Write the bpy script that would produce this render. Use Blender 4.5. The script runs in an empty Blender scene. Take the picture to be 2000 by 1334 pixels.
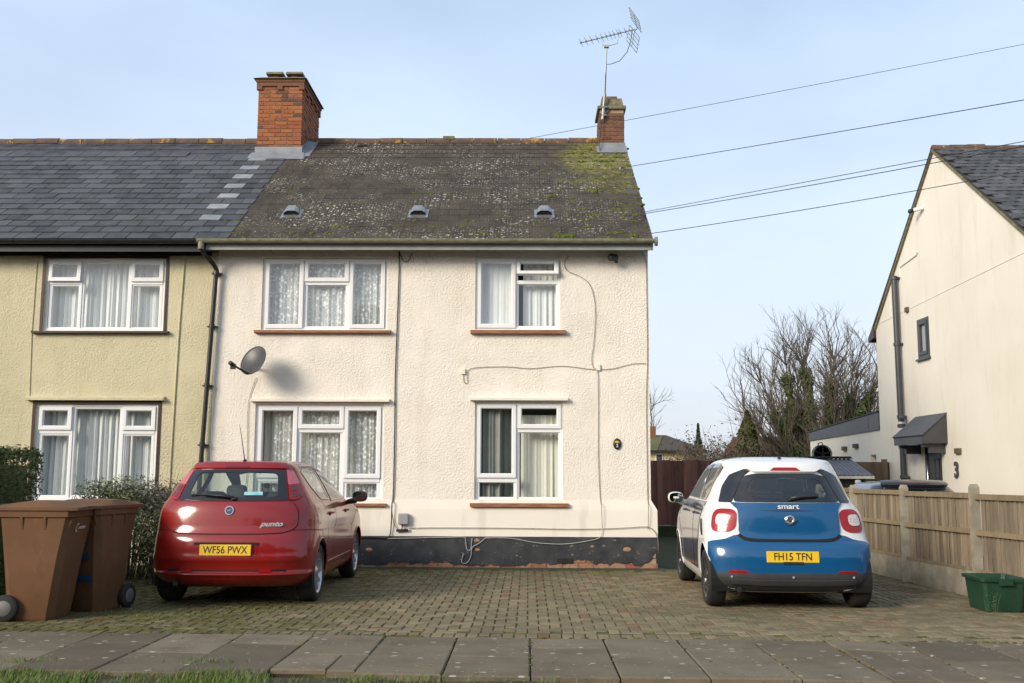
import bpy, math, random
import numpy as np
from mathutils import Vector, Matrix
from mathutils.geometry import delaunay_2d_cdt
random.seed(7); np.random.seed(7)
R = math.radians
S = bpy.context.scene
COL = S.collection

# ------------------------------------------------------------------ camera
F, P_, RO, YW, H_ = 2013.0, R(7.23), R(0.23), R(0.91), 1.366
cam_d = bpy.data.cameras.new('camera'); cam = bpy.data.objects.new('camera', cam_d); COL.objects.link(cam)
cam_d.sensor_width = 36; cam_d.lens = F/2000*36; cam_d.clip_end = 2000; cam_d.clip_start = .1
f0 = Vector((-math.sin(YW), math.cos(YW), 0)); r0 = Vector((math.cos(YW), math.sin(YW), 0)); up = Vector((0, 0, 1))
fw = f0*math.cos(P_)+up*math.sin(P_); u0 = up*math.cos(P_)-f0*math.sin(P_)
rr = r0*math.cos(RO)+u0*math.sin(RO); uu = u0*math.cos(RO)-r0*math.sin(RO)
M = Matrix.Identity(4)
for i in range(3):
    M[i][0] = rr[i]; M[i][1] = uu[i]; M[i][2] = -fw[i]
M[0][3], M[1][3], M[2][3] = 0, -15.15, H_
cam.matrix_world = M; S.camera = cam

# ------------------------------------------------------------------ sky, sun, exposure
SUN_EL, SUN_AZ = R(24), (-0.74, -0.67)
wd = bpy.data.worlds.new('World'); S.world = wd; wd.use_nodes = True
nt = wd.node_tree; nt.nodes.clear()
def wn(t, **k):
    n = nt.nodes.new(t)
    for a, b in k.items(): setattr(n, a, b)
    return n
wo = wn('ShaderNodeOutputWorld'); bg = wn('ShaderNodeBackground')
sky = wn('ShaderNodeTexSky', sky_type='NISHITA', sun_disc=False)
sky.sun_elevation = SUN_EL; sky.sun_rotation = math.atan2(SUN_AZ[0], SUN_AZ[1])
sky.air_density = 1.0; sky.dust_density = 3.0; sky.ozone_density = 1.5; sky.altitude = 20
# thin high cloud veil: whitens the blue everywhere, unevenly
tc = wn('ShaderNodeTexCoord'); mp = wn('ShaderNodeMapping'); mp.inputs['Scale'].default_value = (1, 1, 2.6)
nz = wn('ShaderNodeTexNoise'); nz.inputs['Scale'].default_value = 1.7; nz.inputs['Detail'].default_value = 5
mr = wn('ShaderNodeMapRange'); mr.inputs[1].default_value = .3; mr.inputs[2].default_value = .75
mr.inputs[3].default_value = .40; mr.inputs[4].default_value = .74
mx = wn('ShaderNodeMix', data_type='RGBA'); vc = wn('ShaderNodeMix', data_type='RGBA'); vc.inputs[6].default_value = (7.3, 7.8, 8.7, 1); vc.inputs[7].default_value = (6.8, 8.4, 10.6, 1)
nt.links.new(tc.outputs['Generated'], mp.inputs[0]); nt.links.new(mp.outputs[0], nz.inputs['Vector'])
sx_ = wn('ShaderNodeSeparateXYZ'); nt.links.new(tc.outputs['Generated'], sx_.inputs[0])
mz = wn('ShaderNodeMapRange'); mz.inputs[1].default_value = .0; mz.inputs[2].default_value = .55; mz.inputs[3].default_value = .20; mz.inputs[4].default_value = -.10
ad_ = wn('ShaderNodeMath', operation='ADD'); nt.links.new(sx_.outputs[2], mz.inputs[0]); nt.links.new(mr.outputs[0], ad_.inputs[0]); nt.links.new(mz.outputs[0], ad_.inputs[1])
mv = wn('ShaderNodeMapRange'); mv.inputs[1].default_value = .05; mv.inputs[2].default_value = .42; nt.links.new(sx_.outputs[2], mv.inputs[0]); nt.links.new(mv.outputs[0], vc.inputs[0]); nt.links.new(vc.outputs[2], mx.inputs[7])
nt.links.new(nz.outputs['Fac'], mr.inputs[0]); nt.links.new(ad_.outputs[0], mx.inputs[0])
nt.links.new(sky.outputs[0], mx.inputs[6]); nt.links.new(mx.outputs[2], bg.inputs[0])
bg.inputs[1].default_value = .085; nt.links.new(bg.outputs[0], wo.inputs[0])
sl = bpy.data.lights.new('sun', 'SUN'); sun = bpy.data.objects.new('sun', sl); COL.objects.link(sun)
sl.energy = 2.2; sl.angle = R(22); sl.color = (1, .90, .76)
d = Vector((SUN_AZ[0]*math.cos(SUN_EL), SUN_AZ[1]*math.cos(SUN_EL), math.sin(SUN_EL))).normalized()
sun.rotation_euler = d.to_track_quat('Z', 'Y').to_euler(); sun.location = d*60
vs = S.view_settings; vs.view_transform = 'Standard'; vs.look = 'None'; vs.exposure = 0.67; vs.gamma = 1; vs.use_curve_mapping = False

# ------------------------------------------------------------------ materials
MATS = {}
class NB:
    def __init__(s, name):
        s.m = bpy.data.materials.new(name); s.m.use_nodes = True; s.t = s.m.node_tree
        s.b = s.t.nodes['Principled BSDF']; MATS[name] = s.m
    def n(s, t, ins=None, **k):
        x = s.t.nodes.new(t)
        for a, b in k.items(): setattr(x, a, b)
        for a, b in (ins or {}).items():
            if hasattr(b, 'is_output') or hasattr(b, 'links'): s.t.links.new(b, x.inputs[a])
            else: x.inputs[a].default_value = b
        return x
    def link(s, a, b): s.t.links.new(a, b)
    def pos(s): return s.n('ShaderNodeNewGeometry').outputs['Position']
    def objc(s): return s.n('ShaderNodeTexCoord').outputs['Object']
    def noise(s, v, sc, det=4, rough=.55, stretch=None):
        if stretch: v = s.n('ShaderNodeMapping', {0: v, 'Scale': stretch}).outputs[0]
        return s.n('ShaderNodeTexNoise', {'Vector': v, 'Scale': sc, 'Detail': det, 'Roughness': rough}).outputs['Fac']
    def vor(s, v, sc, feature='F1', rnd=1, dim='3D'):
        return s.n('ShaderNodeTexVoronoi', {'Vector': v, 'Scale': sc, 'Randomness': rnd}, feature=feature, voronoi_dimensions=dim)
    def rng(s, f, a, b, c=0., d=1.): return s.n('ShaderNodeMapRange', {0: f, 1: a, 2: b, 3: c, 4: d}).outputs[0]
    def mix(s, f, a, b, bt='MIX'):
        x = s.n('ShaderNodeMix', data_type='RGBA', blend_type=bt)
        for i, v in ((0, f), (6, a), (7, b)):
            if hasattr(v, 'is_output'): s.link(v, x.inputs[i])
            elif i == 0: x.inputs[0].default_value = v
            else: x.inputs[i].default_value = (*v[:3], 1)
        return x.outputs[2]
    def math(s, op, a, b=0.): return s.n('ShaderNodeMath', {0: a, 1: b}, operation=op).outputs[0]
    def rand(s): return s.n('ShaderNodeObjectInfo').outputs['Random']
    def xyz(s, v): return s.n('ShaderNodeSeparateXYZ', {0: v}).outputs
    def bump(s, h, st=.5, dist=.01):
        b = s.n('ShaderNodeBump', {'Height': h, 'Strength': st, 'Distance': dist}); s.link(b.outputs[0], s.b.inputs['Normal'])
    def col(s, c):
        if hasattr(c, 'is_output'): s.link(c, s.b.inputs['Base Color'])
        else: s.b.inputs['Base Color'].default_value = (*c, 1)
    def set(s, **k):
        for a, v in k.items():
            a = a.replace('_', ' ')
            if hasattr(v, 'is_output'): s.link(v, s.b.inputs[a])
            else: s.b.inputs[a].default_value = v

def simple(name, c1, c2=None, sc=8, rough=.6, bump=0, bsc=60, rnd=0, metal=0, coat=0, space='pos', stretch=None, lo=.35, hi=.65, spec=.5):
    b = NB(name); v = b.pos() if space == 'pos' else b.objc()
    c2 = c2 or tuple(x*.8 for x in c1)
    f = b.rng(b.noise(v, sc, 5, .6, stretch), lo, hi)
    c = b.mix(f, c1, c2)
    if rnd:
        k = b.rng(b.rand(), 0, 1, 1-rnd, 1+rnd)
        kk = b.n('ShaderNodeCombineColor', {0: k, 1: k, 2: k}).outputs[0]
        c = b.mix(1., c, kk, 'MULTIPLY')
    b.col(c); b.set(Roughness=rough, Metallic=metal, Coat_Weight=coat, Specular_IOR_Level=spec)
    if coat: b.set(Coat_Roughness=.04)
    if bump: b.bump(b.noise(v, bsc, 4, .6, stretch), bump, .01)
    return b.m

def m_render(name, c1, c2, stain):
    b = NB(name); v = b.pos()
    n1 = b.noise(v, 1.1, 5, .6); n2 = b.noise(v, 3.5, 4, .6, (1, 1, .22))
    c = b.mix(b.rng(n1, .35, .7), c1, c2)
    c = b.mix(b.math('MULTIPLY', b.rng(n2, .52, .76), .32), c, stain)
    sp = b.vor(v, 34).outputs['Distance']
    sm = b.math('MULTIPLY', b.rng(sp, .10, .03), b.rng(b.noise(v, 7, 2), .5, .6))
    c = b.mix(b.math('MULTIPLY', sm, .45), c, tuple(x*.45 for x in stain))
    b.col(c); b.set(Roughness=.92, Specular_IOR_Level=.15)
    h1 = b.noise(v, 34, 4, .66); h2 = b.rng(b.vor(v, 55, 'SMOOTH_F1').outputs['Distance'], .0, .6, 1, 0)
    h = b.math('ADD', b.math('MULTIPLY', b.rng(h1, .36, .64), 1.), b.math('MULTIPLY', h2, .45))
    h = b.math('MULTIPLY', h, b.rng(b.noise(v, 1.6, 4, .6), .35, .62, .45, 1.25))
    b.bump(h, .6, .012)
    return b.m
m_render('cream_roughcast', (.87, .805, .70), (.84, .77, .65), (.60, .51, .38))
m_render('yellow_roughcast', (.66, .595, .40), (.59, .525, .335), (.42, .36, .22))
def m_smooth(name, c1, c2, st):
    b = NB(name); v = b.pos()
    c = b.mix(b.rng(b.noise(v, .9, 4), .35, .7), c1, c2)
    c = b.mix(b.math('MULTIPLY', b.rng(b.noise(v, 4, 4, .6, (1, 1, .2)), .55, .8), st), c, (.42, .36, .27))
    b.col(c); b.set(Roughness=.85, Specular_IOR_Level=.2); b.bump(b.noise(v, 25, 4, .6), .15, .01)
m_smooth('smooth_cream', (.82, .765, .665), (.78, .715, .60), .4)
m_smooth('gable_cream', (.76, .715, .615), (.72, .665, .56), .28)
b = NB('black_plinth'); v = b.pos(); n = b.noise(v, 5, 6, .65); c = b.mix(b.rng(n, .3, .7), (.018, .020, .024), (.055, .057, .06))
c = b.mix(b.rng(b.noise(v, 9, 5, .7, (1, 1, 2)), .63, .70), c, (.30, .26, .20)); b.col(c); b.set(Roughness=.6); b.bump(b.noise(v, 30, 5), .3, .01)
def m_brick(name, c1, c2, c3):
    b = NB(name); v = b.pos(); r = b.rand()
    c = b.mix(r, c1, c2); c = b.mix(b.rng(b.math('FRACT', b.math('MULTIPLY', r, 7.31)), .82, .95), c, c3)
    c = b.mix(b.math('MULTIPLY', b.rng(b.noise(v, 18, 4), .45, .7), .5), c, tuple(x*.5 for x in c1))
    b.col(c); b.set(Roughness=.9); b.bump(b.noise(v, 60, 4), .4, .006)
m_brick('orange_brick', (.29, .085, .036), (.37, .135, .045), (.11, .055, .042))
m_brick('brown_brick', (.20, .085, .045), (.15, .07, .04), (.10, .05, .035))
m_brick('plinth_brick', (.36, .16, .09), (.40, .25, .16), (.28, .09, .05))
simple('mortar', (.42, .33, .22), (.28, .21, .14), 9, .95, .4)
simple('terracotta', (.26, .11, .06), (.16, .09, .05), 10, .85, .3)
b = NB('ridge_tile'); v = b.pos(); c = b.mix(b.rng(b.noise(v, 6, 4), .35, .65), (.15, .085, .05), (.09, .06, .045))
c = b.mix(b.rng(b.noise(v, 5, 5, .7), .57, .64), c, (.42, .24, .03)); b.col(c); b.set(Roughness=.9); b.bump(b.noise(v, 40), .4, .01)
simple('lead', (.27, .285, .305), (.19, .205, .225), 5, .55, .15, metal=.1)
simple('cement', (.22, .19, .12), (.12, .11, .06), 10, .95, .5)
# slates
b = NB('grey_slate'); v = b.pos(); r = b.rand()
c = b.mix(r, (.036, .037, .040), (.090, .092, .098)); c = b.mix(b.math('MULTIPLY', b.rng(b.noise(v, 4, 5), .4, .7), .6), c, (.108, .112, .122))
c = b.mix(b.rng(b.noise(v, 7, 5, .7), .66, .72), c, (.055, .06, .03)); b.col(c); b.set(Roughness=.62, Specular_IOR_Level=.3); b.bump(b.noise(v, 20, 5), .2, .006)
simple('light_slate', (.19, .205, .215), (.29, .30, .29), 6, .45, .1, rnd=.12)
b = NB('mossy_slate'); v = b.pos(); x, y, z = b.xyz(v)
c = b.mix(b.rand(), (.029, .021, .014), (.052, .039, .026)); c = b.mix(b.math('MULTIPLY', b.rng(b.noise(v, 3, 6, .65, (1, .6, .6)), .42, .7), .8), c, (.078, .062, .042))
low = b.noise(v, 1.0, 6, .72, (.8, 1, 1.6))
mossf = b.math('ADD', b.math('MULTIPLY', b.rng(x, .1, 1.2), b.rng(z, 5.4, 6.9)), b.math('MULTIPLY', b.rng(b.noise(v, 2.2, 4), .3, .7), .55))
mask1 = b.rng(mossf, .62, 1.05)
fine = b.rng(b.noise(v, 16, 5, .7), .38, .62)
c = b.mix(b.math('MULTIPLY', mask1, b.math('ADD', b.rng(b.noise(v, 11, 6, .75), .42, .62), .08)), c, (.21, .195, .026))
c = b.mix(b.math('MULTIPLY', b.rng(b.noise(v, 4.5, 6, .7), .58, .70), .55), c, (.105, .098, .034))
# lichen: round white spots of several sizes, thick in some places
v2 = b.n('ShaderNodeCombineXYZ', {0: x, 1: b.math('MULTIPLY', z, 1.79), 2: 0.}).outputs[0]
for sc, rad, lo_, am in ((6, .17, .55, .95), (11, .22, .53, .95), (23, .23, .48, .75)):
    vv = b.vor(v2, sc, dim='2D'); dst = vv.outputs['Distance']; rc = b.n('ShaderNodeSeparateColor', {0: vv.outputs['Color']}).outputs[0]
    edge = b.math('ADD', dst, b.math('MULTIPLY', b.noise(v, 50, 2), .12))
    sp = b.math('MULTIPLY', b.rng(edge, rad+.04, rad-.02), b.math('MULTIPLY', b.rng(rc, .58, .62), b.rng(low, lo_-.06, lo_+.10)))
    c = b.mix(b.math('MULTIPLY', sp, am), c, (.54, .52, .46))
b.col(c); b.set(Roughness=.9); b.bump(b.noise(v, 30, 5), .35, .008)
simple('bare_felt', (.085, .075, .072), (.075, .068, .064), 5, .85)
simple('gable_slate', (.05, .052, .055), (.085, .087, .09), 5, .75, .3, rnd=.35)
simple('moss', (.115, .135, .012), (.055, .075, .008), 20, .95, .6, 90)
# joinery
b = NB('white_upvc'); v = b.pos(); b.col(b.mix(b.math('MULTIPLY', b.rng(b.noise(v, 5, 4), .5, .8), .3), (.80, .80, .79), (.66, .64, .60))); b.set(Roughness=.32)
simple('brown_paint', (.045, .018, .013), (.03, .012, .01), 20, .45)
b = NB('red_sill'); v = b.pos(); c = b.mix(b.rng(b.noise(v, 12, 4, .6, (.4, 1, 4)), .4, .62), (.24, .075, .04), (.31, .17, .085)); b.col(c); b.set(Roughness=.8); b.bump(b.noise(v, 30, 4), .4, .006)
simple('curtain_white', (.82, .82, .80), (.76, .76, .74), 3, .9)
simple('curtain_grey', (.36, .36, .32), (.30, .30, .27), 3, .9)
simple('blind_cream', (.82, .79, .68), (.76, .73, .62), 1.2, .9)
b = NB('lace'); v = b.pos(); vd = b.vor(v, 16).outputs['Distance']; vn = b.noise(v, 9, 4, .6)
a = b.math('ADD', b.rng(vd, .20, .45, .95, .3), b.math('MULTIPLY', b.rng(vn, .4, .6), .2))
b.col((.88, .88, .86)); b.set(Roughness=.9, Alpha=a)
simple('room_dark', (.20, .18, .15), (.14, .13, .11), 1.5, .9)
def m_glass(name, tint, refl=1., tr=.9):
    b = NB(name); b.t.nodes.remove(b.b)
    out = b.t.nodes['Material Output']
    tp = b.n('ShaderNodeBsdfTransparent', {0: (*tint, 1)}); gl = b.n('ShaderNodeBsdfGlossy', {0: (1, 1, 1, 1), 'Roughness': .012})
    fc = b.n('ShaderNodeLayerWeight', {'Blend': .5}).outputs['Facing']
    f = b.math('MINIMUM', b.math('ADD', b.math('MULTIPLY', b.math('POWER', fc, 5.), .9), .085*refl), 1.)
    ms = b.n('ShaderNodeMixShader', {0: f, 1: tp.outputs[0], 2: gl.outputs[0]}); b.link(ms.outputs[0], out.inputs[0])
m_glass('window_glass', (.95, .98, .98)); m_glass('car_glass', (.80, .88, .84), .9); m_glass('dark_car_glass', (.58, .66, .67), .9)
simple('gutter_grey', (.29, .285, .20), (.17, .165, .10), 7, .6, .2, stretch=(1, 3, 3)); simple('fascia_grey', (.36, .355, .33), (.29, .285, .27), 5, .5)
simple('black_pvc', (.012, .012, .014), (.02, .02, .022), 9, .4); simple('soffit_dark', (.05, .045, .04), (.03, .028, .025), 6, .8)
simple('anthracite', (.045, .047, .052), (.055, .057, .062), 5, .42)
simple('cable_black', (.02, .018, .016), None, 9, .6); simple('cable_brown', (.30, .24, .17), (.12, .09, .06), 14, .7); simple('cable_white', (.55, .54, .52), None, 9, .6)
simple('grey_plastic', (.33, .33, .34), (.30, .30, .31), 5, .5)
simple('dish_grey', (.060, .064, .064), (.042, .045, .045), 7, .42, spec=.5); simple('aluminium', (.30, .31, .33), (.2, .21, .22), 9, .45, metal=.7); simple('pole_grey', (.48, .48, .46), None, 9, .5, metal=.3)
simple('vent_metal', (.42, .42, .42), (.30, .30, .30), 12, .38, metal=.7)
# ground
b = NB('paver'); v = b.pos(); x, y, z = b.xyz(v); r = b.rand()
c = b.mix(r, (.255, .205, .122), (.162, .136, .082)); c = b.mix(b.rng(b.math('FRACT', b.math('MULTIPLY', r, 9.7)), .9, .95), c, (.20, .115, .068)); c = b.mix(b.math('MULTIPLY', b.rng(b.noise(v, .55, 5, .65), .50, .68), .5), c, (.060, .052, .030))
c = b.mix(b.math('MULTIPLY', b.rng(b.noise(v, 5, 5), .45, .7), .6), c, (.095, .082, .038))
reg = b.math('ADD', b.math('ADD', b.rng(x, -.4, -3.0, 0, .75), b.rng(y, -2.2, -.4, 0, .5)), b.math('MULTIPLY', b.rng(b.noise(v, 1.3, 4), .3, .7), .55))
c = b.mix(b.math('MULTIPLY', b.rng(reg, .5, 1.0), b.rng(b.noise(v, 9, 5, .7), .3, .62)), c, (.070, .072, .012))
b.col(c); b.set(Roughness=.9, Specular_IOR_Level=.25); b.bump(b.noise(v, 55, 4), .35, .006)
b = NB('joint_moss'); v = b.pos(); x, y, z = b.xyz(v)
c = b.mix(b.rng(b.noise(v, 3, 4), .4, .6), (.040, .032, .016), (.095, .095, .014)); b.col(c); b.set(Roughness=1)
b = NB('slab'); v = b.pos(); r = b.rand()
c = b.mix(r, (.120, .098, .068), (.215, .178, .125)); c = b.mix(b.math('MULTIPLY', b.rng(b.noise(v, 2.5, 5), .4, .7), .5), c, (.082, .064, .040))
vv = b.vor(v, 4.2, dim='2D'); rc = b.n('ShaderNodeSeparateColor', {0: vv.outputs['Color']}).outputs[0]
dd = b.math('ADD', vv.outputs['Distance'], b.math('MULTIPLY', b.noise(v, 30, 2), .05))
c = b.mix(b.math('MULTIPLY', b.rng(dd, .13, .10), b.math('MULTIPLY', b.math('MULTIPLY', b.rng(rc, .60, .62), .8), b.rng(b.xyz(b.n('ShaderNodeNewGeometry').outputs['Normal'])[2], .5, .6))), c, (.42, .385, .32))
vv = b.vor(v, 9, dim='2D'); rc = b.n('ShaderNodeSeparateColor', {0: vv.outputs['Color']}).outputs[0]
c = b.mix(b.math('MULTIPLY', b.rng(vv.outputs['Distance'], .12, .09), b.math('MULTIPLY', b.rng(rc, .80, .82), .7)), c, (.33, .30, .25))
c = b.mix(b.math('MULTIPLY', b.rng(b.noise(v, 60, 3), .5, .7), .35), c, (.068, .053, .034))
b.col(c); b.set(Roughness=.92, Specular_IOR_Level=.2); b.bump(b.noise(v, 50, 4), .3, .006)
simple('soil', (.060, .050, .022), (.032, .030, .012), 9, 1, .8, 30)
simple('lawn', (.050, .060, .015), (.035, .045, .012), 3, 1, .5)
simple('asphalt', (.05, .05, .05), (.04, .04, .04), 8, .9, .4, 120)
b = NB('grass_blade'); gi = b.n('ShaderNodeNewGeometry').outputs['Random Per Island']; c = b.mix(b.noise(b.pos(), 6, 3), (.145, .215, .028), (.075, .14, .018)); c = b.mix(b.rng(gi, .72, .95), c, (.20, .165, .06)); b.col(c); b.set(Roughness=.6)
simple('weed', (.10, .13, .025), (.06, .09, .02), 10, .7)
# timber
def m_wood(name, c1, c2, c3, rnd):
    b = NB(name); v = b.pos(); r = b.rand()
    o = b.n('ShaderNodeVectorMath', {0: v, 1: b.n('ShaderNodeCombineXYZ', {0: b.math('MULTIPLY', r, 50), 1: 0., 2: b.math('MULTIPLY', r, 31)}).outputs[0]}, operation='ADD').outputs[0]
    g = b.noise(o, 22, 5, .6, (1, 1, .08)); c = b.mix(b.rng(g, .38, .62), c1, c2)
    c = b.mix(b.math('MULTIPLY', b.rng(b.noise(o, 2.5, 4, .6, (1, 1, .5)), .5, .7), .6), c, c3)
    k = b.rng(r, 0, 1, 1-rnd, 1+rnd); kk = b.n('ShaderNodeCombineColor', {0: k, 1: k, 2: k}).outputs[0]
    b.col(b.mix(1., c, kk, 'MULTIPLY')); b.set(Roughness=.85, Specular_IOR_Level=.2); b.bump(g, .35, .006)
m_wood('fence_wood', (.30, .245, .175), (.215, .172, .12), (.14, .12, .09), .28)
m_wood('rail_wood', (.25, .19, .115), (.19, .145, .09), (.14, .11, .07), .1)
m_wood('dark_fence_wood', (.26, .125, .098), (.18, .09, .07), (.12, .085, .06), .3)
m_wood('panel_wood', (.15, .11, .075), (.12, .09, .06), (.10, .08, .055), .2)
b = NB('concrete'); v = b.pos(); x, y, z = b.xyz(v)
c = b.mix(b.rng(b.noise(v, 4, 5), .35, .7), (.37, .33, .25), (.25, .22, .165)); c = b.mix(b.math('MULTIPLY', b.rng(b.noise(v, 7, 5), .5, .68), .5), c, (.14, .13, .075)); b.col(c); b.set(Roughness=.92); b.bump(b.noise(v, 45, 4), .4, .006)
simple('green_board', (.05, .06, .022), (.035, .04, .018), 7, .95)
# vehicles
def m_paint(name, c, rough=.3, flake=.06, coat=1.):
    b = NB(name); v = b.objc()
    c2 = b.mix(b.math('MULTIPLY', b.rng(b.noise(v, 7, 4), .5, .8), .25), c, tuple(x*.75+.02 for x in c)); b.col(c2)
    b.set(Roughness=rough, Specular_IOR_Level=.2, Coat_Weight=coat, Coat_Roughness=.11, Coat_IOR=1.52, Metallic=flake)
m_paint('red_paint', (.24, .004, .003), .45, .0); m_paint('blue_paint', (.001, .072, .195), .40, .0); m_paint('dark_blue_paint', (.016, .018, .05), .35, .3)
m_paint('white_paint', (.72, .72, .70), .4, 0, .7); m_paint('black_paint', (.010, .010, .013), .3, 0)
simple('trim_black', (.014, .014, .015), (.02, .02, .02), 9, .5, space='obj'); simple('gap_black', (.004, .004, .004), None, 9, .8)
simple('grey_bumper', (.030, .030, .031), (.038, .038, .038), 9, .6, .1, 200, space='obj')
simple('cabin_dark', (.035, .036, .038), (.05, .05, .05), 6, .85, space='obj'); simple('seat_grey', (.10, .105, .11), (.075, .08, .085), 9, .9, space='obj')
simple('tyre', (.016, .016, .016), (.024, .023, .022), 9, .85, .2, 120, space='obj')
simple('alloy', (.50, .51, .53), (.42, .43, .45), 9, .3, metal=.8, space='obj'); simple('black_alloy', (.016, .016, .018), (.022, .022, .024), 9, .35, coat=.5, space='obj')
simple('silver', (.56, .57, .58), (.48, .49, .5), 9, .4, metal=.25, space='obj'); simple('chrome', (.62, .63, .65), (.5, .5, .52), 9, .18, metal=.95, space='obj')
b = NB('frit_black'); b.col((.010, .011, .012)); b.set(Roughness=.08, Coat_Weight=.6)
b = NB('red_lens'); b.col(b.mix(b.noise(b.objc(), 20, 2), (.40, .004, .006), (.25, .004, .006))); b.set(Roughness=.3, Specular_IOR_Level=.2, Coat_Weight=.7, Coat_Roughness=.05)
b = NB('dark_lens'); b.col((.10, .004, .008)); b.set(Roughness=.15, Coat_Weight=1., Coat_Roughness=.03)
b = NB('pink_lens'); b.col((.52, .10, .11)); b.set(Roughness=.15, Coat_Weight=1., Coat_Roughness=.03)
b = NB('clear_lens'); b.col(b.mix(b.rng(b.noise(b.objc(), 60, 2), .4, .6), (.70, .66, .60), (.46, .42, .38))); b.set(Roughness=.3, Coat_Weight=.4)
simple('plate_yellow', (.78, .50, .012), (.72, .45, .01), 8, .4, space='obj'); simple('ink_black', (.012, .012, .014), None, 9, .5); simple('ink_white', (.75, .75, .75), None, 9, .5); simple('badge_blue', (.03, .07, .12), None, 9, .3)
b = NB('mirror_glass'); b.col((.55, .62, .62)); b.set(Roughness=.03, Metallic=1.)
simple('sticker_teal', (.42, .62, .62), (.10, .42, .48), 14, .5, space='obj', stretch=(1, 1, 6))
# bins and the rest
b = NB('bin_brown'); v = b.objc(); c = b.mix(b.rng(b.noise(v, 2.5, 5), .35, .65), (.168, .085, .043), (.138, .070, .035)); c = b.mix(b.math('MULTIPLY', b.rng(b.noise(v, 9, 6, .75, (1, 1, .35)), .58, .70), .45), c, (.26, .155, .09)); c = b.mix(b.math('MULTIPLY', b.rng(b.noise(v, 5, 5, .7, (1, 1, .4)), .58, .75), .5), c, (.07, .038, .02)); b.col(c); b.set(Roughness=.6, Specular_IOR_Level=.22); b.bump(b.noise(v, 90, 3), .06, .01)
simple('bin_rubber', (.022, .022, .022), None, 9, .8); simple('bin_hub', (.16, .155, .145), None, 9, .6)
simple('bin_blue', (.010, .055, .14), (.012, .07, .18), 30, .7, space='obj'); simple('ink_cream', (.62, .55, .47), None, 9, .7)
simple('crate_green', (.012, .055, .028), (.010, .042, .022), 5, .45, .05, space='obj')
simple('shed_black', (.014, .014, .016), (.022, .022, .025), 9, .7, stretch=(8, 8, 1)); simple('shed_roof', (.125, .135, .15), (.095, .10, .115), 4, .5, metal=.3); simple('shed_trim', (.55, .54, .48), None, 9, .6)
def m_leaf(name, c1, c2, c3):
    b = NB(name); v = b.pos(); g = b.n('ShaderNodeNewGeometry').outputs['Random Per Island']
    c = b.mix(g, c1, c2); c = b.mix(b.rng(b.noise(v, 2.5, 3), .45, .65), c, c3); b.col(c); b.set(Roughness=.6, Specular_IOR_Level=.3)
    b.set(Transmission_Weight=0.)
m_leaf('hedge_leaf', (.034, .056, .015), (.080, .105, .026), (.046, .066, .016)); m_leaf('bush_leaf', (.10, .135, .042), (.20, .215, .09), (.15, .15, .075))
m_leaf('grey_leaf', (.19, .19, .155), (.12, .125, .10), (.16, .14, .105)); m_leaf('ivy_leaf', (.034, .075, .014), (.085, .125, .028), (.085, .10, .03))
m_leaf('conifer_leaf', (.045, .055, .014), (.075, .08, .022), (.055, .05, .018)); m_leaf('scrub_leaf', (.085, .06, .03), (.06, .055, .022), (.07, .045, .025)); m_leaf('dark_conifer_leaf', (.018, .035, .018), (.03, .05, .025), (.022, .04, .02))
simple('bark', (.125, .105, .072), (.085, .07, .045), 4, .95); simple('twig', (.135, .110, .082), (.095, .078, .052), 3, .95)
simple('far_cream', (.62, .50, .33), (.58, .46, .30), 2, .9); simple('far_grey', (.42, .38, .32), None, 2, .9); simple('far_roof', (.075, .062, .048), (.055, .05, .035), 2, .9, stretch=(1, 1, 6)); simple('far_green_roof', (.12, .125, .03), (.08, .075, .04), .5, .9); simple('far_red_roof', (.13, .042, .024), (.10, .035, .022), 1.5, .9); simple('far_glass', (.06, .065, .07), None, 2, .1)

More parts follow.
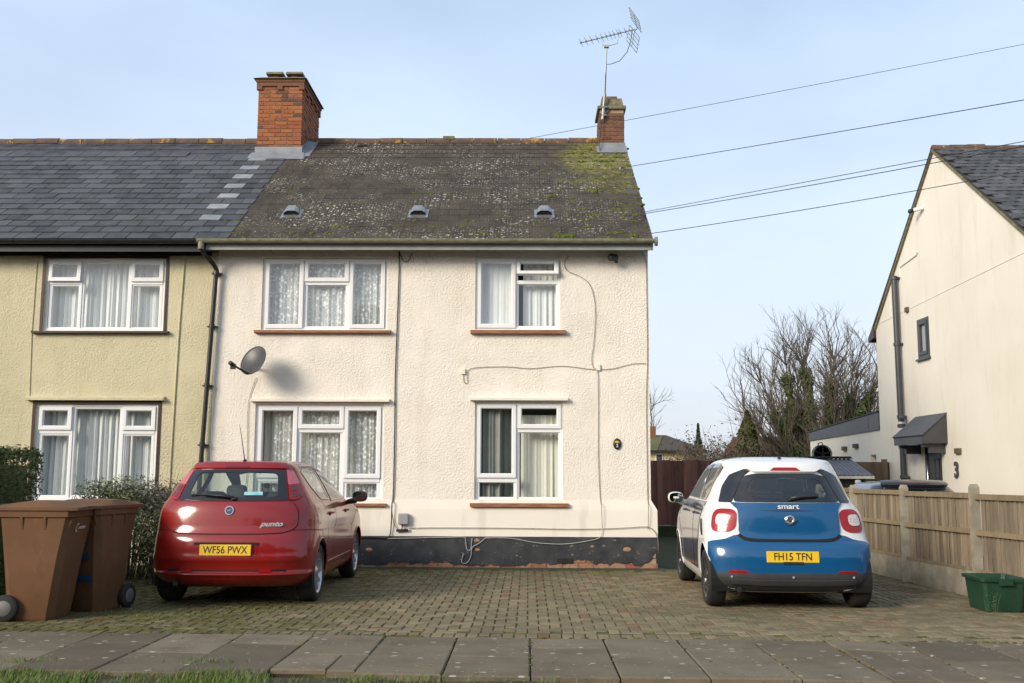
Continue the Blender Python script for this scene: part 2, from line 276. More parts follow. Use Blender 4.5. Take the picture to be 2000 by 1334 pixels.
# ------------------------------------------------------------------ mesh helpers
class MB:
    def __init__(s): s.v = []; s.f = []; s.mi = []; s.cur = 0
    def add(s, vs, fs):
        o = len(s.v); s.v += [tuple(q) for q in vs]; s.f += [tuple(i+o for i in f) for f in fs]; s.mi += [s.cur]*len(fs); return s
    def box(s, x0, x1, y0, y1, z0, z1):
        return s.add([(x0, y0, z0), (x1, y0, z0), (x1, y1, z0), (x0, y1, z0), (x0, y0, z1), (x1, y0, z1), (x1, y1, z1), (x0, y1, z1)],
                     [(0, 3, 2, 1), (4, 5, 6, 7), (0, 1, 5, 4), (1, 2, 6, 5), (2, 3, 7, 6), (3, 0, 4, 7)])
    def hexa(s, p):  # 8 points bottom ring then top ring (CCW from below-front-left)
        return s.add(p, [(0, 3, 2, 1), (4, 5, 6, 7), (0, 1, 5, 4), (1, 2, 6, 5), (2, 3, 7, 6), (3, 0, 4, 7)])
    def bbox(s, x0, x1, y0, y1, z0, z1, b=.01):  # box with chamfered edges along every side (top and vertical edges)
        def ring(z, i): return [(x0+i, y0, z), (x1-i, y0, z), (x1, y0+i, z), (x1, y1-i, z), (x1-i, y1, z), (x0+i, y1, z), (x0, y1-i, z), (x0, y0+i, z)]
        def ins(z, e): return [(x0+e+b*.4, y0+e, z), (x1-e-b*.4, y0+e, z), (x1-e, y0+e+b*.4, z), (x1-e, y1-e-b*.4, z), (x1-e-b*.4, y1-e, z), (x0+e+b*.4, y1-e, z), (x0+e, y1-e-b*.4, z), (x0+e, y0+e+b*.4, z)]
        vs = ring(z0, b)+ring(z1-b, b)+ins(z1, b); fs = [tuple(range(7, -1, -1)), tuple(range(16, 24))]
        for k in (0, 8):
            for i in range(8): fs.append((k+i, k+(i+1) % 8, k+8+(i+1) % 8, k+8+i))
        return s.add(vs, fs)
    def quad(s, a, b, c, d): return s.add([a, b, c, d], [(0, 1, 2, 3)])
    def tube(s, pts, r, n=6, cap=True):
        pts = [Vector(p) for p in pts]; rs = r if isinstance(r, (list, tuple)) else [r]*len(pts)
        vs = []; prev = None
        for i, p in enumerate(pts):
            t = (pts[min(i+1, len(pts)-1)]-pts[max(i-1, 0)])
            if t.length < 1e-9: t = Vector((0, 0, 1))
            t.normalize()
            if prev is None:
                a = Vector((0, 0, 1)) if abs(t.z) < .9 else Vector((1, 0, 0)); e1 = t.cross(a).normalized()
            else:
                e1 = prev-t*prev.dot(t)
                if e1.length < 1e-6: e1 = t.orthogonal()
                e1.normalize()
            prev = e1; e2 = t.cross(e1)
            for k in range(n):
                an = 2*math.pi*k/n; vs.append(p+(e1*math.cos(an)+e2*math.sin(an))*rs[i])
        fs = [(i*n+k, i*n+(k+1) % n, (i+1)*n+(k+1) % n, (i+1)*n+k) for i in range(len(pts)-1) for k in range(n)]
        if cap: fs += [tuple(range(n-1, -1, -1)), tuple((len(pts)-1)*n+k for k in range(n))]
        return s.add(vs, fs)
    def lathe(s, prof, n=24, axis='z', c=(0, 0, 0), cap=True):  # prof: (radius, height)
        vs = []
        for r, h in prof:
            for k in range(n):
                a = 2*math.pi*k/n; p = (r*math.cos(a), r*math.sin(a), h)
                if axis == 'x': p = (h, p[0], p[1])
                if axis == 'y': p = (p[1], h, p[0])
                vs.append((p[0]+c[0], p[1]+c[1], p[2]+c[2]))
        m = len(prof); fs = [(i*n+k, i*n+(k+1) % n, (i+1)*n+(k+1) % n, (i+1)*n+k) for i in range(m-1) for k in range(n)]
        if cap and prof[0][0] > 1e-4: fs.append(tuple(range(n-1, -1, -1)))
        if cap and prof[-1][0] > 1e-4: fs.append(tuple((m-1)*n+k for k in range(n)))
        return s.add(vs, fs)
    def blob(s, c, r, e=.6, nu=14, nv=9, rot=None):  # superellipsoid
        pw = lambda a: math.copysign(abs(a)**e, a); vs = []
        for i in range(nv+1):
            ph = -math.pi/2+math.pi*i/nv
            for k in range(nu):
                th = 2*math.pi*k/nu
                p = Vector((r[0]*pw(math.cos(ph))*pw(math.cos(th)), r[1]*pw(math.cos(ph))*pw(math.sin(th)), r[2]*pw(math.sin(ph))))
                if rot: p = rot @ p
                vs.append((p[0]+c[0], p[1]+c[1], p[2]+c[2]))
        return s.add(vs, [(i*nu+k, i*nu+(k+1) % nu, (i+1)*nu+(k+1) % nu, (i+1)*nu+k) for i in range(nv) for k in range(nu)])
    def prism(s, poly, y0, y1):  # poly in x,z extruded along y
        n = len(poly); vs = [(p[0], y0, p[1]) for p in poly]+[(p[0], y1, p[1]) for p in poly]
        return s.add(vs, [tuple(range(n)), tuple(range(2*n-1, n-1, -1))]+[(i, i+n, (i+1) % n+n, (i+1) % n) for i in range(n)])
    def xprism(s, poly, x0, x1):  # poly in y,z extruded along x
        n = len(poly); vs = [(x0, p[0], p[1]) for p in poly]+[(x1, p[0], p[1]) for p in poly]
        return s.add(vs, [tuple(range(n-1, -1, -1)), tuple(range(n, 2*n))]+[(i, (i+1) % n, (i+1) % n+n, i+n) for i in range(n)])
    def mesh(s, name, mats, smooth=False, angle=None):
        me = bpy.data.meshes.new(name); me.from_pydata(s.v, [], s.f)
        for m in (mats if isinstance(mats, (list, tuple)) else [mats]): me.materials.append(MATS[m])
        me.polygons.foreach_set('material_index', s.mi)
        if smooth:
            me.polygons.foreach_set('use_smooth', [True]*len(s.f)); 
            if angle: me.set_sharp_from_angle(angle=R(angle))
        me.update(); return me

def link(name, me, parent=None, loc=(0, 0, 0), rot=(0, 0, 0), world=True, **props):
    """world=True: loc/mesh are world coordinates although the object is a child."""
    o = bpy.data.objects.new(name, me); COL.objects.link(o); o.location = loc; o.rotation_euler = rot
    if parent is not None:
        o.parent = parent
        if world:
            m = Matrix.Identity(4); p = parent; chain = []
            while p is not None: chain.append(p); p = p.parent
            for q in reversed(chain): m = m @ q.matrix_parent_inverse @ Matrix.LocRotScale(q.location, q.rotation_euler, q.scale)
            o.matrix_parent_inverse = m.inverted()
    for k, v in props.items(): o[k] = v
    return o
def thing(name, label, cat, loc=(0, 0, 0), rot=(0, 0, 0), group=None):
    o = link(name, None, None, loc, rot); o['label'] = label; o['category'] = cat
    if group: o['group'] = group
    return o
def tag(o, label, cat, group=None):
    o['label'] = label; o['category'] = cat
    if group: o['group'] = group
    return o
def text(name, body, size, mat, parent, loc, rot, world=False, sx=1., shear=0., off=0., ext=.0015):
    c = bpy.data.curves.new(name, 'FONT'); c.body = body; c.size = size; c.align_x = 'CENTER'; c.align_y = 'CENTER'; c.shear = shear; c.offset = off; c.extrude = ext
    t = bpy.data.objects.new('t', c); COL.objects.link(t); dg = bpy.context.evaluated_depsgraph_get(); me = bpy.data.meshes.new_from_object(t.evaluated_get(dg))
    bpy.data.objects.remove(t); me.materials.clear(); me.materials.append(MATS[mat])
    o = link(name, me, parent, loc, rot, world); o.scale = (sx, 1, 1); return o
FRONT = (R(90), 0, 0)

def wall_face(mb, x0, x1, z0, z1, holes, y=0., depth=.11):
    xs = sorted({x0, x1, *[h[0] for h in holes], *[h[1] for h in holes]}); zs = sorted({z0, z1, *[h[2] for h in holes], *[h[3] for h in holes]})
    for i in range(len(xs)-1):
        for k in range(len(zs)-1):
            cx, cz = (xs[i]+xs[i+1])/2, (zs[k]+zs[k+1])/2
            if any(h[0] < cx < h[1] and h[2] < cz < h[3] for h in holes): continue
            mb.quad((xs[i], y, zs[k]), (xs[i+1], y, zs[k]), (xs[i+1], y, zs[k+1]), (xs[i], y, zs[k+1]))
    for a, b_, c, d_ in holes:
        mb.quad((a, y, c), (a, y, d_), (a, y+depth, d_), (a, y+depth, c)); mb.quad((b_, y, c), (b_, y+depth, c), (b_, y+depth, d_), (b_, y, d_))
        mb.quad((a, y, d_), (b_, y, d_), (b_, y+depth, d_), (a, y+depth, d_)); mb.quad((a, y, c), (a, y+depth, c), (b_, y+depth, c), (b_, y, c))

def frame_ring(mb, x0, x1, z0, z1, w, y0, y1, bev=.012):
    """four mitred bars with a chamfer towards the glass"""
    o = [(x0, z0), (x1, z0), (x1, z1), (x0, z1)]; i_ = [(x0+w, z0+w), (x1-w, z0+w), (x1-w, z1-w), (x0+w, z1-w)]; c_ = [(x0+w-bev, z0+w-bev), (x1-w+bev, z0+w-bev), (x1-w+bev, z1-w+bev), (x0+w-bev, z1-w+bev)]
    vs = [(p[0], y1, p[1]) for p in o]+[(p[0], y0, p[1]) for p in o]+[(p[0], y0, p[1]) for p in c_]+[(p[0], y0+bev, p[1]) for p in i_]+[(p[0], y1, p[1]) for p in i_]
    fs = []
    for k in range(4):
        n = (k+1) % 4
        for a in range(4): fs.append((a*4+k, a*4+n, a*4+4+n, a*4+4+k))
        fs.append((16+k, 16+n, n, k))
    mb.add(vs, fs)

def curtain(x0, x1, z0, z1, y, mat, amp=.03, wl=.11, parent=None, seed=0, slope=0.):
    rnd = random.Random(seed); n = int((x1-x0)/.012); ph = rnd.random()*6; vs = []; rows = 6
    for r_ in range(rows+1):
        t = r_/rows
        for i in range(n+1):
            x = x0+(x1-x0)*i/n; q = (x-x0)*2*math.pi/wl; w = amp*(.5+.5*t)*(math.sin(q+ph+1.3*math.sin(q*.37+ph))+.5*math.sin(q*2.3+ph*2))
            vs.append((x+slope*t*math.sin(q*.31+ph)*.03, y+w, z1-(z1-z0)*t))
    mb = MB().add(vs, [(r_*(n+1)+i, (r_+1)*(n+1)+i, (r_+1)*(n+1)+i+1, r_*(n+1)+i+1) for r_ in range(rows) for i in range(n)])
    return link('curtain', mb.mesh('curtain', mat, True), parent)

def window(house, x0, x1, z0, z1, panes, mullions, curtains, sill, trim=None, y=0., group=None):
    """panes: (x0,x1,z0,z1,kind) as fractions of the opening, z measured from the top; kind f fixed, s sash, o open sash"""
    W_, H2 = x1-x0, z1-z0; yf = y+.035; mb = MB()
    frame_ring(mb, x0+.002, x1-.002, z0+.002, z1-.002, .045, yf, yf+.07)
    for (a, b_, c, d_) in mullions:  # boxes in fractions
        mb.box(x0+a*W_, x0+b_*W_, yf+.002, yf+.068, z1-d_*H2, z1-c*H2)
    w = link('window', mb.mesh('window', 'white_upvc'), house)
    for (a, b_, c, d_, kind) in panes:
        px0, px1, pz0, pz1 = x0+a*W_, x0+b_*W_, z1-d_*H2, z1-c*H2
        if kind == 'f':
            mb = MB(); mb.quad((px0, yf+.03, pz0), (px1, yf+.03, pz0), (px1, yf+.03, pz1), (px0, yf+.03, pz1)); link('pane', mb.mesh('pane', 'window_glass'), w)
            mb = MB(); frame_ring(mb, px0-.036, px1+.036, pz0-.036, pz1+.036, .048, yf+.014, yf+.05, .010); link('bead', mb.mesh('bead', 'white_upvc'), w)
        else:
            mb = MB(); frame_ring(mb, px0, px1, pz0, pz1, .062, yf-.022, yf+.035, .014); 
            g = MB(); g.quad((px0+.05, yf+.012, pz0+.05), (px1-.05, yf+.012, pz0+.05), (px1-.05, yf+.012, pz1-.05), (px0+.05, yf+.012, pz1-.05))
            k = MB(); k.box(px0+.058, px1-.058, yf+.004, yf+.010, pz0+.056, pz0+.061); k.box(px0+.058, px1-.058, yf+.004, yf+.010, pz1-.061, pz1-.056); k.box(px0+.056, px0+.061, yf+.004, yf+.010, pz0+.062, pz1-.062); k.box(px1-.061, px1-.056, yf+.004, yf+.010, pz0+.062, pz1-.062)
            if kind[0] == 'o':
                an = R(float(kind[1:])); c_, s_ = math.cos(an), math.sin(an)
                for q in (mb, g, k): q.v = [(p[0], yf+(p[1]-yf)*c_-(pz1-p[2])*s_, pz1-(pz1-p[2])*c_-(p[1]-yf)*s_) for p in q.v]
            link('sash', mb.mesh('sash', 'white_upvc'), w); link('pane', g.mesh('pane', 'window_glass'), w); link('gasket', k.mesh('gasket', 'gap_black'), w)
    for c in curtains:
        curtain(x0+c[0]*W_, x0+c[1]*W_, z1-c[3]*H2, z1-c[2]*H2, y+c[6] if len(c) > 6 else y+.16, c[4], parent=w, seed=hash((x0, c[0])) & 255, amp=c[5] if len(c) > 5 else .03)
    # sill
    (sx0, sx1, sz0, sz1, smat) = sill; mb = MB()
    mb.hexa([(sx0, y-.075, sz0), (sx1, y-.075, sz0), (sx1, y+.06, sz0), (sx0, y+.06, sz0), (sx0, y-.075, sz1-.012), (sx1, y-.075, sz1-.012), (sx1, y+.06, sz1), (sx0, y+.06, sz1)])
    link('sill', mb.mesh('sill', smat), w)
    if trim:
        mb = MB(); t = .045
        mb.box(x0-t, x0-.001, y-.012, y+.05, z0, z1+t); mb.box(x1+.001, x1+t, y-.012, y+.05, z0, z1+t); mb.box(x0, x1, y-.012, y+.05, z1+.001, z1+t); link('surround', mb.mesh('surround', trim), w)
    return w

# ------------------------------------------------------------------ setting: ground
g = MB(); g.quad((-400, -300, -.06), (400, -300, -.06), (400, 600, -.06), (-400, 600, -.06)); link('ground', g.mesh('ground', 'lawn'), kind='structure')
g = MB(); g.quad((-60, -18.2, -.05), (60, -18.2, -.05), (60, -10.4, -.05), (-60, -10.4, -.05)); link('road', g.mesh('road', 'asphalt'), kind='structure')
YB = lambda x: -6.27-.029*(x+1.19)     # line between drive and pavement
YF = lambda x: -7.93-.029*(x+1.19)     # front edge of the pavement
g = MB(); g.hexa([(-7.6, YB(-7.6)+.0, -.05), (5.2, YB(5.2), -.05), (4.83, -.02, -.05), (-7.6, -.02, -.05), (-7.6, YB(-7.6), -.009), (5.2, YB(5.2), -.009), (4.83, -.02, -.009), (-7.6, -.02, -.009)])
drive = link('driveway', g.mesh('driveway', 'joint_moss'), kind='structure')
XF = lambda y: 4.80+(.195*(-.33-y)/2.75 if y < -.33 else 0)   # fence line
def in_drive(x, y): return -7.5 < x < XF(y)-.06 and y < -.36
pv = [MB().bbox(-.0955, .0955, -.0455, .0455, -.03, 0, .006).mesh('brick', 'paver')]
pavers = []
for i in range(-2, 135):               # 90 degree herringbone on a 100 mm grid
    for j in range(-4, 66):
        bx, by = -8.0+.1*i, -6.45+.1*j; k = (i-j) % 4
        if k == 0: pavers.append((bx+.1, by+.05, 0))
        elif k == 3: pavers.append((bx+.05, by+.1, 1))
pavers = [p for p in pavers if in_drive(p[0], p[1]) and p[1]-(.05 if p[2] == 0 else .1) > YB(p[0])+.205]
hx = -7.5
while hx < 5.05:
    if hx < XF(-6.3)-.05: pavers.append((hx, YB(hx)+.105, 1))
    hx += .1005
def vis(x, y): return (y+15.15)  # distance from the viewpoint
inview = [p for p in pavers if abs(p[0]-.02*(p[1]+15)) < .52*(p[1]+15.15)]
hidden = [p for p in pavers if p not in set(inview)]
inview.sort(key=lambda p: p[1]); rnd = random.Random(3)
for x, y, k in inview[:300]:
    o = link('brick', pv[0], drive, (x+rnd.uniform(-.002, .002), y, rnd.uniform(-.004, .003)), (rnd.uniform(-.012, .012), rnd.uniform(-.012, .012), (math.pi/2 if k else 0)+rnd.uniform(-.012, .012)))
g = MB()
for x, y, k in inview[300:]+hidden:
    a, b_ = (.0955, .0455) if k == 0 else (.0455, .0955); zz = rnd.uniform(-.004, .003); e = .005; t1, t2 = rnd.uniform(-.002, .002), rnd.uniform(-.002, .002)
    g.add([(x-a, y-b_, zz-.02), (x+a, y-b_, zz-.02), (x+a, y+b_, zz-.02), (x-a, y+b_, zz-.02), (x-a+e, y-b_+e, zz+t1), (x+a-e, y-b_+e, zz+t2), (x+a-e, y+b_-e, zz-t1), (x-a+e, y+b_-e, zz-t2)], [(4, 5, 6, 7), (0, 1, 5, 4), (1, 2, 6, 5), (2, 3, 7, 6), (3, 0, 4, 7)])
b = NB('paver_far'); v = b.pos(); x, y, z = b.xyz(v); r = b.n('ShaderNodeNewGeometry').outputs['Random Per Island']
c = b.mix(r, (.255, .205, .122), (.162, .136, .082)); c = b.mix(b.rng(b.math('FRACT', b.math('MULTIPLY', r, 9.7)), .9, .95), c, (.20, .115, .068)); c = b.mix(b.math('MULTIPLY', b.rng(b.noise(v, .55, 5, .65), .50, .68), .5), c, (.060, .052, .030))
c = b.mix(b.math('MULTIPLY', b.rng(b.noise(v, 5, 5), .45, .7), .6), c, (.095, .082, .038))
reg = b.math('ADD', b.math('ADD', b.rng(x, -.4, -3.0, 0, .75), b.rng(y, -2.2, -.4, 0, .5)), b.math('MULTIPLY', b.rng(b.noise(v, 1.3, 4), .3, .7), .55))
c = b.mix(b.math('MULTIPLY', b.rng(reg, .5, 1.0), b.rng(b.noise(v, 9, 5, .7), .3, .62)), c, (.070, .072, .012))
b.col(c); b.set(Roughness=.9, Specular_IOR_Level=.25); b.bump(b.noise(v, 55, 4), .35, .006)
link('bricks_beyond', g.mesh('bricks_beyond', 'paver_far'), drive, kind='stuff')
g = MB(); g.quad((-7.5, -.36, -.004), (1.95, -.36, -.004), (1.95, -.005, .004), (-7.5, -.005, .004)); link('mossy_edge', g.mesh('mossy_edge', 'green_board'), drive)
# pavement of big slabs
g = MB(); g.hexa([(-14, YF(-14)+.12, -.06), (14, YF(14)+.12, -.06), (14, YB(14)-.005, -.06), (-14, YB(-14)-.005, -.06), (-14, YF(-14)+.12, -.028), (14, YF(14)+.12, -.028), (14, YB(14)-.005, -.028), (-14, YB(-14)-.005, -.028)])
pave = link('pavement', g.mesh('pavement', 'joint_moss'), kind='structure')
def slab(x0, x1, t0, t1):
    gp = .0055; dz = rnd.uniform(-.004, .004); tx, ty = rnd.uniform(-.004, .004), rnd.uniform(-.004, .004)
    def P(x, t, z): return (x, YB(x)-t, z)
    e = .008; q = MB()
    lo = [P(x0+gp, t1-gp, -.05), P(x1-gp, t1-gp, -.05), P(x1-gp, t0+gp, -.05), P(x0+gp, t0+gp, -.05)]
    md = [(p[0], p[1], -.008+dz) for p in lo]
    hi = [(*P(x0+gp+e, t1-gp-e, 0)[:2], dz-tx-ty), (*P(x1-gp-e, t1-gp-e, 0)[:2], dz+tx-ty), (*P(x1-gp-e, t0+gp+e, 0)[:2], dz+tx+ty), (*P(x0+gp+e, t0+gp+e, 0)[:2], dz-tx+ty)]
    q.add(lo+md+hi, [(0, 1, 5, 4), (1, 2, 6, 5), (2, 3, 7, 6), (3, 0, 4, 7), (4, 5, 9, 8), (5, 6, 10, 9), (6, 7, 11, 10), (7, 4, 8, 11), (8, 9, 10, 11)])
    link('slab', q.mesh('slab', 'slab'), pave)
for i in range(-13, 16):
    x0 = -1.19+.605*i
    if i % 2 == 0: parts_ = [(0, .50), (.50, 1.66)]
    else: parts_ = [(0, .90), (.90, 1.66)]
    for a, b_ in parts_:
        if i == -1 and a > .5: slab(x0, x0+.40, a, b_-.12); slab(x0+.40, x0+.605, a, b_-.10)
        elif i in (6, 8) and a > .4: slab(x0, x0+.3, a, b_); slab(x0+.3, x0+.605, a, b_)
        else: slab(x0, x0+.605, a, b_)
# soil verge and grass blades in front
g = MB(); n = 60
vs_ = []
for i in range(n+1):
    x = -13+26*i/n
    for t, zz in ((0, -.035), (.12, -.03), (.5, -.045), (2.4, -.05)): vs_.append((x, YF(x)-t+.02, zz+rnd.uniform(-.012, .012)))
g.add(vs_, [(i*4+k, (i+1)*4+k, (i+1)*4+k+1, i*4+k+1) for i in range(n) for k in range(3)]); g.f = [tuple(reversed(f)) for f in g.f]
link('verge', g.mesh('verge', 'soil'), kind='structure')
g = MB()
def blade(mb, x, y, z, h, lean, w):
    a = rnd.uniform(0, 6.28); dx, dy = math.cos(a)*lean, math.sin(a)*lean; px, py = -math.sin(a)*w, math.cos(a)*w
    mb.add([(x-px, y-py, z), (x+px, y+py, z), (x+dx*.4+px*.7, y+dy*.4+py*.7, z+h*.6), (x+dx*.4-px*.7, y+dy*.4-py*.7, z+h*.6), (x+dx, y+dy, z+h)], [(0, 1, 2, 3), (3, 2, 4)])
def dens(x): return 1. if x < -2.0 else (.55 if x < -1.05 else (.5 if -.45 < x < -.1 else (.015 if x > .2 else .12)))
cnt = 0
while cnt < 15000:
    x = rnd.uniform(-6.5, 3.0); t = abs(rnd.gauss(.05, .35)) if rnd.random() < .8 else rnd.uniform(0, 1.2); t += .06*math.sin(x*3.3)+.05*math.sin(x*8.1+2)
    if rnd.random() > dens(x)*(0.55+.45*math.sin(x*5.1+math.sin(x*11))): continue
    blade(g, x, YF(x)-t+.06*rnd.random(), -.035, rnd.uniform(.02, .075)*(.6+.5*abs(math.sin(x*2.3))), rnd.uniform(.01, .07), rnd.uniform(.0015, .003)); cnt += 1
for x0, y0, sp, m_ in ((-3.62, YB(-3.6)-1.35, .10, 120), (-2.3, YB(-2)-1.3, .12, 160), (-3.4, -5.2, .35, 130), (-2.6, -4.75, .4, 110), (-4.0, -5.0, .25, 120)):
    for q in range(m_): blade(g, x0+rnd.gauss(0, sp), y0+rnd.gauss(0, sp*.35), .0, rnd.uniform(.01, .04), rnd.uniform(.01, .03), .002)
link('grass', g.mesh('grass', 'grass_blade'), kind='stuff')
g = MB()
for q in range(260):   # scattered fallen leaves and bits
    x, y = rnd.uniform(-5, 4.7), rnd.uniform(-8.6, -.4); s_ = rnd.uniform(.006, .018); a = rnd.uniform(0, 6.28)
    if q < 110: x, y = rnd.gauss(-3.2, .9), rnd.gauss(-5.4, .5)
    if q > 220: x = rnd.uniform(3.9, 4.9); y = rnd.uniform(-4.5, -.5); x = min(x, XF(y)-.1)
    ca, sa = math.cos(a)*s_, math.sin(a)*s_; g.add([(x-ca, y-sa, .006), (x+sa*.5, y-ca*.5, .012), (x+ca, y+sa, .007), (x-sa*.5, y+ca*.5, .011)], [(0, 1, 2, 3)])
link('fallen_leaves', g.mesh('fallen_leaves', 'scrub_leaf'), kind='stuff')
g = MB()
for q in range(420):   # soil and moss gathered where the paving meets the slabs and in the slab joints
    if q < 230: x = rnd.choice((rnd.uniform(-2.9, -.9), rnd.gauss(-1.15, .12), rnd.uniform(-4.5, 4.9), rnd.uniform(3.2, 4.9))); y = YB(x)+rnd.gauss(.0, .014); s_ = rnd.uniform(.006, .022)
    else: x = -1.19+.605*rnd.randint(-7, 9)+rnd.gauss(0, .007); y = YB(x)-rnd.uniform(0, 1.6); s_ = rnd.uniform(.005, .014)
    g.blob((x, y, -.003), (s_*1.5, s_, s_*.55), 1, 6, 4)
link('joint_debris', g.mesh('joint_debris', 'joint_moss', True), kind='stuff')

# ------------------------------------------------------------------ houses
EY, EZ, RY, RZ = -.33, 4.745, 4.0, 7.66         # eaves and ridge of the pair
SL = math.hypot(RY-EY, RZ-EZ); sdir = Vector((0, RY-EY, RZ-EZ)).normalized(); snor = Vector((0, -sdir.z, sdir.y))
PITCH = math.atan2(RZ-EZ, RY-EY)
def rp(x, t, o=0.): return Vector((x, EY, EZ))+sdir*t+snor*o
XP, XR, XL = -4.66, 1.785, -15.0
house = thing('cream_house', 'cream roughcast end house with mossy dark roof and two chimneys', 'house', (-1.4, 0, 0))
mb = MB(); mainw = dict(mu=(-3.986, -2.098, 3.458, 4.545), ru=(-.79, .48, 3.469, 4.557), ll=(-4.022, -2.118, .915, 2.345), rl=(-.782, .515, .93, 2.388))
wall_face(mb, XP, XR, .42, 4.72, list(mainw.values()))
mb.quad((XR, 0, .42), (XR, 8, .42), (XR, 8, 4.72), (XR, 0, 4.72)); mb.add([(XR, 0, 4.72), (XR, 8, 4.72), (XR, 4, 7.5)], [(0, 1, 2)]); mb.quad((XR, 8, 0), (XP, 8, 0), (XP, 8, 4.72), (XR, 8, 4.72))
link('wall', mb.mesh('wall', 'cream_roughcast'), house)
# smooth band and black plinth
mb = MB(); bx1 = 1.872
ll_ = mainw['ll'][0]
mb.add([(XP, -.003, .97), (bx1-.085, -.003, .97), (bx1, -.026, .83), (XP, -.026, .83), (XP, -.045, .445), (bx1, -.045, .445), (XP, -.002, .445), (bx1, 0, .445), (bx1, 8, .86), (bx1, 8, .445), (bx1-.085, 8, .93)],
       [(3, 2, 1, 0), (4, 5, 2, 3), (5, 9, 8, 2), (2, 8, 10, 1), (4, 6, 7, 5)])
link('render_band', mb.mesh('render_band', 'smooth_cream'), house)
mb = MB(); xs_ = [XP+(1.875-XP)*i/130 for i in range(131)]; vs_ = []
def ragged(x): return .045+.03*math.sin(x*3.1)+.02*math.sin(x*9.7+1)+.018*math.sin(x*31)+.012*math.sin(x*57)+(.045 if x > .7 else 0)+(.17*max(0, (x-1.66)/.2) if x > 1.66 else 0)
for x in xs_: vs_ += [(x, -.05, max(.03, ragged(x))), (x, -.05, .444), (x, -.034, max(.03, ragged(x)))]
mb.add(vs_, [(i*3, (i+1)*3, (i+1)*3+1, i*3+1) for i in range(130)]+[(i*3+2, (i+1)*3+2, (i+1)*3, i*3) for i in range(130)]); mb.quad((1.875, -.05, .27), (1.875, 8, .27), (1.875, 8, .444), (1.875, -.05, .444))
plinth = link('plinth', mb.mesh('plinth', 'black_plinth'), house)
mb = MB(); mb.box(XP, 1.845, -.028, .2, -.05, .44); link('mortar_bed', mb.mesh('mortar_bed', 'mortar'), plinth)
brick_me = MB().box(-.106, .106, -.012, .04, -.032, .032).mesh('brick', 'plinth_brick')
for row in range(4):
    x = -2.75 + (.11 if row % 2 else 0)
    while x < 1.80:
        if row < 2 or x > 1.62: link('brick', brick_me, plinth, (x, -.028+rnd.uniform(-.008, .008), .037+row*.075), (0, 0, rnd.uniform(-.02, .02)))
        x += .224
for q in range(6): link('brick', brick_me, plinth, (1.852, .08+.225*q, .037+.075*(q % 3)), (0, 0, R(90)))
mb = MB(); mb.box(.42, .64, -.062, -.03, .075, .145)
vent = link('air_brick', mb.mesh('air_brick', 'trim_black'), plinth)
mb = MB()
for i in range(8): mb.box(.425+i*.029, .433+i*.029, -.068, -.06, .075, .145)
for k in range(3): mb.box(.422, .638, -.067, -.061, .076+k*.03, .083+k*.03)
link('grille', mb.mesh('grille', 'soffit_dark'), plinth)
for (x, z, s_) in ((-2.29, .25, .05), (-.73, .385, .045), (-.72, .255, .04), (1.43, .27, .06), (.93, .31, .03)):
    mb = MB(); mb.blob((x, -.051, z), (s_, .008, s_*.55), .9, 10, 6); link('chipped_patch', mb.mesh('chipped_patch', 'plinth_brick', True), plinth)

lace3 = [(.02, .98, 0, 1, 'curtain_white', .03, .24), (.03, .97, .0, .97, 'lace', .02, .15)]
P3 = lambda ty: [(.026, .325, .022, .975, 's'), (.335, .685, .022, ty, 's'), (.355, .665, ty+.045, .955, 'f'), (.695, .974, .022, .975, 's')]
M3 = lambda ty: [(.325, .337, .03, .97), (.683, .695, .03, .97), (.338, .682, ty+.0, ty+.045)]
window(house, *mainw['mu'], P3(.325), M3(.325), lace3, (-4.07, -2.04, 3.405, 3.455, 'red_sill'))
window(house, *mainw['ru'], [(.026, .47, .022, .975, 's'), (.485, .974, .022, .27, 'o24'), (.50, .955, .365, .955, 'f')], [(.47, .486, .03, .97), (.486, .974, .315, .365)],
       [(.0, .5, 0, 1, 'curtain_white', .006), (.56, 1, .0, 1, 'curtain_white', .016, .20)], (-.855, .555, 3.40, 3.462, 'red_sill'))
window(house, *mainw['ll'], [(.026, .325, .022, .75, 's'), (.335, .685, .022, .245, 's'), (.355, .665, .285, .965, 'f'), (.695, .974, .022, .75, 's'), (.05, .31, .80, .955, 'f'), (.715, .955, .80, .955, 'f')],
       [(.325, .337, .03, .97), (.683, .695, .03, .97), (.338, .682, .245, .285), (.03, .325, .752, .79), (.695, .97, .752, .79)], [(.02, .98, 0, 1, 'blind_cream', .03, .30), (.13, .97, .0, 1, 'lace', .025, .17)], (-4.06, -2.055, .868, .915, 'red_sill'))
window(house, *mainw['rl'], [(.026, .465, .022, .755, 's'), (.485, .974, .022, .262, 's'), (.50, .955, .30, .955, 'f'), (.05, .45, .80, .955, 'f')],
       [(.467, .485, .03, .97), (.486, .974, .262, .30), (.03, .467, .757, .80)], [(.0, .30, 0, 1, 'curtain_grey', .035), (.30, .47, .0, 1, 'curtain_grey', .02, .3), (.52, 1, .12, 1, 'blind_cream', .012, .26)], (-.84, .585, .868, .928, 'red_sill'))
for x0, x1, z in ((-4.09, -2.04, 2.385), (-.856, .584, 2.412)):
    mb = MB(); mb.hexa([(x0, -.085, z), (x1, -.085, z), (x1, .02, z), (x0, .02, z), (x0, -.085, z+.03), (x1, -.085, z+.03), (x1, .02, z+.055), (x0, .02, z+.055)]); link('lintel_ledge', mb.mesh('lintel_ledge', 'smooth_cream'), house)
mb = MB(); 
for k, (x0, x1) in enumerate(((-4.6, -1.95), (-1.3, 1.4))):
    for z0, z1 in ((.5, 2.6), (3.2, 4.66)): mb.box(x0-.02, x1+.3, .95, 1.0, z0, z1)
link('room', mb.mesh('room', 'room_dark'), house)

XRF = -4.46
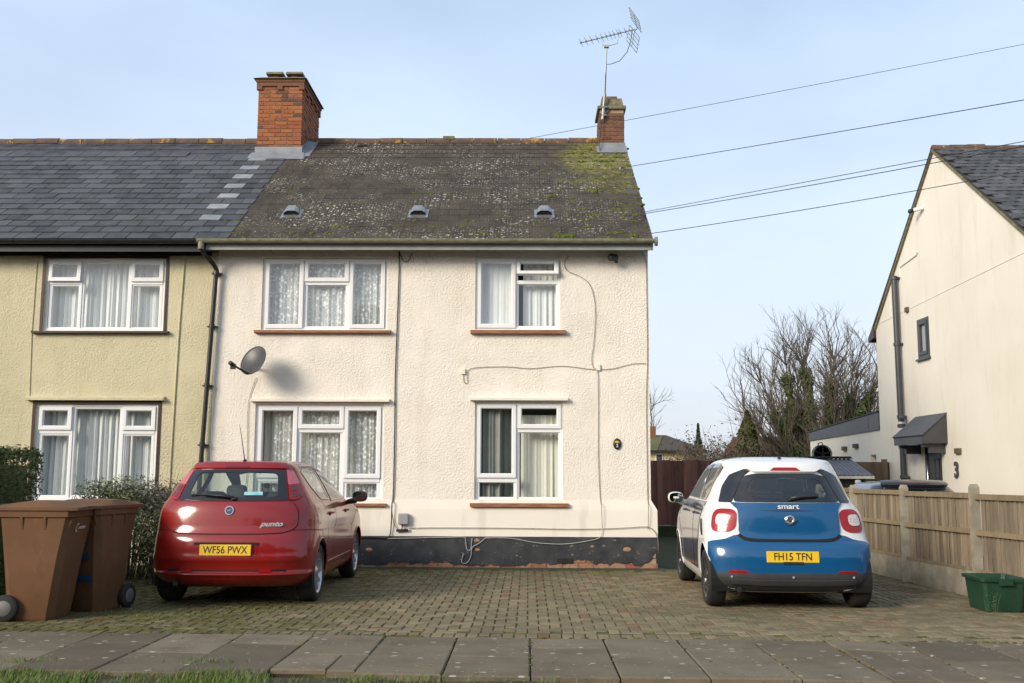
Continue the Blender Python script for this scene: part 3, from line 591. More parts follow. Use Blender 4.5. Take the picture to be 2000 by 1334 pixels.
# roof of the cream house
mb = MB(); x0r, x1r = XP, 1.835
mb.hexa([rp(x0r, 0, -.05), rp(x1r, 0, -.05), rp(x1r, SL, -.05), rp(x0r, SL, -.05), rp(x0r, 0, -.012), rp(x1r, 0, -.012), rp(x1r, SL, -.012), rp(x0r, SL, -.012)])
mb.hexa([(x0r, 8.33, EZ-.06), (x1r, 8.33, EZ-.06), (x1r, 8.33, EZ), (x0r, 8.33, EZ), (x0r, RY, RZ-.05), (x1r, RY, RZ-.05), (x1r, RY+.002, RZ), (x0r, RY+.002, RZ)])
roof = link('roof', mb.mesh('roof', 'soffit_dark'), house)
def slate_mesh(w, L, th, mat):
    q = MB(); q.hexa([(-w/2, 0, th*.2), (w/2, 0, th*.2), (w/2, L, -.008), (-w/2, L, -.008), (-w/2, 0, th*1.25), (w/2, 0, th*1.25), (w/2, L, .0), (-w/2, L, .0)]); return q.mesh('slate', mat)
NR = 20; EX = (SL-.02)/NR
def slates(parent, xa, xb, w, mesh, light=None, limit=None, stuffmat=None, seed=1, rag=None, extra=None):
    rd = random.Random(seed); made = 0; st = MB()
    for r_ in range(NR):
        off = (w/2 if r_ % 2 else 0)+rd.uniform(-.02, .02); x = xa-off
        while x < xb-.01:
            a, b_ = max(x, xa), min(x+w, xb)
            if b_-a > .04:
                t = EX*r_+rd.uniform(-.006, .006); p = rp((a+b_)/2, t, .004+rd.uniform(0, .002)); full = abs((b_-a)-w) < .01
                if limit is None or made < limit:
                    me = mesh[0] if not (light and light(r_, a, b_)) else mesh[1]
                    o = link('slate', me, parent, p, (PITCH+rd.uniform(-.008, .008)+.03, rd.uniform(-.006, .006), rd.uniform(-.008, .008)))
                    o.scale = ((b_-a)/w, 1, 1); made += 1
                else:
                    L = EX*1.35
                    st.hexa([rp(a+.003, t, .004), rp(b_-.003, t, .004), rp(b_-.003, t+L, 0), rp(a+.003, t+L, 0), rp(a+.003, t, .014), rp(b_-.003, t, .014), rp(b_-.003, t+L, .004), rp(a+.003, t+L, .004)])
            x += w
    if st.v: link('slates_beyond', st.mesh('slates_beyond', stuffmat), parent, kind='stuff')
slates(roof, XRF, 1.83, .32, [slate_mesh(.315, EX*1.45, .012, 'mossy_slate'), slate_mesh(.314, EX*1.45, .010, 'bare_felt')], light=lambda r_, a, b_: b_ > 1.75 and b_-a > .15 and r_ in (8, 10, 12), limit=300, stuffmat='mossy_slate', seed=5)
def ridge_mesh(L, r_, mat):
    q = MB(); n = 8; vs_ = []
    for x in (0, L):
        for k in range(n+1):
            a = math.pi*(-.06+1.12*k/n); vs_.append((x, -math.cos(a)*r_*1.05, math.sin(a)*r_))
    fs = [(k, k+1, n+2+k, n+1+k) for k in range(n)]; q.add(vs_, [tuple(reversed(f)) for f in fs]+[tuple(range(n, -1, -1)), tuple(range(n+1, 2*n+2))]); return q.mesh('ridge_tile', mat)
rme = ridge_mesh(.44, .105, 'ridge_tile')
x = XP+.45
while x < 1.30: link('ridge_tile', rme, roof, (x, RY, RZ-.035+rnd.uniform(-.006, .006)), (0, rnd.uniform(-.01, .01), rnd.uniform(-.01, .01))); x += .452
# moss clumps on the old roof
g = MB()
def clump(mb, p, s_, hh):
    mb.blob(p, (s_, s_*.6, hh), 1, 7, 4, Matrix.Rotation(PITCH, 3, 'X'))
for q in range(190):
    if q < 105: x = min(1.78, 1.78-abs(rnd.gauss(0, .55))); t = rnd.uniform(.3, SL-.5) if q < 70 else rnd.uniform(2.4, 4.9)
    else: x = rnd.uniform(XP, 1.7); t = abs(rnd.gauss(0, .9))+.05
    t = round(t/EX)*EX+rnd.uniform(-.03, .02)
    s_ = rnd.uniform(.015, .055)
    for k in range(3): clump(g, rp(x+rnd.gauss(0, s_*1.2), max(.0, min(SL-.1, t+rnd.gauss(0, .02))), .012), s_*rnd.uniform(.6, 1), s_*.5)
for x, t, s_ in ((.55, .10, .11), (.63, .12, .09), (.49, .08, .07), (1.55, .12, .07), (1.1, 2.2, .10), (.35, 1.9, .08)):
    for k in range(8): clump(g, rp(x+rnd.gauss(0, s_*.6), max(0, t+rnd.gauss(0, .025)), .014), s_*rnd.uniform(.3, .6), .035)
link('moss', g.mesh('moss', 'moss', True), roof, kind='stuff')
# roof vents
for x in (-3.70, -1.72, .247):
    q = MB(); 
    def vp(a, t, o): return rp(x+a*.82, 1.02+t*.85, o*.8)
    q.hexa([vp(-.19, -.13, .022), vp(.19, -.13, .022), vp(.19, .3, .022), vp(-.19, .3, .022), vp(-.19, -.13, .032), vp(.19, -.13, .032), vp(.19, .3, .032), vp(-.19, .3, .032)])
    r1 = [(-.155, 0.02), (-.135, .11), (-.075, .175), (.075, .175), (.135, .11), (.155, .02)]; r2 = [(a*.85, o*.8) for a, o in r1]
    q.add([vp(a, .0, o*.62+.014) for a, o in r1]+[vp(a*.93, .13, o*.98+.01) for a, o in r1]+[vp(a*.7, .30, .03) for a, o in r1], [(i, i+1, i+7, i+6) for i in range(5)]+[(i+6, i+7, i+13, i+12) for i in range(5)])
    vo = link('roof_vent', q.mesh('roof_vent', 'vent_metal', True, 35), roof)
    q = MB(); q.add([vp(a*.95, .012, o*.56+.016) for a, o in r1], [tuple(range(5, -1, -1))]); link('vent_mouth', q.mesh('vent_mouth', 'gap_black'), roof)
# gutter, fascia, soffit
def gutter(parent, xa, xb, y, z, r_, mat, brackets):
    q = MB(); n = 9; prof = [(y-math.cos(math.pi*k/n)*r_, z-math.sin(math.pi*k/n)*r_) for k in range(n+1)]; prof2 = [(y-math.cos(math.pi*k/n)*(r_-.006), z-math.sin(math.pi*k/n)*(r_-.006)+.001) for k in range(n+1)]
    pr = prof+prof2[::-1]; m_ = len(pr); q.add([(xa, *p) for p in pr]+[(xb, *p) for p in pr], [(i, (i+1) % m_, (i+1) % m_+m_, i+m_) for i in range(m_)]+[tuple(range(m_)), tuple(range(2*m_-1, m_-1, -1))])
    go = link('gutter', q.mesh('gutter', mat, True, 40), parent); q = MB()
    for bx in brackets:
        pr = [(y-math.cos(math.pi*k/n)*(r_+.007), z+.004-math.sin(math.pi*k/n)*(r_+.007)) for k in range(n+1)]; pr += [(p[0]*1, p[1]) for p in prof[::-1]]; m_ = len(pr); w = .018
        q.add([(bx-w, *p) for p in pr]+[(bx+w, *p) for p in pr], [(i, i+1, i+1+m_, i+m_) for i in range(m_-1)]+[tuple(range(m_)), tuple(range(2*m_-1, m_-1, -1))])
    if brackets: link('gutter_bracket', q.mesh('gutter_bracket', mat), go)
    q = MB(); q.lathe([(0, 0), (r_+.012, 0), (r_+.012, .04), (0, .04)], 16, 'x', (xb-.02, y, z-.03)); 
    if xb > 0: link('gutter_end', q.mesh('gutter_end', 'gutter_grey', True, 40), go)
    return go
gutter(house, -4.87, 1.865, -.375, 4.748, .058, 'gutter_grey', [-4.15, -3.37, -2.6, -1.76, -1.28, -1.22, -.2, .3, 1.05, 1.52])
mb = MB(); mb.box(XP-.1, 1.80, -.30, -.275, 4.605, 4.74); mb.box(XP-.1, 1.80, -.312, -.30, 4.605, 4.645); link('fascia', mb.mesh('fascia', 'fascia_grey'), house)
mb = MB(); mb.box(XP, 1.79, -.275, 0, 4.66, 4.675); link('soffit', mb.mesh('soffit', 'soffit_dark'), house)
mb = MB(); mb.hexa([(1.80, -.30, 4.6), (1.83, -.30, 4.6), (1.83, 4, 7.50), (1.80, 4, 7.50), (1.80, -.30, 4.74), (1.83, -.30, 4.74), (1.83, 4, 7.66), (1.80, 4, 7.66)]); link('bargeboard', mb.mesh('bargeboard', 'fascia_grey'), house)
# downpipe with swan neck
mb = MB(); mb.tube([(-4.81, -.375, 4.70), (-4.81, -.375, 4.62), (-4.775, -.26, 4.53), (-4.69, -.14, 4.42), (-4.655, -.085, 4.34), (-4.665, -.085, 4.2), (-4.775, -.085, 1.4), (-4.80, -.085, .25)], .034, 12)
dp = link('downpipe', mb.mesh('downpipe', 'black_pvc', True, 50), house)
mb = MB(); 
for z in (4.30, 3.5, 2.62, 1.75): x = -4.665-(4.2-z)*.0393 if z < 4.2 else -4.658; mb.lathe([(.034, -.03), (.042, -.03), (.042, .03), (.034, .03)], 12, 'z', (x, -.085, z)); mb.box(x-.07, x+.07, -.085, -.0, z-.018, z+.004)
link('pipe_clip', mb.mesh('pipe_clip', 'black_pvc'), dp)
mb = MB(); mb.tube([(-4.81, -.375, 4.72), (-4.81, -.375, 4.60)], .045, 12); link('gutter_outlet', mb.mesh('gutter_outlet', 'gutter_grey', True, 50), dp)
# cables clipped to the wall
def cable(pts, mat, r_=.006, y=-.014):
    q = [(p[0], y if len(p) == 2 else p[2], p[1]) for p in pts]; out = []
    for i in range(len(q)-1):
        p0, p1, p2, p3 = (Vector(q[max(0, i-1)]), Vector(q[i]), Vector(q[i+1]), Vector(q[min(len(q)-1, i+2)]))
        for k in range(4):
            t = k/4; out.append(.5*((2*p1)+(p2-p0)*t+(2*p0-5*p1+4*p2-p3)*t*t+(3*p1-p0-3*p2+p3)*t**3))
    out.append(Vector(q[-1])); mb = MB(); mb.tube(out, r_*.8, 5); link('cable', mb.mesh('cable', mat, True), house)
cable([(.60, 4.58), (.538, 4.458), (.593, 4.346), (.757, 4.271), (.903, 4.16), (.975, 3.956), (.995, 3.698), (.971, 3.294), (.937, 3.038), (.959, 2.91), (1.022, 2.847), (1.03, 2.6), (1.03, 2.2), (1.024, 1.709), (1.036, 1.246), (1.054, .95), (1.062, .88, -.07), (1.073, .578, -.07)], 'cable_brown', .0055)
cable([(1.073, .578), (1.051, .464), (.967, .412), (.673, .359), (.421, .343), (.085, .366), (-.252, .423), (-.61, .425)], 'cable_white', .006, -.066)
cable([(-.961, 2.851), (-.95, 2.705), (-.922, 2.66), (-.892, 2.696), (-.897, 2.796), (-.825, 2.888), (-.353, 2.911), (.045, 2.886), (.498, 2.924), (.896, 2.877), (1.023, 2.874), (1.239, 2.884), (1.529, 2.957), (1.74, 2.963)], 'cable_brown', .005)
cable([(-1.72, .545), (-1.6, .562), (-.632, .567), (0, .563), (.526, .556), (1.072, .562), (1.471, .581), (1.723, .592), (1.827, .521), (1.87, .397), (1.872, .211)], 'cable_brown', .006, -.062)
cable([(-1.934, 4.66), (-1.935, 4.185), (-1.948, 3.49), (-1.961, 2.804), (-1.958, 2.295), (-1.955, 1.656), (-1.958, 1.128), (-1.965, .95), (-1.969, .9, -.07), (-1.974, .604, -.07), (-1.992, .459, -.07), (-2.055, .415, -.07), (-2.266, .425, -.07), (-2.62, .42, -.07)], 'cable_black', .011, -.02)
cable([(-1.968, .80), (-1.94, .64), (-1.88, .54)], 'cable_black', .006, -.066)
cable([(-1.93, 4.62), (-1.87, 4.50), (-1.80, 4.50), (-1.74, 4.62)], 'cable_black', .007)
cable([(-2.03, .41), (-1.2, .43), (-.93, .435), (-.90, .40), (-.885, .29), (-.86, .25), (-.82, .27), (-.805, .42)], 'cable_white', .006, -.066)
cable([(-.61, .43), (-.70, .35), (-.80, .29), (-.82, .16), (-.88, .07), (-.95, .08), (-.93, .19)], 'cable_white', .006, -.066)
cable([(-4.02, 2.74), (-4.101, 2.5), (-4.129, 2.289), (-4.119, 1.861), (-4.111, 1.3), (-4.15, .9)], 'cable_brown', .005)
cable([(1.7, 4.62), (1.752, 4.5), (1.76, 3.9), (1.757, 3.0), (1.735, 2.4), (1.735, 1.2), (1.74, .95), (1.74, .86, -.066), (1.73, .56, -.066)], 'cable_brown', .006)
cable([(-4.62, .9, -.03), (-4.72, 1.3, -.05), (-4.76, 1.85, -.06), (-4.74, 2.1, -.05)], 'cable_black', .005)
mb = MB(); mb.box(-.99, -.93, -.03, 0, 2.80, 2.88); link('socket_cover', mb.mesh('socket_cover', 'smooth_cream'), house)
mb = MB(); mb.box(1.0, 1.06, -.03, 0, 2.86, 2.95); link('socket_cover', mb.mesh('socket_cover', 'blind_cream'), house)
mb = MB(); mb.tube([(-1.90, -.075, .525), (-1.73, -.075, .535)], .018, 8); link('cable_joint', mb.mesh('cable_joint', 'trim_black'), house)

# chimneys: brick by brick
def chimney(parent, x0, x1, y0, y1, z0, z1, mat, courses_from):
    q = MB(); q.box(x0+.012, x1-.012, y0+.012, y1-.012, z0-.6, z1); ch = link('chimney', q.mesh('chimney', 'mortar'), parent)
    hz = .075; n = int((z1-courses_from)/hz)
    fb = {}
    def bk(L):
        k = round(L, 3)
        if k not in fb: fb[k] = MB().box(-L/2+.007, L/2-.007, 0, .05, -.030, .030).mesh('brick', mat)
        return fb[k]
    for r_ in range(n):
        z = courses_from+hz*(r_+.5)
        for face in (0, 1, 2):
            L = (x1-x0) if face == 0 else (y1-y0); cuts = [0.]; s_ = .1125 if (r_+face) % 2 else .225
            a = s_
            while a < L-.06: cuts.append(a); a += .225 if rnd.random() < .72 else .1125
            cuts.append(L)
            for a, b_ in zip(cuts[:-1], cuts[1:]):
                c = (a+b_)/2; j = rnd.uniform(-.003, .003)
                if face == 0: link('brick', bk(b_-a), ch, (x0+c, y0+j, z))
                elif face == 1: link('brick', bk(b_-a), ch, (x1+j, y0+c, z), (0, 0, R(90)))
                elif x0 > 0: link('brick', bk(b_-a), ch, (x0-j, y1-c, z), (0, 0, R(-90)))
    return ch
ch = chimney(house, -5.05, -4.215, 3.28, 4.80, 7.30, 8.50, 'orange_brick', 7.30)
mb = MB(); mb.box(-5.075, -4.19, 3.255, 4.825, 8.50, 8.575); mb.box(-5.09, -4.175, 3.24, 4.84, 8.577, 8.63)
for x in (-5.075, -4.69, -4.29): mb.box(x, x+.10, 3.255, 3.33, 8.43, 8.499)
for y in (3.6, 4.0, 4.4, 4.72): mb.box(-4.24, -4.19, y, y+.1, 8.43, 8.499)
link('brick_cornice', mb.mesh('brick_cornice', 'brown_brick'), ch)
mb = MB(); mb.hexa([(-5.13, 3.20, 8.633), (-4.135, 3.20, 8.633), (-4.135, 4.88, 8.633), (-5.13, 4.88, 8.633), (-5.0, 3.33, 8.70), (-4.26, 3.33, 8.70), (-4.26, 4.75, 8.70), (-5.0, 4.75, 8.70)]); link('flaunching', mb.mesh('flaunching', 'cement'), ch)
for x, y in ((-4.79, 3.55), (-4.42, 3.55), (-4.79, 4.3), (-4.42, 4.3)):
    mb = MB(); mb.lathe([(.115, 8.66), (.115, 8.78), (.10, 8.78), (.10, 8.68)], 14, 'z', (x, y, 0)); po = link('chimney_pot', mb.mesh('chimney_pot', 'terracotta', True, 40), ch)
    mb = MB(); mb.xprism([(y-.17, 8.785), (y+.17, 8.785), (y+.13, 8.84), (y-.13, 8.84)], x-.155, x+.155); link('pot_cap', mb.mesh('pot_cap', 'cement'), ch)
mb = MB()
mb.hexa([(-5.075, 3.255, 7.13), (-4.19, 3.255, 7.13), (-4.19, 3.275, 7.13), (-5.075, 3.275, 7.13), (-5.07, 3.265, 7.33), (-4.195, 3.265, 7.33), (-4.195, 3.275, 7.33), (-5.07, 3.275, 7.33)])
mb.hexa([rp(-5.16, 4.05, .02), rp(-4.10, 4.05, .02), rp(-4.10, 4.30, .02), rp(-5.16, 4.30, .02), rp(-5.13, 4.06, .032), rp(-4.13, 4.06, .032), rp(-4.15, 4.32, .06), rp(-5.11, 4.32, .06)])
mb.add([(-4.205, 3.255, 7.10), (-4.205, 4.2, 7.70), (-4.205, 4.2, 7.82), (-4.205, 3.255, 7.34), (-4.185, 3.255, 7.10), (-4.185, 4.2, 7.70), (-4.195, 4.2, 7.82), (-4.195, 3.255, 7.34)], [(4, 5, 6, 7), (3, 2, 1, 0), (0, 4, 7, 3), (7, 6, 2, 3)])
mb.hexa([rp(-4.20, 4.2, .02), rp(-4.03, 4.2, .02), rp(-4.03, SL-.05, .02), rp(-4.20, SL-.05, .02), rp(-4.20, 4.2, .03), rp(-4.04, 4.2, .025), rp(-4.04, SL-.05, .025), rp(-4.20, SL-.05, .05)])
link('lead_flashing', mb.mesh('lead_flashing', 'lead'), ch)
cs = chimney(house, 1.335, 1.80, 3.62, 4.38, 7.47, 8.17, 'brown_brick', 7.50)
mb = MB(); mb.box(1.30, 1.835, 3.585, 4.42, 8.172, 8.23); mb.hexa([(1.35, 3.62, 8.232), (1.79, 3.62, 8.232), (1.79, 4.38, 8.232), (1.35, 4.38, 8.232), (1.38, 3.67, 8.40), (1.76, 3.67, 8.40), (1.76, 4.33, 8.40), (1.38, 4.33, 8.40)]); link('flaunching', mb.mesh('flaunching', 'cement'), cs)
mb = MB(); mb.box(1.40, 1.68, 3.75, 4.15, 8.402, 8.47); link('pot_cap', mb.mesh('pot_cap', 'terracotta'), cs)
mb = MB(); mb.hexa([(1.31, 3.59, 7.30), (1.825, 3.59, 7.30), (1.825, 3.615, 7.30), (1.31, 3.615, 7.30), (1.32, 3.60, 7.51), (1.815, 3.60, 7.51), (1.815, 3.615, 7.51), (1.32, 3.615, 7.51)])
mb.hexa([rp(1.27, 4.42, .02), rp(1.835, 4.42, .02), rp(1.835, 4.75, .02), rp(1.27, 4.75, .02), rp(1.28, 4.42, .03), rp(1.83, 4.42, .03), rp(1.83, 4.75, .05), rp(1.28, 4.75, .05)]); link('lead_flashing', mb.mesh('lead_flashing', 'lead'), cs)
mb = MB(); mb.box(-1.64, -1.42, 3.9, 4.12, 7.69, 7.745); link('vent_cap', mb.mesh('vent_cap', 'cement'), roof)
mb = MB(); mb.box(-3.24, -3.08, 0, .012, -.04, .04); mb.v = [tuple(rp(p[0], SL-.33+p[2], .022+p[1])) for p in mb.v]; link('slipped_slate_gap', mb.mesh('slipped_slate_gap', 'gap_black'), roof)

# ------------------------------------------------------------------ neighbour on the left
nb = thing('yellow_house', 'pale yellow roughcast terraced house with grey slate roof at left', 'house', (-8, 0, 0))
nbw = dict(u=(-7.262, -5.445, 3.438, 4.535), l=(-7.285, -5.462, .93, 2.345))
mb = MB(); wall_face(mb, XL, XP-.002, -.05, 4.72, list(nbw.values())); link('wall', mb.mesh('wall', 'yellow_roughcast'), nb)
Pn = lambda ty, k: [(.026, .29, .03, ty, k), (.315, .685, .045, .955, 'f'), (.71, .974, .03, ty, 's'), (.05, .275, ty+.055, .955, 'f'), (.725, .95, ty+.055, .955, 'f')]
Mn = lambda ty: [(.285, .30, .03, .97), (.70, .715, .03, .97), (.03, .285, ty, ty+.04), (.715, .97, ty, ty+.04)]
window(nb, *nbw['u'], Pn(.315, 'o5'), Mn(.315), [(.0, 1, .0, 1, 'curtain_white', .03, .22)], (-7.40, -5.355, 3.395, 3.437, 'brown_paint'), 'brown_paint')
window(nb, *nbw['l'], Pn(.27, 's'), Mn(.27), [(.0, 1, .0, 1, 'curtain_white', .045, .24)], (-7.40, -5.36, .885, .93, 'brown_paint'), 'brown_paint')
mb = MB(); mb.hexa([(-7.42, -.085, 2.395), (-5.37, -.085, 2.395), (-5.37, .02, 2.395), (-7.42, .02, 2.395), (-7.42, -.085, 2.43), (-5.37, -.085, 2.43), (-5.37, .02, 2.47), (-7.42, .02, 2.47)]); link('lintel_ledge', mb.mesh('lintel_ledge', 'yellow_roughcast'), nb)
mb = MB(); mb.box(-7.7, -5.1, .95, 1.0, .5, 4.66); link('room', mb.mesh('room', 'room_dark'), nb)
mb = MB(); mb.hexa([rp(XL, 0, -.05), rp(XP, 0, -.05), rp(XP, SL, -.05), rp(XL, SL, -.05), rp(XL, 0, -.012), rp(XP, 0, -.012), rp(XP, SL, -.012), rp(XL, SL, -.012)])
mb.hexa([(XL, 8.33, EZ-.06), (XP, 8.33, EZ-.06), (XP, 8.33, EZ), (XL, 8.33, EZ), (XL, RY, RZ-.05), (XP, RY, RZ-.05), (XP, RY+.002, RZ), (XL, RY+.002, RZ)]); nroof = link('roof', mb.mesh('roof', 'soffit_dark'), nb)
slates(nroof, -10.3, XRF+.03, .335, [slate_mesh(.322, EX*1.45, .024, 'grey_slate'), slate_mesh(.322, EX*1.45, .026, 'light_slate')], light=lambda r_, a, b_: r_ % 2 == 1 and r_ > 1 and XRF-.60 < b_ < XRF-.24 and b_-a > .2, limit=300, stuffmat='grey_slate', seed=9)
x = -10.4
while x < XP-.5: link('ridge_tile', rme, nroof, (x, RY, RZ-.035+rnd.uniform(-.008, .008)), (0, rnd.uniform(-.012, .012), rnd.uniform(-.01, .01))); x += .452
g = MB()
for q in range(75):
    x = rnd.uniform(-9, XP); t = round(rnd.uniform(.2, SL-.2)/EX)*EX+.01; s_ = rnd.uniform(.012, .03)
    for k in range(2): clump(g, rp(x+rnd.gauss(0, s_*1.3), t+rnd.gauss(0, .012), .018), s_*rnd.uniform(.6, 1), s_*.55)
link('moss', g.mesh('moss', 'moss', True), nroof, kind='stuff')
gutter(nb, XL, -4.88, -.375, 4.735, .058, 'black_pvc', [-8.5, -7.6, -6.7, -5.8])
mb = MB(); mb.box(XL, XP-.1, -.30, -.275, 4.58, 4.735); link('fascia', mb.mesh('fascia', 'black_pvc'), nb)
mb = MB(); mb.box(XL, XP-.002, -.274, -.0, 4.63, 4.655); mb.box(XL, XP-.1, -.05, -.001, 4.575, 4.63); link('soffit', mb.mesh('soffit', 'black_pvc'), nb)
mb = MB(); mb.tube([(-5.167, -.012, 4.6), (-5.209, -.012, 3.3), (-5.24, -.012, 1.5), (-5.25, -.012, 0)], .012, 6); link('conduit', mb.mesh('conduit', 'yellow_roughcast'), nb)
mb = MB(); mb.tube([(-7.40, -.01, 4.58), (-7.415, -.01, 3.43), (-7.39, -.01, 2.45)], .006, 5); link('cable', mb.mesh('cable', 'yellow_roughcast'), nb)

# ------------------------------------------------------------------ house on the right (gable side)
GX = 7.9
h3 = thing('white_gable_house', 'cream rendered gable house with a black door canopy and number 3', 'house', (12, 4, 0))
mb = MB(); gh = [(4.78, 5.62, .12, 1.95), (5.10, 5.68, 3.66, 4.46)]
# gable wall in the plane x = GX (built in y,z and turned)
q = MB(); wall_face(q, .45, 8.17, -.05, 4.70, [(a, b_, c, d_) for a, b_, c, d_ in gh], 0, .10)
mb.add([(GX+p[1], p[0], p[2]) for p in q.v], [tuple(reversed(f)) for f in q.f])
mb.add([(GX, .45, 4.70), (GX, 8.17, 4.70), (GX, 4.45, 7.60)], [(0, 2, 1)]); mb.quad((GX, .45, -.05), (16, .45, -.05), (16, .45, 4.7), (GX, .45, 4.7)); mb.quad((GX, 8.17, -.05), (GX, 8.17, 4.7), (16, 8.17, 4.7), (16, 8.17, -.05))
link('wall', mb.mesh('wall', 'gable_cream'), h3)
mb = MB(); mb.tube([(GX-.002, .45, 4.885), (GX-.002, 3, 4.83), (GX-.002, 8.17, 4.71)], .008, 4); link('cable', mb.mesh('cable', 'blind_cream'), h3)
# extension at the back
mb = MB(); 
q = MB(); wall_face(q, 8.19, 14.0, -.05, 2.35, [(8.55, 8.95, 1.45, 1.80)], 0, .12); mb.add([(GX+p[1]+.015, p[0], p[2]) for p in q.v], [tuple(reversed(f)) for f in q.f]); mb.quad((GX+.015, 14.0, -.05), (GX+.015, 14.0, 2.35), (14, 14, 2.35), (14, 14, -.05)); mb.box(GX+.14, GX+.3, 8.5, 9.0, 1.4, 1.85)
ex = link('extension_wall', mb.mesh('extension_wall', 'gable_cream'), h3)
mb = MB(); mb.hexa([(GX-.02, 8.19, 2.35), (14, 8.19, 2.35), (14, 14.02, 2.27), (GX-.02, 14.02, 2.27), (GX-.02, 8.19, 2.75), (14, 8.19, 2.75), (14, 14.02, 2.50), (GX-.02, 14.02, 2.50)]); link('parapet', mb.mesh('parapet', 'anthracite'), h3)
mb = MB(); mb.box(GX-.05, 14, 8.16, 14.05, 2.752, 2.775); mb.v = [(p[0], p[1], p[2]-(p[1]-8.19)*.0425) for p in mb.v]; link('coping', mb.mesh('coping', 'trim_black'), h3)
mb = MB(); mb.box(GX-.022, GX-.018, 8.9, 8.912, 2.36, 2.71); link('parapet_joint', mb.mesh('parapet_joint', 'gap_black'), h3)
# roof of the gable house
k3 = (7.68-4.62)/(4.45-.15); L3 = math.hypot(7.68-4.62, 4.45-.15); pit3 = math.atan2(7.68-4.62, 4.30)
def rp3(x, t, o=0.): return Vector((x, .15+t*math.cos(pit3)-o*math.sin(pit3), 4.62+t*math.sin(pit3)+o*math.cos(pit3)))
mb = MB(); mb.hexa([rp3(GX-.03, 0, -.06), rp3(16, 0, -.06), rp3(16, L3, -.06), rp3(GX-.03, L3, -.06), rp3(GX-.03, 0, -.005), rp3(16, 0, -.005), rp3(16, L3, -.005), rp3(GX-.03, L3, -.005)])
mb.hexa([(GX-.05, 8.55, 4.40), (16, 8.55, 4.40), (16, 8.55, 4.48), (GX-.05, 8.55, 4.48), (GX-.05, 4.45, 7.60), (16, 4.45, 7.60), (16, 4.452, 7.68), (GX-.05, 4.452, 7.68)]); r3 = link('roof', mb.mesh('roof', 'soffit_dark'), h3)
mb = MB(); mb.box(GX-.04, 16, 8.42, 8.56, 4.36, 4.47); mb.hexa([(GX-.06, 8.17, 4.42), (GX, 8.17, 4.42), (GX, 8.56, 4.36), (GX-.06, 8.56, 4.36), (GX-.06, 8.17, 4.72), (GX, 8.17, 4.72), (GX, 8.56, 4.47), (GX-.06, 8.56, 4.47)]); link('fascia', mb.mesh('fascia', 'brown_paint'), h3)
sl3 = MB(); sl3.hexa([(-.098, 0, .001), (.098, 0, .001), (.098, .26, -.01), (-.098, .26, -.01), (-.10, 0, .018), (.10, 0, .018), (.10, .26, .0), (-.10, .26, .0)])
sl3.v = [(p[0], p[1], p[2]+.03*abs(p[0])/.1*(.5 if p[0] > 0 else .1)) for p in sl3.v]; sme = sl3.mesh('slate', 'gable_slate')
for r_ in range(int(L3/.185)-1, 4, -1):
    for c_ in range(14):
        x = GX-.02+.1+.205*c_+(.1 if r_ % 2 else 0)
        if x < GX+2.75-1.1*(L3-r_*.185)*0: link('slate', sme, r3, rp3(x, r_*.185, .006), (pit3+rnd.uniform(-.02, .03), rnd.uniform(-.03, .03), rnd.uniform(-.03, .03)))
mb = MB()
for r_ in range(0, 5):
    mb.hexa([rp3(GX-.02, r_*.185, .0), rp3(16, r_*.185, .0), rp3(16, r_*.185+.2, -.004), rp3(GX-.02, r_*.185+.2, -.004), rp3(GX-.02, r_*.185, .018), rp3(16, r_*.185, .018), rp3(16, r_*.185+.2, .002), rp3(GX-.02, r_*.185+.2, .002)])
for r_ in range(5, int(L3/.185)): mb.hexa([rp3(GX+2.8, r_*.185, .0), rp3(16, r_*.185, .0), rp3(16, r_*.185+.2, -.004), rp3(GX+2.8, r_*.185+.2, -.004), rp3(GX+2.8, r_*.185, .018), rp3(16, r_*.185, .018), rp3(16, r_*.185+.2, .002), rp3(GX+2.8, r_*.185+.2, .002)])
link('slates_beyond', mb.mesh('slates_beyond', 'gable_slate'), r3, kind='stuff')
rm3 = ridge_mesh(.33, .10, 'ridge_tile'); x = GX-.03
while x < GX+3: link('ridge_tile', rm3, r3, (x, 4.45, 7.635+rnd.uniform(-.012, .012)), (0, rnd.uniform(-.02, .02), rnd.uniform(-.02, .02))); x += .335
mb = MB()
for a, b_, za, zb in ((.15, 4.45, 4.60, 7.66), (8.3, 4.45, 4.55, 7.66)):
    n_ = 18
    for i in range(n_):
        t0, t1 = i/n_, (i+1)/n_; mb.hexa([(GX-.045, a+(b_-a)*t0, za+(zb-za)*t0-.07), (GX+.02, a+(b_-a)*t0, za+(zb-za)*t0-.07), (GX+.02, a+(b_-a)*t1, za+(zb-za)*t1-.07), (GX-.045, a+(b_-a)*t1, za+(zb-za)*t1-.07), (GX-.05, a+(b_-a)*t0, za+(zb-za)*t0-.012), (GX+.02, a+(b_-a)*t0, za+(zb-za)*t0-.012), (GX+.02, a+(b_-a)*t1, za+(zb-za)*t1-.012), (GX-.05, a+(b_-a)*t1, za+(zb-za)*t1-.012)])
link('verge_mortar', mb.mesh('verge_mortar', 'cement'), r3)
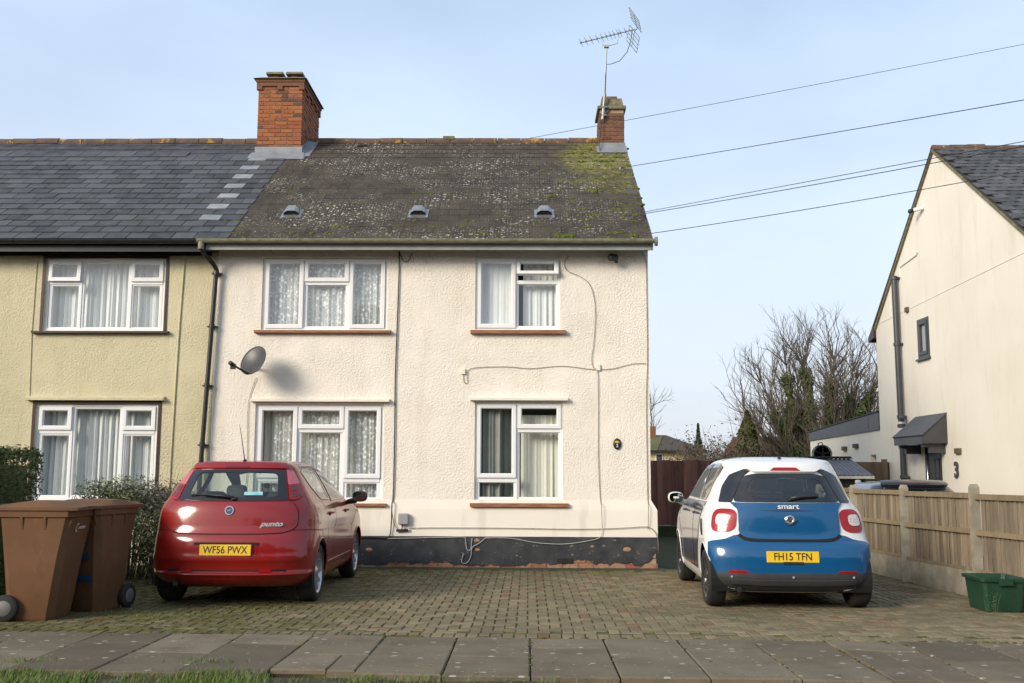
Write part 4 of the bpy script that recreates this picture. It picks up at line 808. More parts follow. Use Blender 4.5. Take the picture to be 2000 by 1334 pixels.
# soil pipe
mb = MB(); mb.tube([(GX-.10, 6.62, 5.55), (GX-.10, 6.57, 2.45)], .062, 12); mb.tube([(GX-.10, 6.55, 2.2), (GX-.10, 6.55, .0)], .062, 12)
sp = link('soil_pipe', mb.mesh('soil_pipe', 'anthracite', True, 50), h3)
for y, z in ((6.62, 5.50), (6.60, 4.08), (6.575, 2.55), (6.57, 2.36), (6.55, 1.30)): mb = MB(); mb.lathe([(.062, -.04), (.078, -.03), (.078, .03), (.062, .04)], 14, 'z', (GX-.10, y, z)); mb.box(GX-.05, GX, y-.09, y+.02, z-.02, z+.02); link('pipe_collar', mb.mesh('pipe_collar', 'anthracite', True, 40), sp)
mb = MB(); mb.blob((GX-.13, 6.42, 2.52), (.05, .07, .06), .7, 10, 6); link('pipe_branch', mb.mesh('pipe_branch', 'anthracite', True, 40), sp); mb = MB(); mb.blob((GX-.1, 6.4, 1.28), (.05, .08, .05), .7, 10, 6); link('pipe_branch', mb.mesh('pipe_branch', 'anthracite', True, 40), sp)
mb = MB(); mb.tube([(GX-.012, 6.5, 5.50), (GX-.012, 6.5, 5.72), (GX-.02, 5.55, 5.78), (GX-.03, 5.45, 5.83)], .012, 5); link('wire', mb.mesh('wire', 'blind_cream'), h3)
# window and door
mb = MB(); q = MB(); frame_ring(q, 5.105, 5.675, 3.665, 4.455, .065, -.02, .06); frame_ring(q, 5.165, 5.615, 3.725, 4.395, .07, -.035, .03); mb.add([(GX+p[1], p[0], p[2]) for p in q.v], [tuple(reversed(f)) for f in q.f]); w3 = link('window', mb.mesh('window', 'anthracite'), h3)
mb = MB(); mb.quad((GX+.0, 5.23, 3.79), (GX+.0, 5.23, 4.33), (GX+.0, 5.55, 4.33), (GX+.0, 5.55, 3.79)); link('pane', mb.mesh('pane', 'window_glass'), w3); mb = MB(); mb.box(GX+.03, GX+.05, 5.15, 5.63, 3.7, 4.42); link('blind', mb.mesh('blind', 'grey_plastic'), w3); mb = MB(); mb.box(GX-.06, GX+.02, 5.06, 5.73, 3.62, 3.655); link('sill', mb.mesh('sill', 'anthracite'), w3)
mb = MB(); mb.box(GX+.03, GX+.08, 4.79, 5.61, .12, 1.94); dr = link('door', mb.mesh('door', 'anthracite'), h3)
mb = MB(); mb.box(GX+.0, GX+.075, 4.785, 4.84, .12, 1.945); mb.box(GX+.0, GX+.075, 5.56, 5.615, .12, 1.945); mb.box(GX, GX+.075, 4.84, 5.56, 1.88, 1.945); link('door_frame', mb.mesh('door_frame', 'trim_black'), dr)
mb = MB(); mb.tube([(GX-.03, 5.43, .6), (GX-.03, 5.43, 1.75)], .016, 8); link('handle', mb.mesh('handle', 'chrome', True), dr)
mb = MB()
for z in (1.25, .78): 
    q = MB(); frame_ring(q, 4.97, 5.20, z, z+.42 if z > 1 else z+.3, .035, -.012, .01); mb.add([(GX+.03+p[1], p[0], p[2]) for p in q.v], [tuple(reversed(f)) for f in q.f])
link('panel_moulding', mb.mesh('panel_moulding', 'trim_black'), dr)
# canopy
mb = MB(); cy0, cy1 = 4.45, 6.0; xo = GX-.47
mb.hexa([(xo, cy0, 2.07), (xo, cy1, 2.07), (GX, cy1, 2.47), (GX, cy0, 2.47), (xo-.02, cy0-.02, 2.10), (xo-.02, cy1+.03, 2.10), (GX, cy1+.03, 2.52), (GX, cy0-.02, 2.52)]); cp = link('canopy', mb.mesh('canopy', 'grey_slate'), h3)
mb = MB(); mb.box(xo+.005, xo+.03, cy0+.03, cy1, 1.93, 2.07); mb.add([(xo+.01, cy0, 1.94), (GX, cy0, 1.94), (GX, cy0, 2.47), (xo+.01, cy0, 2.07), (xo+.01, cy0+.028, 1.94), (GX, cy0+.028, 1.94), (GX, cy0+.028, 2.47), (xo+.01, cy0+.028, 2.07)], [(0, 1, 2, 3), (7, 6, 5, 4), (0, 3, 7, 4), (0, 4, 5, 1), (1, 5, 6, 2)]); link('canopy_cheek', mb.mesh('canopy_cheek', 'anthracite'), cp)
mb = MB(); mb.box(xo+.04, GX-.01, cy0+.04, cy1-.02, 1.955, 1.97); link('canopy_soffit', mb.mesh('canopy_soffit', 'shed_trim'), cp)
for y in (cy0+.12, cy1-.2):
    mb = MB(); mb.xprism([(y, 1.94), (y+.09, 1.94), (y+.09, 1.76), (y, 1.76)], GX-.30, GX-.005); mb.box(GX-.42, GX-.29, y, y+.09, 1.87, 1.94); link('canopy_bracket', mb.mesh('canopy_bracket', 'anthracite'), cp)
for y, z, yy in ((10.8, 1.986, .28), (9.91, 2.027, .28), (6.17, 4.755, .14), (3.965, 1.785, .22)):
    mb = MB(); mb.xprism([(y-yy/2, z-.05), (y+yy/2, z-.05), (y+yy/2, z+.05), (y-yy/2, z+.05)], GX-.05, GX+.02); link('wall_vent', mb.mesh('wall_vent', 'panel_wood'), h3)
n3 = text('number', '3', .40, 'anthracite', h3, (GX-.016, 4.09, 1.425), (R(90), 0, R(-90)), True, 1.0, 0, .012, .012)
cc = thing('security_camera', 'small black camera on a white arm high on the cream gable', 'camera', (GX, 5.05, 6.64))
mb = MB(); mb.tube([(GX-.14, 5.2, 6.63), (GX, 5.05, 6.64)], .042, 10); link('arm', mb.mesh('arm', 'white_upvc', True, 40), cc); mb = MB(); mb.blob((GX-.19, 5.26, 6.62), (.06, .05, .045), .7, 10, 6); link('lens_housing', mb.mesh('lens_housing', 'trim_black', True), cc)

# ------------------------------------------------------------------ things fixed to the cream house
ds = thing('satellite_dish', 'dark grey satellite dish on the cream wall beside the downpipe', 'satellite dish', (-4.06, -.02, 2.90))
az, el = R(-26), R(24); dd = Vector((math.sin(az), -math.cos(az)*math.cos(el), math.sin(el))).normalized(); dx = dd.cross(Vector((0, 0, 1))).normalized(); dz = dx.cross(dd)
dc = Vector((-3.965, -.36, 2.945)); vs_ = []; nr, na = 7, 28
for i in range(nr+1):
    for k in range(na):
        a = 2*math.pi*k/na; r_ = i/nr; vs_.append(dc+dx*math.cos(a)*r_*.222+dz*math.sin(a)*r_*.235+dd*(r_*r_*.055-.02))
fs = [(i*na+k, i*na+(k+1) % na, (i+1)*na+(k+1) % na, (i+1)*na+k) for i in range(nr) for k in range(na)]
m2 = len(vs_); vs_ += [v_-dd*.012 for v_ in vs_]; fs += [tuple(m2+i for i in reversed(f)) for f in fs]+[(nr*na+k, nr*na+(k+1) % na, m2+nr*na+(k+1) % na, m2+nr*na+k) for k in range(na)]
mb = MB().add(vs_, fs); link('reflector', mb.mesh('reflector', 'dish_grey', True), ds)
mb = MB(); lnb = Vector((-4.20, -.62, 2.865)); foot = dc-dz*.225+dd*.03; mb.tube([foot, lnb], .014, 6); link('feed_arm', mb.mesh('feed_arm', 'trim_black'), ds); mb = MB(); mb.tube([lnb-dd*.03+Vector((-.0, 0, .0)), lnb+dd*.07], .032, 10); mb.box(lnb.x-.03, lnb.x+.03, lnb.y-.03, lnb.y+.03, lnb.z-.06, lnb.z-.02); link('receiver', mb.mesh('receiver', 'trim_black', True, 40), ds)
mb = MB(); mb.tube([dc-dd*.03, Vector((-4.02, -.14, 2.91)), Vector((-4.06, -.0, 2.90))], .02, 8); mb.box(-4.11, -4.01, -.015, -.0, 2.84, 2.96); link('bracket', mb.mesh('bracket', 'trim_black'), ds)

ar = thing('tv_aerial', 'television aerial with a grid reflector on a tall pole above the small chimney', 'aerial', (1.36, 4.0, 7.6))
mb = MB(); mb.tube([(1.385, 3.57, 7.95), (1.44, 3.58, 8.45)], .026, 8); mb.tube([(1.43, 3.58, 8.25), (1.475, 3.58, 9.38)], .016, 8); link('pole', mb.mesh('pole', 'pole_grey', True, 50), ar)
mb = MB(); mb.tube([(1.39, 3.575, 8.1), (1.5, 3.60, 8.16), (1.42, 3.60, 8.05)], .012, 5); mb.box(1.36, 1.46, 3.55, 3.61, 8.02, 8.05); mb.box(1.37, 1.47, 3.55, 3.61, 8.18, 8.21); link('bracket', mb.mesh('bracket', 'aluminium'), ar)
A0, A1 = Vector((.97, 3.58, 9.46)), Vector((2.02, 3.58, 9.73)); ad = (A1-A0).normalized(); au = Vector((-ad.z, 0, ad.x))
mb = MB(); mb.tube([A0, A1], .009, 6); link('boom', mb.mesh('boom', 'aluminium'), ar)
mb = MB(); mb.tube([Vector((1.38, 3.58, 9.52)), Vector((1.40, 3.58, 9.42)), Vector((1.54, 3.58, 9.41)), Vector((1.68, 3.58, 9.45)), Vector((1.70, 3.58, 9.62))], .008, 5); mb.box(1.43, 1.52, 3.54, 3.62, 9.37, 9.41); link('cradle', mb.mesh('cradle', 'pole_grey'), ar)
for k, t in enumerate((.02, .115, .21, .31, .40, .48, .555, .62, .69, .735, .83)):
    p = A0.lerp(A1, t); s_ = .095; mb = MB()
    for sx in (-1, 1):
        for q in (-1, 1): mb.tube([p, p+Vector((0, sx*s_, 0))*.8+au*q*.055+ad*.03*sx], .0045, 4)
    mb.box(p.x-.014, p.x+.014, p.y-.014, p.y+.014, p.z-.012, p.z+.02); link('director', mb.mesh('director', 'aluminium'), ar)
ya = Vector((.13, .30, 0))
for c0, c1 in ((Vector((2.045, 3.58, 9.80)), Vector((2.0, 3.58, 10.04))), (Vector((2.01, 3.58, 9.69)), Vector((1.95, 3.58, 9.39)))):
    mb = MB()
    for k in range(5): p = c0.lerp(c1, k/4); mb.tube([p-ya, p+ya], .006, 4)
    for q in (-.96, 0, .96): mb.tube([c0+ya*q, c1+ya*q], .006, 4)
    mb.tube([Vector((2.06, 3.58, 9.745)), c0], .008, 4); link('reflector_grid', mb.mesh('reflector_grid', 'aluminium'), ar)
mb = MB(); mb.tube([A0.lerp(A1, .95), Vector((1.93, 3.57, 9.48)), Vector((1.86, 3.57, 9.27)), Vector((1.72, 3.57, 9.10)), Vector((1.56, 3.57, 9.04)), Vector((1.47, 3.57, 9.03)), Vector((1.45, 3.56, 8.8)), Vector((1.43, 3.55, 8.3)), Vector((1.37, 3.56, 7.9)), Vector((1.33, 3.55, 7.5)), Vector((1.32, 3.35, 7.28))], .007, 5); link('cable', mb.mesh('cable', 'cable_black', True), ar)

pq = thing('number_plaque', 'small black oval house plaque with gold crest and number 2', 'house sign', (1.30, -.02, 1.78))
mb = MB(); mb.blob((1.30, -.02, 1.782), (.058, .018, .082), 1, 24, 10); link('oval_plate', mb.mesh('oval_plate', 'ink_black', True), pq)
mb = MB(); 
for a in range(9): t = math.pi*(.05+.9*a/8); mb.blob((1.30+.026*math.cos(t), -.038, 1.80+.02*math.sin(t)), (.009, .004, .007), 1, 6, 4)
mb.blob((1.30, -.038, 1.802), (.012, .004, .014), 1, 8, 5); link('crest', mb.mesh('crest', 'plate_yellow', True), pq); text('number', '2', .062, 'ink_white', pq, (1.30, -.041, 1.755), FRONT, True, .9, 0, .002)
mbx = thing('cable_box', 'grey plastic cable box low on the cream wall by the black cable', 'junction box', (-1.795, -.05, .60))
mb = MB(); mb.bbox(-.075, .075, -.08, .08, 0, .065, .012); link('cover', mb.mesh('cover', 'grey_plastic'), mbx, (-1.797, -.056, .69), (R(90), 0, 0)); mb = MB(); mb.tube([(-1.81, -.075, .61), (-1.82, -.075, .54)], .008, 6); link('cable', mb.mesh('cable', 'cable_black'), mbx)
fl = thing('floodlight', 'small black security light under the eaves by the right corner', 'lamp', (1.26, -.05, 4.55))
mb = MB(); mb.bbox(-.07, .07, -.045, .045, -.035, .035, .012); link('lamp_head', mb.mesh('lamp_head', 'trim_black'), fl, (1.255, -.16, 4.53), (R(55), 0, R(15))); mb = MB(); mb.tube([(1.27, -.005, 4.58), (1.265, -.10, 4.56), (1.26, -.14, 4.55)], .022, 6); link('arm', mb.mesh('arm', 'trim_black'), fl); mb = MB(); mb.blob((1.30, -.12, 4.47), (.03, .03, .025), .9, 8, 6); link('sensor', mb.mesh('sensor', 'trim_black', True), fl)

# overhead wires
def wire(a, b_, sag, label, r_=.009):
    a, b_ = Vector(a), Vector(b_); pts = [a.lerp(b_, k/16)-Vector((0, 0, sag*4*(k/16)*(1-k/16))) for k in range(17)]; mb = MB(); mb.tube(pts, r_*.8, 5); o = link('overhead_wire', mb.mesh('overhead_wire', 'cable_black', True)); tag(o, label, 'wire', 'overhead wires on the right')
def ext(a, b_, t): return tuple(a[i]+(b_[i]-a[i])*t for i in range(3))
wire((-.303, 9, 9.331), ext((-.303, 9, 9.331), (12.048, 9, 11.765), 1.25), .03, 'topmost thin wire running behind the small chimney', .008)
w2a, w2b = (1.244, 3.2, 6.83), (5.525, -4, 5.522); wire(w2a, ext(w2a, w2b, 1.3), .02, 'thin wire leaving the mossy slates below the small chimney', .007)
w3a, w3b = (1.83, 1.5, 5.597), (5.494, -4, 4.997); wire(w3a, ext(w3a, w3b, 1.3), .03, 'lower of the two close parallel wires that cross the gable tip', .007)
w3a, w3b = (1.83, 1.5, 5.623), (5.495, -4, 5.030); wire(w3a, ext(w3a, w3b, 1.3), .0, 'upper of the two close parallel wires that cross the gable tip', .006)
w4a, w4b = (1.83, .3, 4.988), (5.723, -2, 5.166); wire(w4a, ext(w4a, w4b, 1.2), .03, 'lowest wire running from the gutter corner to the right', .007)

# ------------------------------------------------------------------ fences
fe = thing('boundary_fence', 'low wooden fence on concrete base panels along the right of the drive', 'fence', (4.9, -2, 0))
posts = [(-5.22, 1.26), (-3.36, 1.245), (-1.53, 1.215), (.30, 1.19), (2.1, 1.18)]
for y, h in posts:
    x = XF(y)+.0; mb = MB(); mb.box(x-.045, x+.045, y-.045, y+.045, -.05, h-.03); mb.hexa([(x-.045, y-.045, h-.03), (x+.045, y-.045, h-.03), (x+.045, y+.045, h-.03), (x-.045, y+.045, h-.03), (x-.03, y-.03, h+.01), (x+.03, y-.03, h+.01), (x+.03, y+.03, h+.01), (x-.03, y+.03, h+.01)]); link('post', mb.mesh('post', 'concrete'), fe)
bme = MB(); bme.hexa([(-.01, -.052, 0), (.008, -.052, 0), (.014, .052, 0), (.004, .052, 0), (-.01, -.052, .80), (.008, -.052, .80), (.014, .052, .80), (.004, .052, .80)]); bme = bme.mesh('board', 'fence_wood')
for (ya, ha), (yb, hb) in zip(posts[:-1], posts[1:]):
    y0, y1 = ya+.05, yb-.05; X0, X1 = XF(ya)+.012, XF(yb)+.012
    mb = MB(); mb.hexa([(X0-.025, y0, -.05), (X0+.025, y0, -.05), (X1+.025, y1, -.05), (X1-.025, y1, -.05), (X0-.025, y0, .285), (X0+.025, y0, .285), (X1+.025, y1, .28), (X1-.025, y1, .28)]); link('gravel_board', mb.mesh('gravel_board', 'concrete'), fe)
    for z, hh, pr in ((.287, .035, .03), (.70, .055, .036), (1.095, .06, .036)):
        mb = MB(); mb.hexa([(X0-pr, y0, z), (X0+.02, y0, z), (X1+.02, y1, z-.01), (X1-pr, y1, z-.01), (X0-pr+.008, y0, z+hh), (X0+.02, y0, z+hh), (X1+.02, y1, z+hh-.01), (X1-pr+.008, y1, z+hh-.01)]); link('rail', mb.mesh('rail', 'rail_wood'), fe)
    y = y0+.05
    while y < y1-.03:
        t = (y-y0)/(y1-y0); o = link('board', bme, fe, (X0+(X1-X0)*t+rnd.uniform(-.003, .003), y, .312), (0, rnd.uniform(-.004, .004), rnd.uniform(-.04, .04))); y += .088+rnd.uniform(-.008, .008)
bf = thing('back_fence', 'tall dark red-brown board fence between the two houses', 'fence', (3.4, 8, 0))
bm2 = MB().box(-.055, .055, -.012, .012, 0, 1.42).mesh('board', 'dark_fence_wood')
x = 1.95; k = 0
while x < 5.2: link('board', bm2, bf, (x, 8+(.014 if k % 2 else 0), .22+rnd.uniform(-.01, .012)), (0, rnd.uniform(-.008, .008), rnd.uniform(-.05, .05))); x += .098; k += 1
mb = MB(); mb.box(1.95, 5.2, 7.97, 8.02, -.05, .20); link('base_board', mb.mesh('base_board', 'green_board'), bf)
for x in (2.10, 3.95, 5.15): mb = MB(); mb.box(x-.05, x+.05, 8.03, 8.12, -.05, 1.70 if x < 2.2 else 1.6); link('post', mb.mesh('post', 'dark_fence_wood'), bf)
mb = MB()
for z in (.5, 1.25): mb.box(1.95, 5.2, 8.03, 8.07, z, z+.07)
link('rail', mb.mesh('rail', 'dark_fence_wood'), bf)
g = MB(); g.quad((1.9, -.3, -.03), (4.85, -.3, -.03), (4.85, 8, -.03), (1.9, 8, -.03)); link('side_path', g.mesh('side_path', 'green_board'), kind='structure')
bp_ = thing('brown_fence_panel', 'flat brown wooden panel standing between the shed and gable house', 'fence', (7.5, 7.6, 0))
x = 6.62
while x < 7.78: mb = MB(); mb.box(x+.002, x+.138, 7.60, 7.625, -.03, 1.62); link('board', mb.mesh('board', 'panel_wood'), bp_); x += .14
mb = MB(); mb.box(7.70, 7.80, 7.50, 7.59, -.05, 1.68); link('post', mb.mesh('post', 'panel_wood'), bp_)

# shed and hose reel
sh = thing('garden_shed', 'low black garden shed with grey ribbed metal roof behind the fence', 'shed', (5.7, 5.4, 0))
sx0, sx1, sy0, sy1 = 4.75, 6.42, 4.75, 7.1
mb = MB(); mb.box(sx0, sx1, sy0, sy1, -.05, 1.30); mb.xprism([(sy0, 1.30), (sy1, 1.30), ((sy0+sy1)/2, 1.60)], sx0, sx1); link('wall', mb.mesh('wall', 'shed_black'), sh)
mb = MB(); n_ = 44; xa, xb = sx0-.05, sx1+.13; ym = 6.0; vs_ = []
for i in range(n_*2+1):
    x = xa+(xb-xa)*i/(n_*2); zz = .018 if i % 4 in (1, 2) else 0
    vs_ += [(x, sy0-.14, 1.325+zz), (x, ym, 1.655+zz), (x, sy1+.1, 1.38+zz)]
mb.add(vs_, [(i*3+k, (i+1)*3+k, (i+1)*3+k+1, i*3+k+1) for i in range(n_*2) for k in range(2)]); link('roof', mb.mesh('roof', 'shed_roof'), sh)
mb = MB(); mb.box(xa, xb, sy0-.15, sy0-.12, 1.27, 1.322); link('eaves_trim', mb.mesh('eaves_trim', 'shed_trim'), sh)
mb = MB(); mb.box(xa-.01, xb+.01, ym-.07, ym+.07, 1.668, 1.69)
for i in range(22): x = xa+(xb-xa)*(i+.5)/22; mb.box(x-.02, x+.02, ym-.09, ym+.09, 1.69, 1.712)
link('ridge_cap', mb.mesh('ridge_cap', 'shed_black'), sh)
hr = thing('hose_reel', 'black hose reel standing above the ridge of the shed roof', 'hose reel', (6.35, 7.35, 0))
mb = MB()
for r_ in (.115, .135, .155, .17): mb.lathe([(r_, -.05), (r_+.012, -.05), (r_+.012, .05), (r_, .05)], 26, 'y', (6.35, 7.35, 1.78))
mb.lathe([(.0, -.05), (.07, -.05), (.07, .05), (0, .05)], 16, 'y', (6.35, 7.35, 1.78)); link('hose_coil', mb.mesh('hose_coil', 'trim_black', True, 40), hr)
mb = MB()
for y in (7.27, 7.43):
    pts = [(6.35+.19*math.cos(a), y, 1.78+.19*math.sin(a)) for a in [math.pi*2*k/24 for k in range(25)]]; mb.tube(pts, .011, 5)
    for k in range(5): a = k*1.257+.3; mb.tube([(6.35, y, 1.78), (6.35+.19*math.cos(a), y, 1.78+.19*math.sin(a))], .012, 4)
mb.tube([(6.27, 7.35, 1.95), (6.28, 7.35, 2.02), (6.36, 7.35, 2.03), (6.38, 7.35, 1.96)], .012, 6); mb.tube([(6.2, 7.35, -.03), (6.35, 7.35, 1.7), (6.5, 7.35, -.03)], .02, 5); link('reel_frame', mb.mesh('reel_frame', 'trim_black', True, 50), hr)

# ------------------------------------------------------------------ vehicles: one smooth parametric body surface, panels cut out of it
def pchip(xk, yk, x):
    xk, yk = np.asarray(xk, float), np.asarray(yk, float); h = np.diff(xk); dl = np.diff(yk)/h; n = len(xk); d_ = np.zeros(n)
    for i in range(1, n-1):
        if dl[i-1]*dl[i] > 0:
            w1, w2 = 2*h[i]+h[i-1], h[i]+2*h[i-1]; d_[i] = (w1+w2)/(w1/dl[i-1]+w2/dl[i])
    d_[0], d_[-1] = dl[0], dl[-1]
    i = np.clip(np.searchsorted(xk, x)-1, 0, n-2); t = (x-xk[i])/h[i]; t = np.clip(t, 0, 1)
    return (2*t**3-3*t**2+1)*yk[i]+(t**3-2*t**2+t)*h[i]*d_[i]+(-2*t**3+3*t**2)*yk[i+1]+(t**3-t**2)*h[i]*d_[i+1]
class Surf:
    QL, SL_, QF = .9, 2.2, 1.0
    def __init__(s, rows):
        s.r = np.array(rows, float); V = [0]
        for a, b_ in zip(s.r[:-1], s.r[1:]): V.append(V[-1]+max(.004, math.sqrt((b_[0]-a[0])**2+(b_[1]-a[1])**2+(.8*(b_[2]-a[2]))**2)))
        s.V = np.array(V); s.vmax = V[-1]
    def row(s, v): return [pchip(s.V, s.r[:, k], v) for k in range(8)]
    def V_of(s, z): return float(np.interp(z, s.zt, s.vt)) if hasattr(s, 'zt') else s._tab(z)
    def _tab(s, z):
        s.vt = np.linspace(0, s.vmax, 3000); s.zt = np.maximum.accumulate(s.row(s.vt)[0]+np.arange(3000)*1e-9); return float(np.interp(z, s.zt, s.vt))
    def ev(s, X, v):   # X: metric coordinate round the car, signed
        X, v = np.asarray(X, float), np.asarray(v, float); z, w, yr, yf, Lr, nr, Lf, nf = s.row(v); a = np.abs(X); sg = np.where(X < 0, -1., 1.)
        th = np.clip(a/s.QL, 0, 1)*math.pi/2; sn, cs = np.sin(th), np.cos(th); r_ = (sn**nr+cs**nr)**(-1/nr); x1, y1 = w*sn*r_, yr+Lr*(1-cs*r_)
        t = np.clip((a-s.QL)/s.SL_, 0, 1); y2 = yr+Lr+(yf-Lf-yr-Lr)*t
        th = np.clip((s.QL+s.SL_+s.QF-a)/s.QF, 0, 1)*math.pi/2; sn, cs = np.sin(th), np.cos(th); r_ = (sn**nf+cs**nf)**(-1/nf); x3, y3 = w*sn*r_, yf-Lf*(1-cs*r_)
        q1, q3 = a < s.QL, a > s.QL+s.SL_
        x = np.where(q1, x1, np.where(q3, x3, w)); y = np.where(q1, y1, np.where(q3, y3, y2)); return np.stack([x*sg, y, z], -1)
    def nrm(s, X, v):
        e = .004; v = np.clip(v, e, s.vmax-e); a = s.ev(X+e, v)-s.ev(X-e, v); b_ = s.ev(X, v+e)-s.ev(X, v-e); n = np.cross(a, b_); n /= np.linalg.norm(n, axis=-1, keepdims=True)+1e-12
        return n
    def X_rear(s, x, z):
        v = s.V_of(z); lo, hi = 0., s.QL
        for _ in range(40):
            m_ = (lo+hi)/2
            if s.ev(m_, v)[0] < abs(x): lo = m_
            else: hi = m_
        return math.copysign(lo, x), v
    def X_side(s, y, z):
        v = s.V_of(z); lo, hi = 0., s.QL+s.SL_+s.QF
        for _ in range(40):
            m_ = (lo+hi)/2
            if s.ev(m_, v)[1] < y: lo = m_
            else: hi = m_
        return lo, v
def dens_poly(P, ml, closed=True):
    out = []; n = len(P)
    for i in range(n if closed else n-1):
        a, b_ = np.array(P[i]), np.array(P[(i+1) % n]); k = max(1, int(np.linalg.norm(b_-a)/ml)+1)
        for j in range(k): out.append(tuple(a+(b_-a)*j/k))
    if not closed: out.append(tuple(P[-1]))
    return out
def round_poly(P, r_, n=5):
    out = []; m_ = len(P)
    for i in range(m_):
        p0, p, p1 = (np.array(P[i-1], float), np.array(P[i], float), np.array(P[(i+1) % m_], float)); a, b_ = p0-p, p1-p; la, lb = np.linalg.norm(a), np.linalg.norm(b_); q = min(r_ if not isinstance(r_, (list, tuple)) else r_[i], la*.45, lb*.45)
        if q < 1e-4: out.append(tuple(p)); continue
        A, B = p+a/la*q, p+b_/lb*q
        for k in range(n+1): t = k/n; out.append(tuple((1-t)**2*A+2*t*(1-t)*p+t*t*B))
    return out
def inpoly(pts, P):
    x, y = pts[:, 0], pts[:, 1]; c = np.zeros(len(pts), bool); P = np.array(P); j = len(P)-1
    for i in range(len(P)):
        xi, yi, xj, yj = *P[i], *P[j]
        if yi != yj: c ^= ((yi > y) != (yj > y)) & (x < (xj-xi)*(y-yi)/(yj-yi)+xi)
        j = i
    return c
def cut_mesh(s, name, mat, outline, holes=(), off=0., depth=.0, step=.07, ml=.035, mirror=False, bulge=0.):
    """triangulated piece of the body surface inside outline (metric X,V), analytic normals, optional edge wall of given depth"""
    loops = [dens_poly(outline, ml)]+[dens_poly(h, ml) for h in holes]; pts = []; edges = []
    for L in loops: o = len(pts); pts += L; edges += [(o+i, o+(i+1) % len(L)) for i in range(len(L))]
    arr = np.array(loops[0]); x0, y0 = arr.min(0); x1, y1 = arr.max(0); gx, gy = np.meshgrid(np.arange(x0+step*.5, x1, step), np.arange(y0+step*.5, y1, step*.8)); G = np.stack([gx.ravel(), gy.ravel()], -1)
    keep = inpoly(G, loops[0])
    for h in loops[1:]: keep &= ~inpoly(G, h)
    G = G[keep]; allb = np.array(pts)
    if len(G): dm = np.min(np.linalg.norm(G[:, None, :]-allb[None], axis=2), axis=1); G = G[dm > step*.35]
    vv = [Vector(p) for p in pts]+[Vector(p) for p in G]; r_ = delaunay_2d_cdt(vv, edges, [], 0, 1e-6); P = np.array([(p[0], p[1]) for p in r_[0]]); T = np.array([f for f in r_[2] if len(f) == 3])
    C = P[T].mean(1); k = inpoly(C, loops[0])
    for h in loops[1:]: k &= ~inpoly(C, h)
    T = T[k]
    sg = -1. if mirror else 1.
    Q = s.ev(P[:, 0], P[:, 1]); N = s.nrm(P[:, 0], P[:, 1])
    if bulge:
        dmin = np.min(np.linalg.norm(P[:, None]-np.array(loops[0])[None], axis=2), axis=1); Q = Q+N*(bulge*np.clip(dmin/dmin.max(), 0, 1)**.5)[:, None]
    Q = Q+N*off
    if mirror: Q[:, 0] *= -1; N[:, 0] *= -1
    area = (P[T[:, 1]]-P[T[:, 0]]); ar2 = (P[T[:, 2]]-P[T[:, 0]]); cr = area[:, 0]*ar2[:, 1]-area[:, 1]*ar2[:, 0]; T[cr < 0] = T[cr < 0][:, ::-1]
    if mirror: T = T[:, ::-1]
    V_ = [tuple(q) for q in Q]; NN = [tuple(q) for q in N]; Fc = [tuple(int(i) for i in t) for t in T]
    if depth:
        for L in loops:
            o = len(V_); A = np.array(L); B = s.ev(A[:, 0], A[:, 1]); n2 = s.nrm(A[:, 0], A[:, 1]); top = B+n2*off; bot = B+n2*(off-depth); 
            if mirror:
                for w_ in (top, bot, n2): w_[:, 0] *= -1
            n = len(L); tang = np.roll(top, -1, 0)-np.roll(top, 1, 0); out = np.cross(tang, n2); out /= np.linalg.norm(out, axis=1, keepdims=True)+1e-9
            cent = top.mean(0); flip = -1 if np.sum(out*(top-cent)) < 0 else 1
            if L is not loops[0]: flip *= -1
            out *= flip; tn = out*.6+n2*.4
            V_ += [tuple(q) for q in top]+[tuple(q) for q in bot]; NN += [tuple(q) for q in tn]+[tuple(q) for q in out]
            Fc += [(o+i, o+n+i, o+n+(i+1) % n, o+(i+1) % n) for i in range(n)]
    me = bpy.data.meshes.new(name); me.from_pydata(V_, [], Fc); me.materials.append(MATS[mat]); me.polygons.foreach_set('use_smooth', [True]*len(Fc)); me.update()
    me.normals_split_custom_set_from_vertices(NN); return me
